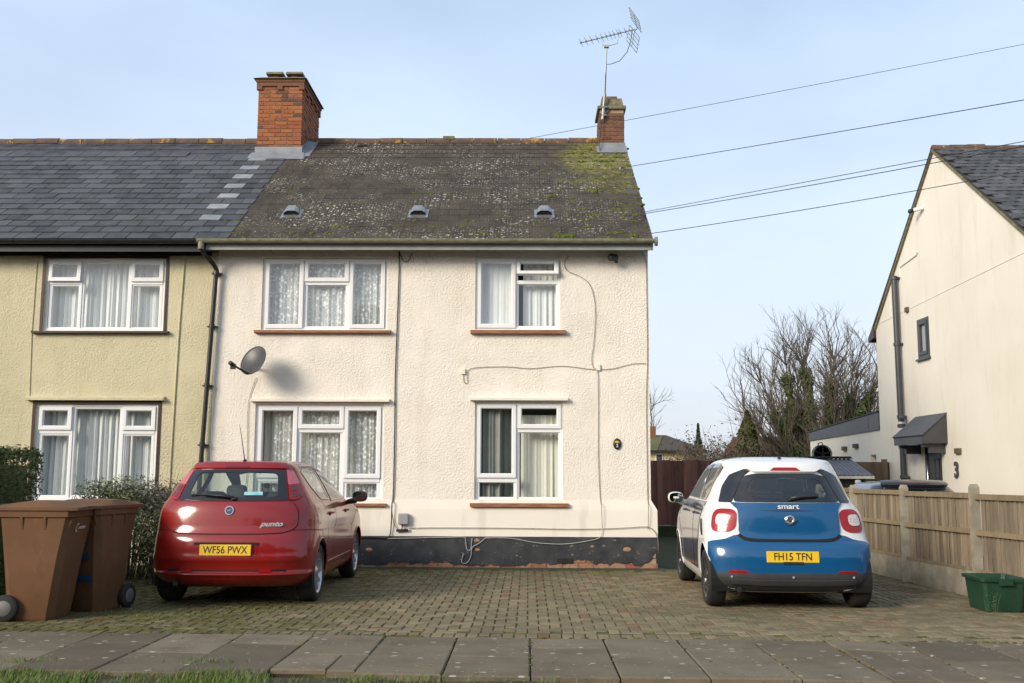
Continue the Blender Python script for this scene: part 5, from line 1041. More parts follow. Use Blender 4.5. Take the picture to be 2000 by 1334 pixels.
class Car:
    def __init__(s, name, label, cat, loc, yaw, rows, axles, track, wr, sc=1.):
        s.t = thing(name, label, cat, loc, (0, 0, yaw)); s.t.scale = (sc, sc, sc); s.s = Surf(rows); s.axles = axles; s.holes = []; s.wr = wr; s.track = track
    def part(s, name, me, parent=None): return link(name, me, parent or s.t, world=False)
    def rear(s, P): return [s.s.X_rear(*p) for p in P]
    def side(s, P): return [s.s.X_side(*p) for p in P]
    def panel(s, name, mat, P, off=.004, depth=.012, both=False, right=True, parent=None, **k):
        res = []
        if right: res.append(s.part(name, cut_mesh(s.s, name, mat, P, (), off, depth, **k), parent))
        if both: res.append(s.part(name, cut_mesh(s.s, name, mat, P, (), off, depth, mirror=True, **k), parent))
        return res
    def seam(s, P, w=.006, mirror=False, closed=False):
        q = dens_poly(P, .03, closed); A = np.array(q+([q[0]] if closed else [])); B = s.s.ev(A[:, 0], A[:, 1]); n = s.s.nrm(A[:, 0], A[:, 1]); tg = np.gradient(B, axis=0); sd = np.cross(tg, n); sd /= np.linalg.norm(sd, axis=1, keepdims=True)+1e-9
        vs_ = []
        for b_, nn, ss in zip(B, n, sd): vs_ += [b_+nn*.0016-ss*w/2, b_+nn*.0016+ss*w/2]
        vs_ = np.array(vs_)
        if mirror: vs_[:, 0] *= -1
        return [tuple(v_) for v_ in vs_], [(2*i, 2*i+1, 2*i+3, 2*i+2) for i in range(len(A)-1)]
    def wheel(s, y, side, style):
        r_, w = s.wr, .19; c = (side*s.track/2, y, r_); wo_ = link('wheel', None, s.t, c, (0, 0, 0 if side > 0 else math.pi), False)
        rim = r_*.70; mb = MB(); mb.lathe([(rim, -w/2+.01), (rim+.02, -w/2), (r_-.03, -w/2), (r_-.008, -w/2+.02), (r_, -w/2+.045), (r_, w/2-.045), (r_-.008, w/2-.02), (r_-.03, w/2), (rim+.02, w/2-.004), (rim, w/2-.016)], 40, 'x', cap=False)
        link('tyre', mb.mesh('tyre', 'tyre', True, 50), wo_, world=False)
        mt = 'alloy' if style == 'alloy' else 'black_alloy'; mb = MB(); mb.lathe([(rim+.004, -w/2+.012), (rim-.02, -w/2+.02), (rim-.03, 0), (rim-.025, w/2-.05), (rim-.012, w/2-.02), (rim+.004, w/2-.008)], 40, 'x', cap=False); mb.lathe([(.0, w/2-.02), (.03, w/2-.02), (.045, w/2-.03), (.065, w/2-.035), (.065, w/2-.07), (0, w/2-.07)], 20, 'x')
        ns = 11 if style == 'alloy' else 8
        for k in range(ns):
            a = 2*math.pi*k/ns; ca, sa = math.cos(a), math.sin(a); w0, w1 = (.017, .011) if style == 'alloy' else (.030, .016)
            for dd_ in ((0,) if style == 'alloy' else (-.10, .10)):
                cb, sb = math.cos(a+dd_), math.sin(a+dd_); pt = []
                for xx0, xx1 in ((w/2-.075, w/2-.055), (w/2-.036, w/2-.018)):
                    for rr_, ww, cc_, s2, xx in ((.05, -w0, ca, sa, xx0), (rim-.012, -w1, cb, sb, xx1), (rim-.012, w1, cb, sb, xx1), (.05, w0, ca, sa, xx0)): pt.append((xx, rr_*cc_-ww*s2, rr_*s2+ww*cc_))
                mb.hexa(pt)
        link('rim', mb.mesh('rim', mt, True, 40), wo_, world=False)
        mb = MB(); mb.lathe([(0, -.02), (rim-.05, -.02), (rim-.05, 0), (0, 0)], 24, 'x'); link('brake_disc', mb.mesh('brake_disc', 'trim_black'), wo_, world=False)
    def build_body(s, mat, arch_r, lipmat, style, z0=.2):
        S_ = s.s; tot = S_.QL+S_.SL_+S_.QF; vt = S_.vmax-.004; outline = [(-tot, .0), (0, 0), (tot, 0), (tot, vt), (0, vt), (-tot, vt)]; hs = []; ac = []
        for y in s.axles:
            A = [(y+arch_r*math.cos(t), s.wr+.01+arch_r*math.sin(t)) for t in np.linspace(-.55, math.pi+.55, 40)]; zmin = S_.r[0][0]+.012
            A = [(a, max(b_, zmin)) for a, b_ in A]; X = [S_.X_side(*p) for p in A]; hs += [X, [(-p[0], p[1]) for p in X]]; ac.append(X)
        for h in s.holes: hs += [h] if h[0] == 'c' else [h, [(-p[0], p[1]) for p in h]]
        hs = [h[1] if h[0] == 'c' else h for h in hs]
        bo = s.part('body', cut_mesh(S_, 'body', mat, outline, hs, 0, 0, step=.05, ml=.035))
        for X in ac:
            for sg in (-1, 1):
                A = np.array(dens_poly(X[2:-2], .03, False)); B = S_.ev(A[:, 0], A[:, 1])+S_.nrm(A[:, 0], A[:, 1])*.002; B[:, 0] *= sg; mb = MB(); mb.tube([tuple(b_) for b_ in B], .008, 8); s.part('arch_lip', mb.mesh('arch_lip', lipmat, True), bo)
        wd_ = float(S_.r[:, 1].max())
        for y in s.axles:
            for sg in (-1, 1):
                n = 20; vs_ = []; mb = MB()
                for k in range(n+1):
                    t = math.pi*(-.12+1.24*k/n); yy, zz = y+(arch_r+.012)*math.cos(t), s.wr+.01+(arch_r+.012)*math.sin(t); vs_ += [(sg*(wd_-.03), yy, zz), (sg*(wd_-.33), yy, zz)]
                mb.add(vs_, [(2*k, 2*k+1, 2*k+3, 2*k+2) for k in range(n)]); mb.add([vs_[2*k+1] for k in range(n+1)], [tuple(range(n+1))]); s.part('wheel_housing', mb.mesh('wheel_housing', 'gap_black'))
        y0, y1 = float(S_.r[0][2]), float(S_.r[0][3]); mb = MB(); w = float(S_.r[0][1]); zf = float(S_.r[0][0])
        mb.hexa([(-w*.8, y0+.25, zf-.03), (w*.8, y0+.25, zf-.03), (w*.8, y1-.3, zf-.03), (-w*.8, y1-.3, zf-.03), (-w*.93, y0+.05, zf+.06), (w*.93, y0+.05, zf+.06), (w*.93, y1-.1, zf+.06), (-w*.93, y1-.1, zf+.06)]); s.part('underbody', mb.mesh('underbody', 'trim_black'))
        for y in s.axles:
            for sg in (-1, 1): s.wheel(y, sg, style)
        return bo
    def cabin(s, y_rear, y_front, w, zf, seats, wheel_x=None, shelf=None):
        mb = MB(); mb.box(-w, w, y_rear, y_front, zf-.04, zf)
        if shelf: mb.box(-w+.03, w-.03, shelf[0], shelf[1], shelf[2]-.03, shelf[2])
        mb.hexa([(-w, y_front-.5, zf), (w, y_front-.5, zf), (w, y_front+.1, zf), (-w, y_front+.1, zf), (-w, y_front-.35, .98), (w, y_front-.35, .98), (w, y_front+.1, .98), (-w, y_front+.1, .98)]); s.part('cabin_trim', mb.mesh('cabin_trim', 'cabin_dark'))
        for x, y, h in seats:
            mb = MB(); mb.blob((x, y, (zf+h)/2), (.22, .07, (h-zf)/2), .45, 14, 8, Matrix.Rotation(-.18, 3, 'X')); mb.blob((x, y-.07, h+.085), (.125, .05, .085), .6, 12, 8); mb.blob((x, y+.25, zf+.08), (.23, .26, .09), .5, 12, 6); s.part('seat', mb.mesh('seat', 'seat_grey', True))
        if wheel_x is not None:
            x, y, z = wheel_x; mb = MB(); mb.tube([(x+.18*math.cos(a), y+.08*math.sin(a), z+.165*math.sin(a)) for a in np.linspace(0, 2*math.pi, 25)], .015, 6); mb.tube([(x-.17, y, z), (x+.17, y, z)], .018, 6); s.part('steering_wheel', mb.mesh('steering_wheel', 'cabin_dark', True))
    def glass(s, P, Pc, both=True, mat='car_glass', rear=False, extra='frit_black', off=.005, name='side_window'):
        """black rimmed pane: ring of printed black glass round a clear pane; the body is open behind the clear part"""
        if rear: s.holes.append(('c', Pc))
        else: s.holes.append(Pc)
        for mir in ((False, True) if both else (False,)):
            o = s.part(name, cut_mesh(s.s, name, extra, P, [Pc], off, .012, mirror=mir, step=.06)); s.part('pane', cut_mesh(s.s, 'pane', mat, Pc, (), off-.002, 0, mirror=mir), o)
    def plate(s, body, y, z, tilt, fontx, x=0.):
        po = link('number_plate', None, s.t, (x, y, z), (R(90)+tilt, 0, 0), False); mb = MB(); mb.bbox(-.26, .26, -.0555, .0555, -.012, 0, .004); po.data if 0 else None
        pl = link('plate_sheet', mb.mesh('plate_sheet', 'plate_yellow'), po, world=False)
        text('characters', body, .103, 'ink_black', po, (0, -.001, .0006), (0, 0, 0), False, fontx, 0, .0012, .0006); return po
    def mirror_arm(s, x, y, z, mat, sgn):
        mb = MB(); mb.blob((x, y, z), (.095, .075, .068), .75, 14, 8); mb.tube([(x-sgn*.16, y+.03, z-.07), (x-sgn*.05, y+.01, z-.045)], [.03, .04], 8); mo = s.part('door_mirror', mb.mesh('door_mirror', mat, True)); mb = MB()
        vs_ = [(x+.082*math.copysign(abs(math.cos(a))**.7, math.cos(a)), y-.072, z+.056*math.copysign(abs(math.sin(a))**.7, math.sin(a))) for a in np.linspace(0, 2*math.pi, 25)[:-1]]; mb.add(vs_, [tuple(range(24))]); s.part('mirror_glass', mb.mesh('mirror_glass', 'mirror_glass'), mo)

# ---- red hatchback
rows = [ # z, half width, rear y, front y, rear rounding, exponent, front rounding, exponent
 (.20, .76, .20, 3.86, .45, 2.6, .6, 2.4), (.255, .80, .10, 3.95, .45, 2.7, .6, 2.4), (.315, .822, .045, 4.0, .46, 2.8, .62, 2.4), (.338, .828, .018, 4.01, .46, 2.8, .62, 2.4), (.352, .829, .034, 4.012, .46, 2.8, .62, 2.4),
 (.42, .836, .026, 4.025, .46, 2.8, .63, 2.4), (.485, .840, .004, 4.03, .46, 2.8, .63, 2.4), (.500, .841, .000, 4.03, .46, 2.8, .63, 2.4), (.518, .842, .030, 4.03, .46, 2.8, .63, 2.4), (.60, .843, .038, 4.025, .47, 2.75, .64, 2.4), (.68, .843, .050, 4.01, .48, 2.7, .65, 2.4), (.735, .843, .078, 3.99, .48, 2.7, .66, 2.4),
 (.80, .842, .100, 3.95, .48, 2.7, .68, 2.4), (.88, .836, .112, 3.84, .47, 2.7, .75, 2.3), (.95, .825, .125, 3.60, .46, 2.7, .85, 2.2), (1.00, .808, .140, 3.25, .45, 2.7, .85, 2.2), (1.04, .785, .158, 2.98, .43, 2.7, .62, 2.3), (1.08, .758, .180, 2.86, .42, 2.7, .55, 2.4),
 (1.16, .708, .235, 2.67, .40, 2.8, .50, 2.5), (1.25, .655, .300, 2.46, .38, 2.9, .46, 2.6), (1.34, .605, .370, 2.24, .36, 3.0, .44, 2.6), (1.385, .578, .405, 2.13, .35, 3.0, .42, 2.6), (1.42, .550, .425, 2.03, .35, 3.0, .42, 2.6), (1.445, .518, .445, 1.95, .35, 2.9, .42, 2.6),
 (1.465, .465, .52, 1.86, .35, 2.7, .40, 2.5), (1.48, .37, .72, 1.74, .30, 2.5, .35, 2.4), (1.489, .22, .98, 1.58, .2, 2.3, .2, 2.3), (1.491, .02, 1.24, 1.30, .02, 2, .02, 2)]
rc = Car('red_hatchback', 'red five-door hatchback parked on the left of the drive', 'car', (-3.045, -4.66, 0), R(.6), rows, (.70, 3.21), 1.46, .305)
gl = rc.rear([(-.565, 1.072), (-.2, 1.066), (.2, 1.066), (.565, 1.072), (.475, 1.372), (.2, 1.380), (-.2, 1.380), (-.475, 1.372)]); gc = round_poly(rc.rear([(-.46, 1.115), (.0, 1.10), (.46, 1.105), (.415, 1.345), (0, 1.355), (-.405, 1.345)]), .05)
rc.glass(gl, gc, False, 'car_glass', True, name='rear_window')
rdw = [(.74, 1.30), (.68, 1.36), (.86, 1.395), (1.44, 1.405), (1.44, 1.045), (.98, 1.06)]; fdw = [(1.50, 1.405), (1.95, 1.385), (2.42, 1.20), (2.68, 1.045), (1.50, 1.035)]
def inset(P, q): c = np.mean(P, 0); return [tuple(np.array(p)+(c-p)/np.linalg.norm(c-p)*q) for p in P]
for P in (rdw, fdw): rc.glass(round_poly(rc.side(P), .03), round_poly(rc.side(inset(P, .035)), .03), True, 'car_glass')
ws = [(x, z) for x, z in ((.0, 1.06), (.45, 1.06), (.60, 1.06), (.50, 1.36), (.3, 1.385), (0, 1.39))]
def frontX(x, z):
    v = rc.s.V_of(z); lo, hi = 3.1, 4.1
    for _ in range(40):
        m_ = (lo+hi)/2
        if rc.s.ev(m_, v)[0] > x: lo = m_
        else: hi = m_
    return lo, v
def front_half(car, P):
    out = []
    for x, z in P:
        v = car.s.V_of(z); lo, hi = car.s.QL+car.s.SL_, car.s.QL+car.s.SL_+car.s.QF
        for _ in range(40):
            m_ = (lo+hi)/2
            if car.s.ev(m_, v)[0] > x: lo = m_
            else: hi = m_
        out.append((min(lo, hi-.0), v))
    return out
rc.glass(front_half(rc, [(.012, 1.075), (.42, 1.075), (.60, 1.085), (.50, 1.35), (.3, 1.38), (.012, 1.385)]), front_half(rc, [(.022, 1.10), (.42, 1.10), (.55, 1.11), (.46, 1.33), (.3, 1.36), (.022, 1.365)]), True, 'car_glass', name='windscreen')
bo = rc.build_body('red_paint', .345, 'red_paint', 'alloy')
tg = rc.panel('tailgate', 'red_paint', round_poly(rc.rear([(-.60, 1.058), (-.25, 1.052), (.25, 1.052), (.60, 1.058), (.675, .95), (.672, .80), (.56, .745), (.3, .735), (-.3, .735), (-.56, .745), (-.672, .80), (-.675, .95)]), [.02, .1, .1, .02, .1, .06, .1, .1, .1, .1, .06, .1]), off=.006, depth=.02)[0]
mb = MB(); o_ = round_poly(rc.rear([(-.60, 1.058), (-.25, 1.052), (.25, 1.052), (.60, 1.058), (.675, .95), (.672, .80), (.56, .745), (.3, .735), (-.3, .735), (-.56, .745), (-.672, .80), (-.675, .95)]), [.02, .1, .1, .02, .1, .06, .1, .1, .1, .1, .06, .1]); mb.add(*rc.seam(o_, .022, closed=True))
for P, cl in (([(.95, .30), (.90, .55), (.82, .62), (.62, .64)], 0), ([(.62, .64), (.52, .75), (.50, .90)], 0), ([(1.05, 1.40), (.98, 1.05), (1.06, .80), (1.08, .62)], 0), ([(1.46, 1.41), (1.46, 1.04), (1.47, .72), (1.50, .36)], 0), ([(2.72, 1.02), (2.66, .70), (2.66, .34)], 0), ([(1.16, .34), (2.66, .34)], 0), ([(.10, .78), (.45, .76), (.75, .74), (.80, .66)], 0)):
    for mir in (False, True): mb.add(*rc.seam(rc.side(P), .007, mir))
rc.part('shut_line', mb.mesh('shut_line', 'gap_black'), bo)
for sg in (False, True):
    up_ = rc.rear([(.585, 1.07), (.495, 1.372)])+rc.side([(.52, 1.355), (.40, 1.25)])[:0]
    P0 = rc.rear([(.487, 1.375)])[0]; P1 = rc.rear([(.575, 1.072)])[0]; Q0 = (P0[0]+.10, P0[1]-.02); Q1 = (P1[0]+.19, rc.s.V_of(1.115)); 
    md0 = (P0[0]*.5+P1[0]*.5, P0[1]*.5+P1[1]*.5); md1 = (Q0[0]*.42+Q1[0]*.58+.03, Q0[1]*.5+Q1[1]*.5)
    lo_ = [P1, md0, md1, (Q1[0], Q1[1]), (P1[0]+.06, P1[1]-.005)]; hi_ = [md0, P0, Q0, md1]
    k1 = rc.part('tail_lamp', cut_mesh(rc.s, 'tail_lamp', 'red_lens', round_poly(lo_, .012), (), .010, .02, mirror=sg)); rc.part('upper_lens', cut_mesh(rc.s, 'upper_lens', 'pink_lens', round_poly(hi_, .012), (), .010, .02, mirror=sg), k1)
    for f0_, f1_ in ((.08, .44), (.52, .90)):
        a = lambda s_, t: tuple(np.array(P1)*(1-t)*(1-s_)+np.array(md0)*t*(1-s_)+np.array(Q1)*(1-t)*s_+np.array(md1)*t*s_)
        rc.part('dark_lens', cut_mesh(rc.s, 'dark_lens', 'dark_lens', [a(.15, f0_), a(.72, f0_), a(.70, f1_), a(.15, f1_)], (), .012, .004, mirror=sg), k1)
rc.panel('spoiler', 'red_paint', round_poly(rc.rear([(-.485, 1.385), (-.2, 1.392), (.2, 1.392), (.485, 1.385), (.475, 1.435), (.2, 1.447), (-.2, 1.447), (-.475, 1.435)]), .02), off=.022, depth=.05)
rc.panel('brake_lamp', 'dark_lens', round_poly(rc.rear([(-.13, 1.396), (.13, 1.396), (.12, 1.412), (-.12, 1.412)]), .004), off=.026, depth=.01)
# bumper recess for the plate, lower slot, reflectors
rc.panel('plate_recess', 'red_paint', round_poly(rc.rear([(-.30, .512), (.30, .512), (.325, .645), (-.325, .645)]), .02), off=.003, depth=.006)
rc.panel('recess_shadow_gap', 'gap_black', round_poly(rc.rear([(-.325, .625), (.325, .625), (.325, .650), (-.325, .650)]), .006), off=.008, depth=.008)
rc.panel('lower_slot', 'gap_black', round_poly(rc.rear([(-.60, .357), (.60, .357), (.60, .385), (.3, .378), (-.3, .378), (-.60, .385)]), .01), off=.004, depth=.006)
for sg in (1, -1): rc.panel('reflector', 'red_lens', round_poly(rc.rear([(sg*.33, .357), (sg*.46, .357), (sg*.46, .388), (sg*.34, .385)]), .008), off=.009, depth=.008)
rc.plate('WF56 PWX', .012, .577, R(-6), .86)
mb = MB(); yb_ = float(rc.s.ev(0, rc.s.V_of(.965))[1])
bd = link('badge', None, rc.t, (0.0, yb_-.008, .967), (R(82), 0, 0), False); mb.lathe([(0, 0), (.038, 0), (.046, .004), (.046, .012), (.036, .012), (.034, .008), (0, .008)], 28, 'z'); link('ring', mb.mesh('ring', 'chrome', True, 40), bd, world=False); mb = MB(); mb.lathe([(0, .0085), (.033, .0085), (.033, .010), (0, .010)], 24, 'z'); link('disc', mb.mesh('disc', 'badge_blue'), bd, world=False); text('lettering', 'FIAT', .026, 'chrome', bd, (0, -.001, .0105), (0, 0, 0), False, .85, 0, .0006)
text('script', 'punto', .070, 'silver', rc.t, (.43, float(rc.s.ev(rc.s.X_rear(.43, .82)[0], rc.s.V_of(.82))[1])-.012, .832), (R(86), 0, R(8)), False, 1.3, .45, .002, .002)
mb = MB(); ga = lambda x, z, o: tuple(rc.s.ev(*rc.s.X_rear(x, z))+rc.s.nrm(*[np.array(q) for q in rc.s.X_rear(x, z)])*o)
mb.tube([ga(.03, 1.085, .02), ga(-.1, 1.098, .03), ga(-.28, 1.108, .03)], [.018, .012, .007], 6); mb.tube([ga(-.02, 1.105, .02), ga(-.25, 1.118, .02), ga(-.43, 1.112, .02)], .008, 5); mb.blob(ga(.03, 1.08, .012), (.035, .02, .022), .8, 10, 6); rc.part('rear_wiper', mb.mesh('rear_wiper', 'trim_black', True))
rc.panel('sticker', 'sticker_teal', rc.rear([(.12, 1.118), (.31, 1.118), (.305, 1.152), (.12, 1.152)]), off=.006, depth=.0); rc.panel('round_sticker', 'frit_black', round_poly(rc.rear([(.30, 1.195), (.365, 1.195), (.36, 1.24), (.295, 1.24)]), .03), off=.006, depth=.0)
rc.cabin(.5, 2.75, .66, .55, [(-.34, .86, .98), (.34, .86, .98), (-.35, 1.75, 1.04), (.35, 1.75, 1.04)], (.36, 2.30, .98), (.30, .80, 1.0))
rc.mirror_arm(.97, 2.50, 1.06, 'trim_black', 1); rc.mirror_arm(-.97, 2.50, 1.06, 'trim_black', -1)
mb = MB(); mb.blob((0, .66, 1.478), (.018, .05, .018), .9, 8, 5); mb.tube([(0, .64, 1.485), (-.005, .52, 1.70), (-.01, .42, 1.86)], [.006, .004, .002], 5); rc.part('aerial', mb.mesh('aerial', 'trim_black'))
for y, z in ((1.22, .90), (2.28, .895)):
    for sg in (-1, 1):
        p = rc.s.ev(*rc.s.X_side(y, z)); mb = MB(); mb.blob((sg*(p[0]+.004), y-.03, z), (.012, .03, .025), .8, 8, 5); mb.tube([(sg*(p[0]+.002), y-.05, z+.004), (sg*(p[0]+.03), y, z+.008), (sg*(p[0]+.03), y+.12, z+.008), (sg*(p[0]+.0), y+.17, z+.004)], .012, 6); rc.part('door_handle', mb.mesh('door_handle', 'red_paint', True))
mb = MB(); p = rc.s.X_side(.60, .90); mb.add(*rc.seam([(p[0]+.07*math.cos(a), p[1]+.085*math.sin(a)) for a in np.linspace(0, 2*math.pi, 30)], .006)); rc.part('fuel_flap_line', mb.mesh('fuel_flap_line', 'gap_black'))
mb = MB(); mb.tube([(-.52, .12, .235), (-.52, .5, .24)], .028, 10); rc.part('exhaust', mb.mesh('exhaust', 'trim_black'))
for sg in (False, True):
    rc.part('side_trim', cut_mesh(rc.s, 'side_trim', 'chrome', rc.side([(1.16, .375), (2.70, .375), (2.70, .385), (1.16, .385)]), (), .004, .006, mirror=sg))
    rc.part('headlamp', cut_mesh(rc.s, 'headlamp', 'clear_lens', round_poly(front_half(rc, [(.72, .72), (.74, .92), (.50, .86), (.46, .74)]), .03), (), .006, .01, mirror=sg))

# ---- blue and white city car
rows = [(.17, .72, .16, 3.36, .40, 2.7, .5, 2.6), (.215, .775, .07, 3.43, .32, 3.2, .5, 2.6), (.28, .805, .02, 3.46, .32, 3.2, .5, 2.6), (.345, .818, .0, 3.48, .32, 3.2, .5, 2.6), (.40, .823, .004, 3.49, .32, 3.2, .5, 2.6), (.50, .829, .008, 3.495, .32, 3.2, .5, 2.6), (.60, .832, .030, 3.49, .32, 3.2, .5, 2.6), (.655, .832, .062, 3.48, .32, 3.2, .5, 2.6), (.685, .832, .105, 3.47, .32, 3.2, .5, 2.6),
 (.76, .831, .122, 3.44, .36, 3.0, .52, 2.6), (.85, .826, .130, 3.38, .39, 2.8, .55, 2.5), (.94, .812, .140, 3.22, .42, 2.7, .6, 2.4), (1.01, .786, .152, 3.0, .46, 2.5, .6, 2.4), (1.06, .755, .165, 2.84, .50, 2.4, .5, 2.5), (1.13, .722, .190, 2.70, .52, 2.4, .45, 2.6), (1.25, .678, .240, 2.47, .52, 2.4, .42, 2.7), (1.36, .635, .292, 2.24, .50, 2.5, .40, 2.7), (1.42, .610, .325, 2.11, .48, 2.5, .40, 2.7), (1.465, .575, .36, 2.0, .45, 2.6, .40, 2.7),
 (1.495, .545, .42, 1.9, .35, 2.9, .38, 2.6), (1.52, .47, .56, 1.80, .33, 2.7, .36, 2.5), (1.538, .35, .78, 1.66, .28, 2.5, .3, 2.4), (1.546, .2, 1.02, 1.48, .18, 2.3, .18, 2.3), (1.548, .02, 1.22, 1.28, .02, 2, .02, 2)]
bc = Car('blue_white_city_car', 'small blue and white city car parked by the right fence', 'car', (2.655, -4.60, 0), R(-2.2), rows, (.45, 2.944), 1.46, .298, 1.0)
gl = round_poly(bc.rear([(-.545, 1.07), (.545, 1.07), (.43, 1.33), (.30, 1.362), (-.30, 1.362), (-.43, 1.33)]), .05); gc = round_poly(bc.rear([(-.43, 1.125), (0, 1.105), (.43, 1.125), (.355, 1.30), (0, 1.325), (-.355, 1.30)]), .06)
bc.glass(gl, gc, False, 'dark_car_glass', True, off=.008, name='rear_window')
rdw = [(.62, 1.36), (.60, 1.43), (.80, 1.47), (1.30, 1.475), (1.26, 1.075), (.80, 1.075)]; fdw = [(1.36, 1.475), (1.85, 1.44), (2.22, 1.27), (2.45, 1.09), (1.32, 1.075)]
for P in (rdw, fdw): bc.glass(round_poly(bc.side(P), .05), round_poly(bc.side(inset(P, .03)), .05), True, 'car_glass')
bc.glass(front_half(bc, [(.012, 1.10), (.42, 1.10), (.60, 1.11), (.52, 1.40), (.3, 1.44), (.012, 1.445)]), front_half(bc, [(.022, 1.13), (.42, 1.13), (.55, 1.14), (.48, 1.38), (.3, 1.415), (.022, 1.42)]), True, 'car_glass', name='windscreen')
cz = bc.s.r[0][0]+.001; bc.holes.append(('c', bc.rear([(-.43, .42), (.43, .42), (.43, .72), (.42, 1.03), (-.42, 1.03), (-.43, .72)]))); bc.holes.append([bc.s.X_rear(.58, cz), bc.s.X_rear(.57, .205), bc.s.X_side(.115, .30), bc.s.X_side(.20, .32), bc.s.X_side(.20, cz)])
bo = bc.build_body('white_paint', .338, 'white_paint', 'black')
tgp = [(-.555, 1.062), (.555, 1.062), (.495, 1.0), (.475, .94), (.475, .84), (.50, .765), (.44, .715), (.3, .70), (-.3, .70), (-.44, .715), (-.50, .765), (-.475, .84), (-.475, .94), (-.495, 1.0)]; tgp = [(x*(1.06 if .8 < z < .98 else 1.02), z) for x, z in tgp]
tgr = round_poly(bc.rear(tgp), [.01, .01, .05, .06, .06, .06, .08, .1, .1, .08, .06, .06, .06, .05]); bc.panel('tailgate', 'blue_paint', tgr, off=.014, depth=.03)
bc.panel('tailgate_crease', 'dark_blue_paint', round_poly(bc.rear([(-.30, .985), (0, .975), (.30, .985), (0, .992)]), .004), off=.0155, depth=.002)
bc.panel('tailgate_gap', 'gap_black', round_poly(bc.rear([(-.53, .735), (-.42, .668), (.42, .668), (.53, .735), (.47, .775), (.40, .722), (-.40, .722), (-.47, .775)]), .03), off=.0125, depth=.014, step=.03)
# rear bumper skin in blue, wrapping to the wheel arches, and the black lower bumper
arc = lambda t: (.45+.345*math.cos(t), .308+.345*math.sin(t))
def bump_outline():
    Rr = bc.side([(.105, .375), (.13, .50), (.19, .585), (.21, .60)]) if False else bc.side([arc(t) for t in (2.95, 2.75, 2.55, 2.40)])
    top = bc.side([(.235, .66)])+bc.rear([(.64, .70), (.56, .735), (.47, .752), (.40, .69), (.3, .668)]); right = Rr+top
    return right+[(-p[0], p[1]) for p in right[::-1]]
P = bump_outline(); bc.panel('rear_bumper', 'blue_paint', P, off=.010, depth=.012, ml=.03, step=.035)
low = bc.side([arc(t) for t in (3.12, 2.97)])+bc.rear([(.70, .382), (.50, .380), (.2, .380)]); bot = bc.rear([(.56, .20), (.30, .19)]); P = low+[(-p[0], p[1]) for p in low[::-1]]+[(-p[0], p[1]) for p in bot]+bot[::-1]
bc.panel('lower_bumper', 'grey_bumper', P, off=.010, depth=.015, ml=.03)
bc.panel('bumper_ledge', 'grey_bumper', round_poly(bc.rear([(-.62, .275), (-.3, .262), (.3, .262), (.62, .275), (.64, .318), (.3, .31), (-.3, .31), (-.64, .318)]), .02), off=.026, depth=.02)
for sg in (1, -1):
    bc.panel('reflector', 'red_lens', round_poly(bc.rear([(sg*.43, .372), (sg*.64, .372), (sg*.62, .398), (sg*.46, .396)]), .008), off=.014, depth=.01)
    for x in (.60, 0) if sg > 0 else (-.60,): mb = MB(); mb.blob(tuple(bc.s.ev(*bc.s.X_rear(x, .335))+bc.s.nrm(*[np.array(q) for q in bc.s.X_rear(x, .335)])*.012), (.013, .006, .013), 1, 10, 6); bc.part('parking_sensor', mb.mesh('parking_sensor', 'grey_plastic', True))
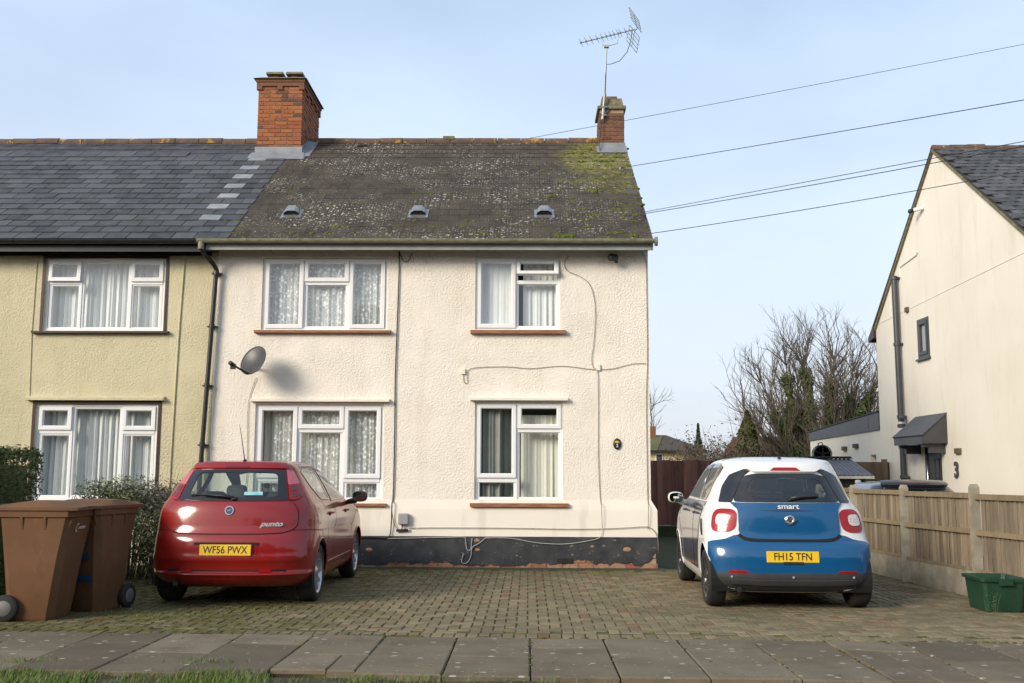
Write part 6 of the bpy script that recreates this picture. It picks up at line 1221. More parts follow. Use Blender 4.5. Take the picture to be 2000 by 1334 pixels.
for mir in (False, True):
    lp = bc.rear([(.535, .88)])[0]; L0 = (lp[0], lp[1]); hw, hh = .112, .118
    def rsq(sx, sy, cx=0., cy=0., n=36): return [(L0[0]+.105+cx+sx*math.copysign(abs(math.cos(a))**.62, math.cos(a)), L0[1]+.005+cy+sy*math.copysign(abs(math.sin(a))**.62, math.sin(a))) for a in np.linspace(0, 2*math.pi, n+1)[:-1]]
    to = bc.part('tail_lamp', cut_mesh(bc.s, 'tail_lamp', 'red_lens', rsq(hw, hh), (), .010, .02, mirror=mir, bulge=.022, step=.03)); bc.part('white_lens', cut_mesh(bc.s, 'white_lens', 'clear_lens', rsq(.054, .056, -.004, 0), (), .034, .006, mirror=mir, bulge=.008, step=.03), to)
    bc.part('quarter_trim', cut_mesh(bc.s, 'quarter_trim', 'frit_black', round_poly([bc.s.X_rear(.555, 1.066), (bc.s.X_rear(.555, 1.066)[0]+.14, bc.s.V_of(1.066)), (bc.s.X_rear(.56, 1.20)[0]+.10, bc.s.V_of(1.22)), (bc.s.X_rear(.50, 1.33)[0]+.06, bc.s.V_of(1.345)), bc.s.X_rear(.40, 1.405), bc.s.X_rear(.33, 1.40), bc.s.X_rear(.43, 1.325)], [.01, .01, .05, .03, .01, .02, .05]), (), .012, .02, mirror=mir))
    door = [(1.28, 1.06), (1.29, .80), (1.30, .33), (1.02, .33), (.985, .42), (.90, .60), (.86, .66), (.80, .80), (.74, .90), (.68, 1.0), (.70, 1.062)]
    bc.part('rear_door', cut_mesh(bc.s, 'rear_door', 'dark_blue_paint', bc.side(door), (), .006, .012, mirror=mir)); bc.part('front_door', cut_mesh(bc.s, 'front_door', 'dark_blue_paint', bc.side([(1.31, 1.06), (1.32, .80), (1.33, .33), (2.34, .33), (2.36, .60), (2.40, 1.0), (2.46, 1.06)]), (), .006, .012, mirror=mir))
    bc.part('front_wing', cut_mesh(bc.s, 'front_wing', 'dark_blue_paint', bc.side([(2.42, .34), (2.44, .60), (2.50, 1.03), (2.75, 1.0), (3.0, .93), (3.25, .80), (3.25, .45), (3.20, .62), (3.08, .66), (2.94, .675), (2.78, .65), (2.66, .58), (2.61, .48), (2.60, .34)]), (), .006, .012, mirror=mir))
    bc.part('headlamp', cut_mesh(bc.s, 'headlamp', 'clear_lens', round_poly(front_half(bc, [(.74, .70), (.75, .88), (.52, .86), (.50, .70)]), .03), (), .01, .012, mirror=mir))
    vx = bc.s.X_side(.60, .80); bc.part('side_intake', cut_mesh(bc.s, 'side_intake', 'trim_black', [(vx[0]+.045*math.cos(a)+.012*math.sin(a), vx[1]+.085*math.sin(a)) for a in np.linspace(0, 2*math.pi, 24)[:-1]], (), .008, .012, mirror=mir)); sg = -1 if mir else 1
    for y in (1.10, 2.02):
        p = bc.s.ev(*bc.s.X_side(y, .93)); mb = MB(); mb.tube([(sg*(p[0]-.01), y-.09, .93), (sg*(p[0]+.035), y-.05, .935), (sg*(p[0]+.035), y+.06, .935), (sg*(p[0]-.01), y+.09, .93)], .014, 6); bc.part('door_handle', mb.mesh('door_handle', 'dark_blue_paint', True))
bc.panel('roof_panel', 'black_paint', [(1.75, bc.s.V_of(1.505)), (1.75, bc.s.V_of(1.543)), (.72, bc.s.V_of(1.543)), (.55, bc.s.V_of(1.530))], both=True, off=.003, depth=.004)
sp_ = round_poly(bc.rear([(-.31, 1.368), (.31, 1.368), (.385, 1.41), (.30, 1.425), (-.30, 1.425), (-.385, 1.41)]), .015); bc.panel('spoiler', 'white_paint', sp_, off=.040, depth=.07)
bc.panel('brake_lamp', 'red_lens', round_poly(bc.rear([(-.155, 1.374), (.155, 1.374), (.11, 1.404), (-.11, 1.404)]), .01), off=.047, depth=.012)
bc.plate('FH15 TFN', -.002, .535, R(-6), .86); 
mb = MB(); mb.bbox(-.10, .10, -.012, .012, 0, .01, .003); link('plate_surround', mb.mesh('plate_surround', 'trim_black'), bc.t, (0, -.004, .475), (R(84), 0, 0), False)
bc.panel('plate_recess', 'blue_paint', round_poly(bc.rear([(-.30, .455), (.36, .455), (.36, .60), (-.30, .60)]), .05), off=.007, depth=.004)
yl = float(bc.s.ev(0, bc.s.V_of(.90))[1]); bd = link('badge', None, bc.t, (.0, yl-.024, .895), (R(86), 0, 0), False); mb = MB()
n = 32; ring = [(.052*math.cos(a), .052*math.sin(a)) for a in np.linspace(0, 2*math.pi, n+1)[:-1]]; mb.lathe([(.026, .014), (.034, .02), (.048, .012), (.052, 0), (.026, 0)], n, 'z'); mb.prism([(.036, -.036), (.075, 0), (.036, .036)], 0, .012); k0 = len(mb.v)-6; mb.v[k0:] = [(p[0], p[2], p[1]) for p in mb.v[k0:]]; link('ring', mb.mesh('ring', 'chrome', True, 30), bd, world=False)
mb = MB(); mb.lathe([(0, .004), (.027, .004), (.027, .010), (0, .012)], 20, 'z'); link('disc', mb.mesh('disc', 'trim_black'), bd, world=False)
text('lettering', 'smart', .075, 'ink_white', bc.t, (-.005, float(bc.s.ev(0, bc.s.V_of(1.03))[1])-.022, 1.03), (R(80), 0, 0), False, 1.25, 0, .0012, .002)
ga = lambda x, z, o: tuple(bc.s.ev(*bc.s.X_rear(x, z))+bc.s.nrm(*[np.array(q) for q in bc.s.X_rear(x, z)])*o)
mb = MB(); mb.tube([ga(.02, 1.10, .03), ga(.12, 1.115, .035), ga(.30, 1.12, .03)], [.022, .018, .009], 6); mb.tube([ga(.0, 1.09, .02), ga(.3, 1.118, .022)], .009, 5); bc.part('rear_wiper', mb.mesh('rear_wiper', 'trim_black', True))
mb = MB(); mb.tube([(-.53, .06, .205), (-.53, .22, .21)], .036, 14, False); mb.tube([(-.53, .065, .205), (-.53, .22, .21)], .031, 14, True); bc.part('exhaust', mb.mesh('exhaust', 'trim_black', True, 40))
mb = MB(); mb.xprism([(.35, .14), (.62, .14), (.62, .24), (.30, .24)], -.45, .40); bc.part('silencer', mb.mesh('silencer', 'trim_black'))
bc.cabin(.42, 2.6, .64, .55, [(-.33, .80, 1.0), (.33, .80, 1.0), (-.33, 1.55, 1.12), (.33, 1.55, 1.12)], (.33, 2.1, 1.0), (.34, .70, .98))
bc.mirror_arm(.93, 2.22, 1.07, 'white_paint', 1); bc.mirror_arm(-.93, 2.22, 1.07, 'white_paint', -1)
mb = MB(); mb.xprism([(.47, 1.475), (.60, 1.50), (.58, 1.53), (.54, 1.555)], -.012, .012); mb.blob((0, .53, 1.49), (.03, .06, .02), .8, 10, 5); bc.part('aerial', mb.mesh('aerial', 'trim_black'))

# ---- black car beyond the fence: only its upper half shows
rows = [(.15, .74, .12, 3.7, .4, 2.7, .6, 2.4), (.30, .80, .02, 3.82, .42, 2.8, .6, 2.4), (.45, .83, .0, 3.85, .43, 2.8, .6, 2.4), (.65, .84, .05, 3.82, .44, 2.7, .65, 2.4), (.80, .83, .10, 3.6, .44, 2.7, .8, 2.3), (.88, .80, .14, 3.1, .42, 2.7, .7, 2.3), (.93, .765, .2, 2.88, .4, 2.8, .5, 2.5), (1.05, .69, .34, 2.55, .38, 2.9, .45, 2.6), (1.15, .62, .46, 2.25, .36, 3., .42, 2.6), (1.21, .565, .53, 2.05, .35, 2.9, .4, 2.6), (1.245, .48, .65, 1.9, .33, 2.7, .4, 2.5), (1.265, .34, .9, 1.75, .28, 2.5, .3, 2.4), (1.272, .02, 1.3, 1.36, .02, 2, .02, 2)]
kc = Car('black_hatchback', 'black car with a roof spoiler showing above the boundary fence', 'car', (5.88, .25, -.02), R(-1), rows, (.68, 3.1), 1.45, .30)
kc.glass(kc.rear([(-.52, .92), (.52, .92), (.45, 1.17), (-.45, 1.17)]), kc.rear([(-.45, .95), (.45, .95), (.40, 1.15), (-.40, 1.15)]), False, 'dark_car_glass', True, name='rear_window')
kc.glass(round_poly(kc.side([(.95, 1.10), (1.45, 1.17), (1.95, 1.15), (2.6, .93), (1.0, .93)]), .05), round_poly(kc.side([(1.0, 1.07), (1.45, 1.145), (1.93, 1.12), (2.5, .955), (1.05, .955)]), .05), True, 'dark_car_glass')
kc.build_body('black_paint', .34, 'trim_black', 'black'); kc.cabin(.5, 2.7, .6, .5, [(-.33, 1.0, .85), (.33, 1.0, .85), (-.33, 1.7, .88), (.33, 1.7, .88)])
kc.panel('spoiler', 'black_paint', round_poly(kc.rear([(-.49, 1.175), (.49, 1.175), (.47, 1.225), (.2, 1.24), (-.2, 1.24), (-.47, 1.225)]), .03), off=.06, depth=.09); kc.panel('brake_lamp', 'dark_lens', kc.rear([(-.15, 1.19), (.15, 1.19), (.15, 1.203), (-.15, 1.203)]), off=.066, depth=.01)
mb = MB(); mb.blob((-.42, 2.0, 1.245), (.05, .04, .04), .6, 10, 6); kc.part('roof_sensor', mb.mesh('roof_sensor', 'grey_plastic', True))

# ------------------------------------------------------------------ bins, crate
def wheelie_bin(label, loc, yaw, logo, mark):
    """local: front faces -x... lid hinge and wheels on the -x side; the front face is +x"""
    t = thing('wheelie_bin', label, 'bin', loc, (0, 0, yaw), 'brown wheelie bins on the drive')
    def ring(z, hx, hy, c): return [(-hx+c, -hy, z), (hx-c, -hy, z), (hx, -hy+c, z), (hx, hy-c, z), (hx-c, hy, z), (-hx+c, hy, z), (-hx, hy-c, z), (-hx, -hy+c, z)]
    mb = MB(); lev = [(.0, .20, .22, .05), (.03, .215, .235, .06), (.55, .275, .262, .055), (.93, .325, .285, .045), (.94, .345, .298, .04), (1.0, .35, .30, .04)]; sh_ = [0, 0, .012, .025, .025, .025]
    vs_ = []
    for (z, hx, hy, c), s_ in zip(lev, sh_): vs_ += [(p[0]+s_, p[1], p[2]) for p in ring(z, hx, hy, c)]
    mb.add(vs_, [(i*8+k, i*8+(k+1) % 8, (i+1)*8+(k+1) % 8, (i+1)*8+k) for i in range(5) for k in range(8)]+[tuple(range(7, -1, -1)), tuple(40+k for k in range(8))])
    link('body', mb.mesh('body', 'bin_brown', True, 28), t, world=False)
    for x in (-.09, .12):
        for sg in (-1, 1): mb = MB(); mb.xprism([(sg*.27, .945), (sg*.30, .945), (sg*.282, .83), (sg*.265, .80)] if sg > 0 else [(-.27, .945), (-.265, .80), (-.282, .83), (-.30, .945)], x-.012, x+.012); link('rib', mb.mesh('rib', 'bin_brown'), t, world=False)
    for sg in (-1, 1): mb = MB(); mb.prism([(.30, .945), (.372, .945), (.335, .86), (.31, .82)], sg*.24-.01, sg*.24+.01); link('rib', mb.mesh('rib', 'bin_brown'), t, world=False)
    mb = MB(); n = 12; vs_ = []
    for i in range(n+1):
        x = -.40+.80*i/n; h = 1.025+.055*math.sin(math.pi*min(1, max(0, (i/n*1.08-.02))))**.8; e = .0 if 0 < i < n else .02
        vs_ += [(x+.02, -.315+e, 1.0), (x+.02, -.315+e, 1.028), (x+.02, -.255+e*.5, h), (x+.02, 0, h+.008), (x+.02, .255-e*.5, h), (x+.02, .315-e, 1.028), (x+.02, .315-e, 1.0)]
    mb.add(vs_, [(i*7+k, i*7+k+1, (i+1)*7+k+1, (i+1)*7+k) for i in range(n) for k in range(6)]+[tuple(range(7)), tuple(n*7+k for k in range(6, -1, -1))]); mb.f = [tuple(reversed(f)) for f in mb.f]
    lid = link('lid', mb.mesh('lid', 'bin_brown', True, 32), t, world=False)
    mb = MB(); mb.tube([(-.40, -.2, 1.0), (-.44, -.2, 1.03), (-.44, .2, 1.03), (-.40, .2, 1.0)], .017, 8); link('handle', mb.mesh('handle', 'bin_brown', True, 50), t, world=False)
    for sg in (-1, 1):
        mb = MB(); mb.lathe([(.0, -.03), (.10, -.03), (.118, -.018), (.12, .0), (.118, .018), (.10, .03), (0, .03)], 26, 'y', (-.20, sg*.275, .12)); w = link('wheel', mb.mesh('wheel', 'bin_rubber', True, 40), t, world=False)
        mb = MB(); mb.lathe([(.0, -.036), (.062, -.036), (.072, -.028), (.072, .028), (.062, .036), (0, .036)], 20, 'y', (-.20, sg*.275, .12)); link('hub', mb.mesh('hub', 'bin_hub', True, 40), w, world=False)
    if logo:
        text('moulded_logo', 'C', .115, 'ink_cream', t, (.340, -.10, .83), (R(97.5), 0, R(90)), False, .62, .5, .001); text('moulded_logo', 'ontenur', .05, 'ink_cream', t, (.340, .03, .835), (R(97.5), 0, R(90)), False, 1., .35, .0006)
    if mark:
        text('painted_number', '2', .34, 'bin_blue', t, (.314, .09, .62), (R(98.7), 0, R(90)), False, .9, 0, .012); mb = MB(); mb.box(.264, .268, -.05, .19, .30, .36); mb.v = [(p[0]+(p[2]-.3)*.11-.0, p[1], p[2]) for p in mb.v]; link('painted_dash', mb.mesh('painted_dash', 'bin_blue'), t, world=False)
    return t
wheelie_bin('brown wheelie bin nearest the pavement with white moulded lettering', (-4.57, -5.33, 0), R(2), True, False)
wheelie_bin('brown wheelie bin with blue painted number, half hidden behind another bin', (-4.354, -4.70, 0), R(-103), False, True)
cr = thing('recycling_crate', 'dark green plastic recycling box against the fence', 'crate', (4.76, -4.33, 0), (0, 0, R(-3)))
mb = MB(); lev = [(0, .175, .235), (.02, .18, .24), (.30, .205, .27), (.302, .228, .292), (.335, .23, .295), (.335, .212, .278), (.30, .20, .265), (.03, .17, .23)]; c = .03; vs_ = []
for z, hx, hy in lev: vs_ += [(-hx+c, -hy, z), (hx-c, -hy, z), (hx, -hy+c, z), (hx, hy-c, z), (hx-c, hy, z), (-hx+c, hy, z), (-hx, hy-c, z), (-hx, -hy+c, z)]
n = len(lev); mb.add(vs_, [(i*8+k, i*8+(k+1) % 8, (i+1)*8+(k+1) % 8, (i+1)*8+k) for i in range(n-1) for k in range(8)]+[tuple(range(7, -1, -1)), tuple((n-1)*8+k for k in range(8))]); link('tub', mb.mesh('tub', 'crate_green'), cr, world=False)
mb = MB()
for sg in (-1, 1): mb = MB(); mb.box(-.07, .07, sg*.30-.012, sg*.30+.012, .27, .335); link('hand_grip', mb.mesh('hand_grip', 'crate_green'), cr, world=False)
wp = thing('weed', 'small green weed growing in front of the green box', 'plant', (4.56, -4.70, 0)); mb = MB(); rw = random.Random(5)
for k in range(5): a = rw.uniform(-.05, .05); mb.tube([(4.56+a, -4.70, 0), (4.56+a*1.5, -4.71, .12), (4.56+a*2, -4.72, .17+rw.uniform(0, .05))], [.0022, .0018, .001], 4)
link('stem', mb.mesh('stem', 'weed'), wp); mb = MB()
for k in range(40):
    z = rw.uniform(.04, .21); p = Vector((4.56+rw.uniform(-.06, .06), -4.71+rw.uniform(-.03, .03), z)); a = rw.uniform(0, 6.28); s_ = rw.uniform(.008, .02); u_ = Vector((math.cos(a), math.sin(a), rw.uniform(-.4, .5)))*s_; v_ = Vector((-math.sin(a), math.cos(a), .3))*s_*.45; mb.add([p-u_, p-v_, p+u_, p+v_], [(0, 1, 2, 3)])
link('leaves', mb.mesh('leaves', 'weed'), wp)

# ------------------------------------------------------------------ hedge, bush, trees
def leaf(mb, p, s_, nrm=None, rd=random):
    n = Vector((rd.gauss(0, 1), rd.gauss(0, 1), rd.gauss(0, 1)))
    if nrm is not None: n = n*.55+nrm
    n.normalize(); u_ = n.orthogonal().normalized(); a = rd.uniform(0, 6.28); v_ = n.cross(u_); e1 = (u_*math.cos(a)+v_*math.sin(a))*s_; e2 = (v_*math.cos(a)-u_*math.sin(a))*s_*.5
    p = Vector(p); mb.add([p-e1, p-e2*.9+e1*.1+n*s_*.12, p+e1, p+e2*.9+e1*.1+n*s_*.12], [(0, 1, 2, 3)])
rd = random.Random(11)
hg = thing('hedge', 'clipped dark green hedge in front of the yellow house at far left', 'hedge', (-7, -2.9, 0))
hx0, hx1, hy0, hy1, hz = -8.6, -5.96, -3.45, -2.45, 1.60
mb = MB(); mb.box(hx0, hx1-.22, hy0+.22, hy1-.2, 0, hz-.2); link('inner_branches', mb.mesh('inner_branches', 'hedge_leaf'), hg)
mb = MB()
bx_ = MB(); bx_.box(-6.4, -5.75, -5.9, -3.3, 0, 1.42); link('inner_branches', bx_.mesh('inner_branches', 'hedge_leaf'), hg)
for k in range(36000):
    r_ = rd.random()
    if k > 26000:
        if r_ < .62: x, y, z, n = -5.55, rd.uniform(-6.1, -3.4), rd.uniform(.05, hz), Vector((1, 0, .2))
        elif r_ < .8: x, y, z, n = rd.uniform(-6.55, -5.55), -6.1, rd.uniform(.05, hz), Vector((0, -1, .2))
        else: x, y, z, n = rd.uniform(-6.55, -5.55), rd.uniform(-6.1, -3.4), hz, Vector((0, 0, 1))
    elif r_ < .55: x, y, z, n = rd.uniform(hx0, hx1), hy0, rd.uniform(.05, hz), Vector((0, -1, .25))
    elif r_ < .78: x, y, z, n = hx1, rd.uniform(hy0, hy1), rd.uniform(.05, hz), Vector((1, 0, .25))
    else: x, y, z, n = rd.uniform(hx0, hx1), rd.uniform(hy0, hy1), hz, Vector((0, 0, 1))
    wob = .05*math.sin(x*4.1+z*3)+.04*math.sin(z*7+y*6+1); q = n*(-abs(rd.gauss(.0, .075))+.02+wob); leaf(mb, (x+q.x, y+q.y, z+q.z*.5), rd.uniform(.016, .030), n, rd)
link('leaves', mb.mesh('leaves', 'hedge_leaf'), hg)
def bush(label, cx, cy, rx, ry, hz, n, mats, seed, name='shrub', stems=40, group=None):
    rd = random.Random(seed); t = thing(name, label, 'shrub', (cx, cy, 0), group=group); blobs = [(cx+rd.gauss(0, rx*.45), cy+rd.gauss(0, ry*.4), rd.uniform(.3, .88)*hz, rd.uniform(.22, .42)) for _ in range(16)]
    mb = MB()
    for k in range(stems):
        a = rd.uniform(0, 6.28); e = Vector((cx+math.cos(a)*rx*rd.uniform(.3, 1.05), cy+math.sin(a)*ry*rd.uniform(.3, 1.05), hz*rd.uniform(.6, 1.12))); b_ = Vector((cx+math.cos(a)*rx*.3, cy+math.sin(a)*ry*.3, 0)); mb.tube([b_, b_.lerp(e, .55)+Vector((0, 0, .12)), e], [.008, .005, .002], 4)
    link('stems', mb.mesh('stems', 'twig'), t)
    for mi, (m_, fr) in enumerate(mats):
        mb = MB()
        for k in range(int(n*fr)):
            b_ = rd.choice(blobs); d_ = Vector((rd.gauss(0, 1), rd.gauss(0, 1), rd.gauss(0, 1))).normalized(); r_ = b_[3]*(rd.random()**.35); p = Vector(b_[:3])+Vector((d_.x*r_*rx*1.1, d_.y*r_*ry*1.1, d_.z*r_*.75*min(1, hz)))
            if mi == 1: p.x += rx*.35; 
            if p.z < .03: p.z = .03+rd.random()*.1
            leaf(mb, p, rd.uniform(.014, .032), d_+Vector((0, 0, .3)), rd)
        link('leaves', mb.mesh('leaves', m_), t)
    return t
bush('loose greyish green shrub growing under the yellow house window behind the bins', -5.15, -1.75, 1.05, .7, 1.2, 14000, [('bush_leaf', .62), ('grey_leaf', .38)], 21, stems=90)
bush('dark low shrub between the bins and the red car', -4.45, -2.35, .42, .6, .95, 5000, [('hedge_leaf', .5), ('bush_leaf', .5)], 22, stems=30)

def branches(mb, p, d_, L, r_, depth, rd, tips, spread=.5, upw=.15, seg=3, nkid=3):
    pts = [p.copy()]; q = p.copy(); dd_ = d_.copy()
    for k in range(seg):
        dd_ = (dd_+Vector((rd.gauss(0, .12), rd.gauss(0, .12), rd.gauss(0, .08)+upw*.25))).normalized(); q = q+dd_*(L/seg); pts.append(q.copy())
    mb.tube(pts, [r_*(1-.5*k/seg) for k in range(seg+1)], 5 if r_ > .03 else 3, False)
    if depth == 0: tips.append((q, dd_)); return
    for k in range(nkid+(1 if rd.random() < .4 else 0)):
        t = rd.uniform(.35, 1.) if k else 1.; i = min(seg-1, int(t*seg)); b_ = pts[i].lerp(pts[i+1], t*seg-i); ax = dd_.orthogonal().normalized(); ax = Matrix.Rotation(rd.uniform(0, 6.28), 3, dd_) @ ax; nd = (dd_+ax*spread*rd.uniform(.6, 1.3)+Vector((0, 0, upw))).normalized()
        branches(mb, b_, nd, L*rd.uniform(.55, .8), r_*.55, depth-1, rd, tips, spread, upw, seg, nkid)
rd = random.Random(4)
tx, ty = 11.0, 24.
tr = thing('bare_tree', 'large bare winter tree with ivy climbing its many stems', 'tree', (tx, ty, 0)); mb = MB(); tw = MB(); tips = []; stems = []
for k in range(30):
    a = 2.399*k; ln = .06+.62*(k/30)**1.1+rd.uniform(-.05, .05); d_ = Vector((math.cos(a)*ln*(.95 if math.cos(a) < 0 else 1.15), math.sin(a)*ln*.8, 1)).normalized(); p = Vector((tx+math.cos(a)*.75, ty+math.sin(a)*.6, 0)); L = (5.9-2.6*(k/30)**1.4)*rd.uniform(.88, 1.0); pts = [p]
    for j in range(5): d_ = (d_+Vector((rd.gauss(0, .07), rd.gauss(0, .07), .03))).normalized(); pts.append(pts[-1]+d_*L/5)
    mb.tube(pts, [.075, .066, .055, .045, .034, .022], 5, False); stems.append(pts)
    for j in range(24):
        i = rd.choice((1, 2, 2, 3, 3, 4, 4, 5, 5)); b_ = pts[i]; ax = Matrix.Rotation(rd.uniform(0, 6.28), 3, d_) @ d_.orthogonal().normalized(); branches(tw, b_, (d_+ax*rd.uniform(.3, .8)+Vector((math.cos(a)*.10, 0, .08))).normalized(), rd.uniform(.55, 1.1), .029, 3, rd, tips, .46, .10, 3, 2)
link('trunk', mb.mesh('trunk', 'bark'), tr); link('crown', tw.mesh('crown', 'twig'), tr)
mb = MB()
for n_, pts in enumerate(stems):
    if n_ > 17 and n_ % 2 == 0: continue
    hi = rd.uniform(.72, 1.0) if n_ < 14 else rd.uniform(.4, .7); m_ = len(pts)-1
    for k in range(2300 if n_ < 14 else 1300):
        t = rd.random()**.9*hi*m_; i = min(m_-1, int(t)); p = pts[i].lerp(pts[i+1], t-i); w = (.55 if n_ < 14 else .40)*(1-.6*t/m_)*(.75+.35*math.sin(t*4+n_*2)); d_ = Vector((rd.gauss(0, 1), rd.gauss(0, 1), rd.gauss(0, .6))).normalized(); leaf(mb, p+d_*w*rd.random()**.5, rd.uniform(.06, .11), d_, rd)
link('ivy', mb.mesh('ivy', 'ivy_leaf'), tr)
# tangle of thin suckers low down
sk = MB()
for k in range(300):
    a = rd.uniform(0, 6.28); r_ = rd.uniform(.2, 2.9); b_ = Vector((tx+math.cos(a)*r_*.8, ty+math.sin(a)*r_*.5, 0)); e = b_+Vector((rd.gauss(0, .7), rd.gauss(0, .4), rd.uniform(1.8, 4.2))); sk.tube([b_, b_.lerp(e, .5)+Vector((rd.gauss(0, .15), 0, 0)), e], [.016, .012, .005], 3, False)
link('suckers', sk.mesh('suckers', 'twig'), tr)
def conifer(label, x, y, h, w, mat, n, seed, ls=.07, group=None):
    rd = random.Random(seed); t = thing('conifer', label, 'tree', (x, y, 0), group=group); mb = MB(); mb.tube([(x, y, 0), (x, y, h*.95)], [.10, .02], 6); link('trunk', mb.mesh('trunk', 'bark'), t); mb = MB()
    for k in range(n):
        u_ = rd.random()**1.4; a0 = rd.uniform(0, 6.28); z = h*(.04+.96*u_); rr_ = w*(1-u_)**.85*(.85+.16*math.sin(z*7+a0*2))*rd.random()**.4; a = a0; leaf(mb, (x+math.cos(a)*rr_, y+math.sin(a)*rr_, z-rr_*.25), rd.uniform(.6, 1.2)*ls, Vector((math.cos(a), math.sin(a), .5)), rd)
    link('crown', mb.mesh('crown', mat), t)
conifer('olive green pointed conifer left of the bare tree', 7.75, 21.5, 3.55, 1.35, 'conifer_leaf', 8000, 31, .085)
conifer('tall dark conifer standing far off beyond the hipped roof house', 9.05, 40, 3.95, .62, 'dark_conifer_leaf', 2600, 32, .09)
def scrub(label, x, y, w, h, n, seed, mat='scrub_leaf', leaves=.5, group=None):
    rd = random.Random(seed); t = thing('scrub_bush', label, 'bush', (x, y, 0), group=group); mb = MB(); tips = []
    for k in range(n): a = rd.uniform(0, 6.28); b_ = Vector((x+math.cos(a)*w*.5*rd.random(), y+math.sin(a)*.5*rd.random(), 0)); branches(mb, b_, Vector((math.cos(a)*.5*w/1.5, math.sin(a)*.4, 1)).normalized(), h*rd.uniform(.42, .55), .022, 2, rd, tips, .5, .1, 3, 3)
    link('twigs', mb.mesh('twigs', 'twig'), t); mb = MB()
    for p, d_ in tips:
        for k in range(5): 
            if rd.random() < leaves: leaf(mb, p+Vector((rd.gauss(0, .18), rd.gauss(0, .18), rd.gauss(-.12, .22))), rd.uniform(.04, .08), d_, rd)
    for k in range(int(n*150)): a = rd.uniform(0, 6.28); r_ = w*.75*rd.random()**.5; leaf(mb, (x+math.cos(a)*r_, y+math.sin(a)*.5*rd.random(), rd.uniform(.2, h*.62)), rd.uniform(.05, .10), None, rd)
    link('leaves', mb.mesh('leaves', mat), t)
scrub('brownish twiggy bush beside the olive conifer', 6.65, 21.2, 1.15, 2.75, 34, 41, 'scrub_leaf', .5)
scrub('purplish brown leafless thicket right of the far hipped roof house', 7.6, 27., 1.3, 2.75, 36, 45, 'scrub_leaf', .6)
scrub('low brown scrub behind the dark board fence', 5.9, 17.5, 1.1, 1.95, 22, 42, 'scrub_leaf', .5)
ft = thing('far_tree', 'faint bare treetop showing at the edge of the cream house wall', 'tree', (7.1, 52, 0)); mb = MB(); tips = []; rd = random.Random(9); mb.tube([(7.1, 52, 0), (7.1, 52, 3)], [.14, .10], 6)
for k in range(6): branches(mb, Vector((7.1, 52, 2.2+.4*k)), Vector((math.cos(k*1.1)*.6, math.sin(k*1.1)*.6, 1)).normalized(), 1.9, .06, 3, rd, tips, .5, .12, 3, 3)
link('crown', mb.mesh('crown', 'twig'), ft)
# far houses
fh = thing('hipped_roof_house', 'far cream house with a mossy hipped roof beside the cream wall', 'house', (7, 45, 0)); fy = 44.
mb = MB(); mb.box(3.2, 8.95, fy, fy+8, 0, 2.62); mb.box(8.95, 10.2, fy+1.4, fy+7.5, 0, 2.60); link('wall', mb.mesh('wall', 'far_cream'), fh)
mb = MB(); mb.box(8.953, 10.1, fy+1.35, fy+1.39, 0, 2.5); link('side_wall', mb.mesh('side_wall', 'far_grey'), fh)
mb = MB(); mb.add([(2.9, fy-.4, 2.62), (9.15, fy-.4, 2.62), (10.6, fy+4, 2.62), (9.15, fy+8.4, 2.62), (2.9, fy+8.4, 2.62), (3.0, fy+3.2, 3.62), (8.3, fy+3.2, 3.62), (10.6, fy+1.2, 2.62)], [(0, 1, 6, 5), (1, 7, 6), (7, 2, 6), (2, 3, 6), (3, 4, 5, 6), (4, 0, 5)]); link('roof', mb.mesh('roof', 'far_roof'), fh)
mb = MB(); mb.add([(2.9, fy-.43, 2.64), (7.3, fy-.43, 2.64), (8.1, fy+3.0, 3.60), (3.0, fy+3.0, 3.60)], [(0, 1, 2, 3)]); link('moss_patch', mb.mesh('moss_patch', 'far_green_roof'), fh)
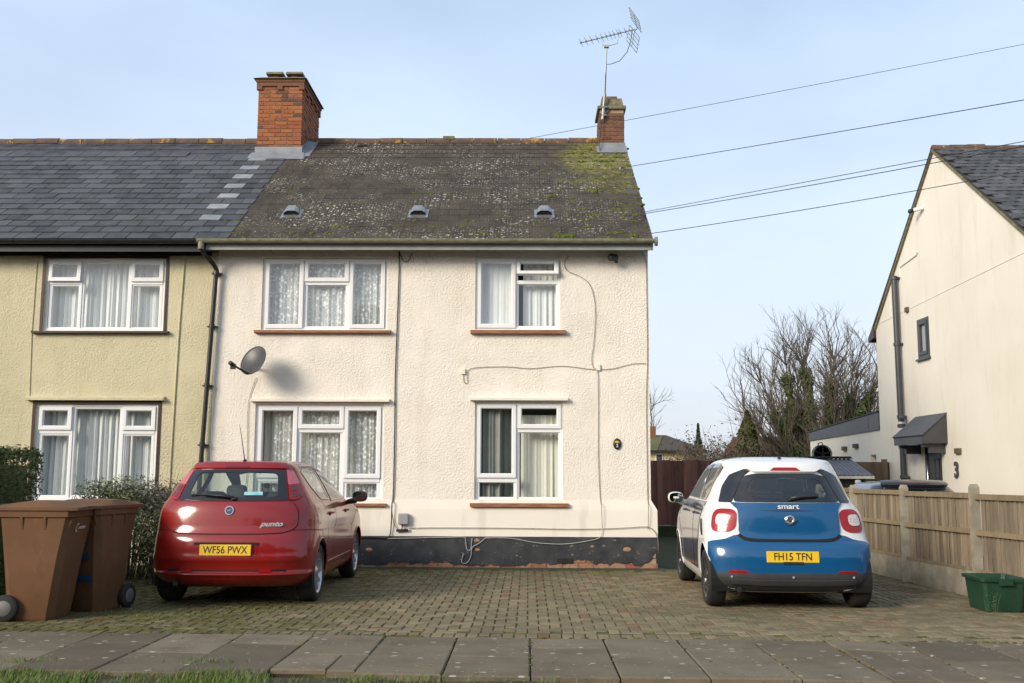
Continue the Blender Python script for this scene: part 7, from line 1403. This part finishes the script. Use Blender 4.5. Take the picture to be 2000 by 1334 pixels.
mb = MB(); mb.box(7.25, 7.62, fy+2.6, fy+3.2, 3.1, 4.12); link('chimney', mb.mesh('chimney', 'brown_brick'), fh)
for x0, x1, z0, z1, y in ((7.3, 7.62, 1.75, 2.4, fy), (9.25, 9.45, 1.6, 2.35, fy+1.35), (9.6, 9.8, 1.6, 2.2, fy+1.35)):
    mb = MB(); mb.box(x0-.05, x1+.05, y-.06, y-.005, z0-.05, z1+.05); w = link('window', mb.mesh('window', 'white_upvc'), fh); mb = MB(); mb.box(x0, x1, y-.075, y-.062, z0, z1); link('pane', mb.mesh('pane', 'far_glass'), w)
mb = MB(); mb.tube([(8.93, fy-.05, 2.5), (8.93, fy-.05, 0)], .05, 6); mb.box(2.9, 9.1, fy-.46, fy-.40, 2.55, 2.64); link('gutter', mb.mesh('gutter', 'trim_black'), fh)
fr = thing('red_roof_house', 'far house with a red tiled roof seen through the bare tree', 'house', (14, 38, 0))
mb = MB(); mb.box(11.6, 19, 38, 46, 0, 2.1); link('wall', mb.mesh('wall', 'far_cream'), fr); mb = MB(); mb.add([(11.3, 37.6, 2.1), (19.3, 37.6, 2.1), (19.3, 42, 3.35), (11.3, 42, 3.35), (11.3, 46.4, 2.1), (19.3, 46.4, 2.1)], [(0, 1, 2, 3), (3, 2, 5, 4), (0, 3, 4), (1, 5, 2)]); link('roof', mb.mesh('roof', 'far_red_roof'), fr)


# unseen trees added across the road for dark reflections in paint and glass
rd = random.Random(77); mb = MB()
for k in range(70):
    x = -48+96*k/69+rd.uniform(-1, 1); h = rd.uniform(5.2, 8.2); mb.blob((x, -32+rd.uniform(-2, 2), h*.5), (rd.uniform(1.6, 2.6), rd.uniform(1.4, 2.2), h*.5), 1, 10, 7)
    for q in range(5): mb.blob((x+rd.gauss(0, 1.3), -31+rd.uniform(-2, 2), h*rd.uniform(.4, 1.02)), (rd.uniform(.5, 1.1),)*3, 1, 8, 5)
link('reflection_treeline', mb.mesh('reflection_treeline', 'hedge_leaf', True), kind='stuff')
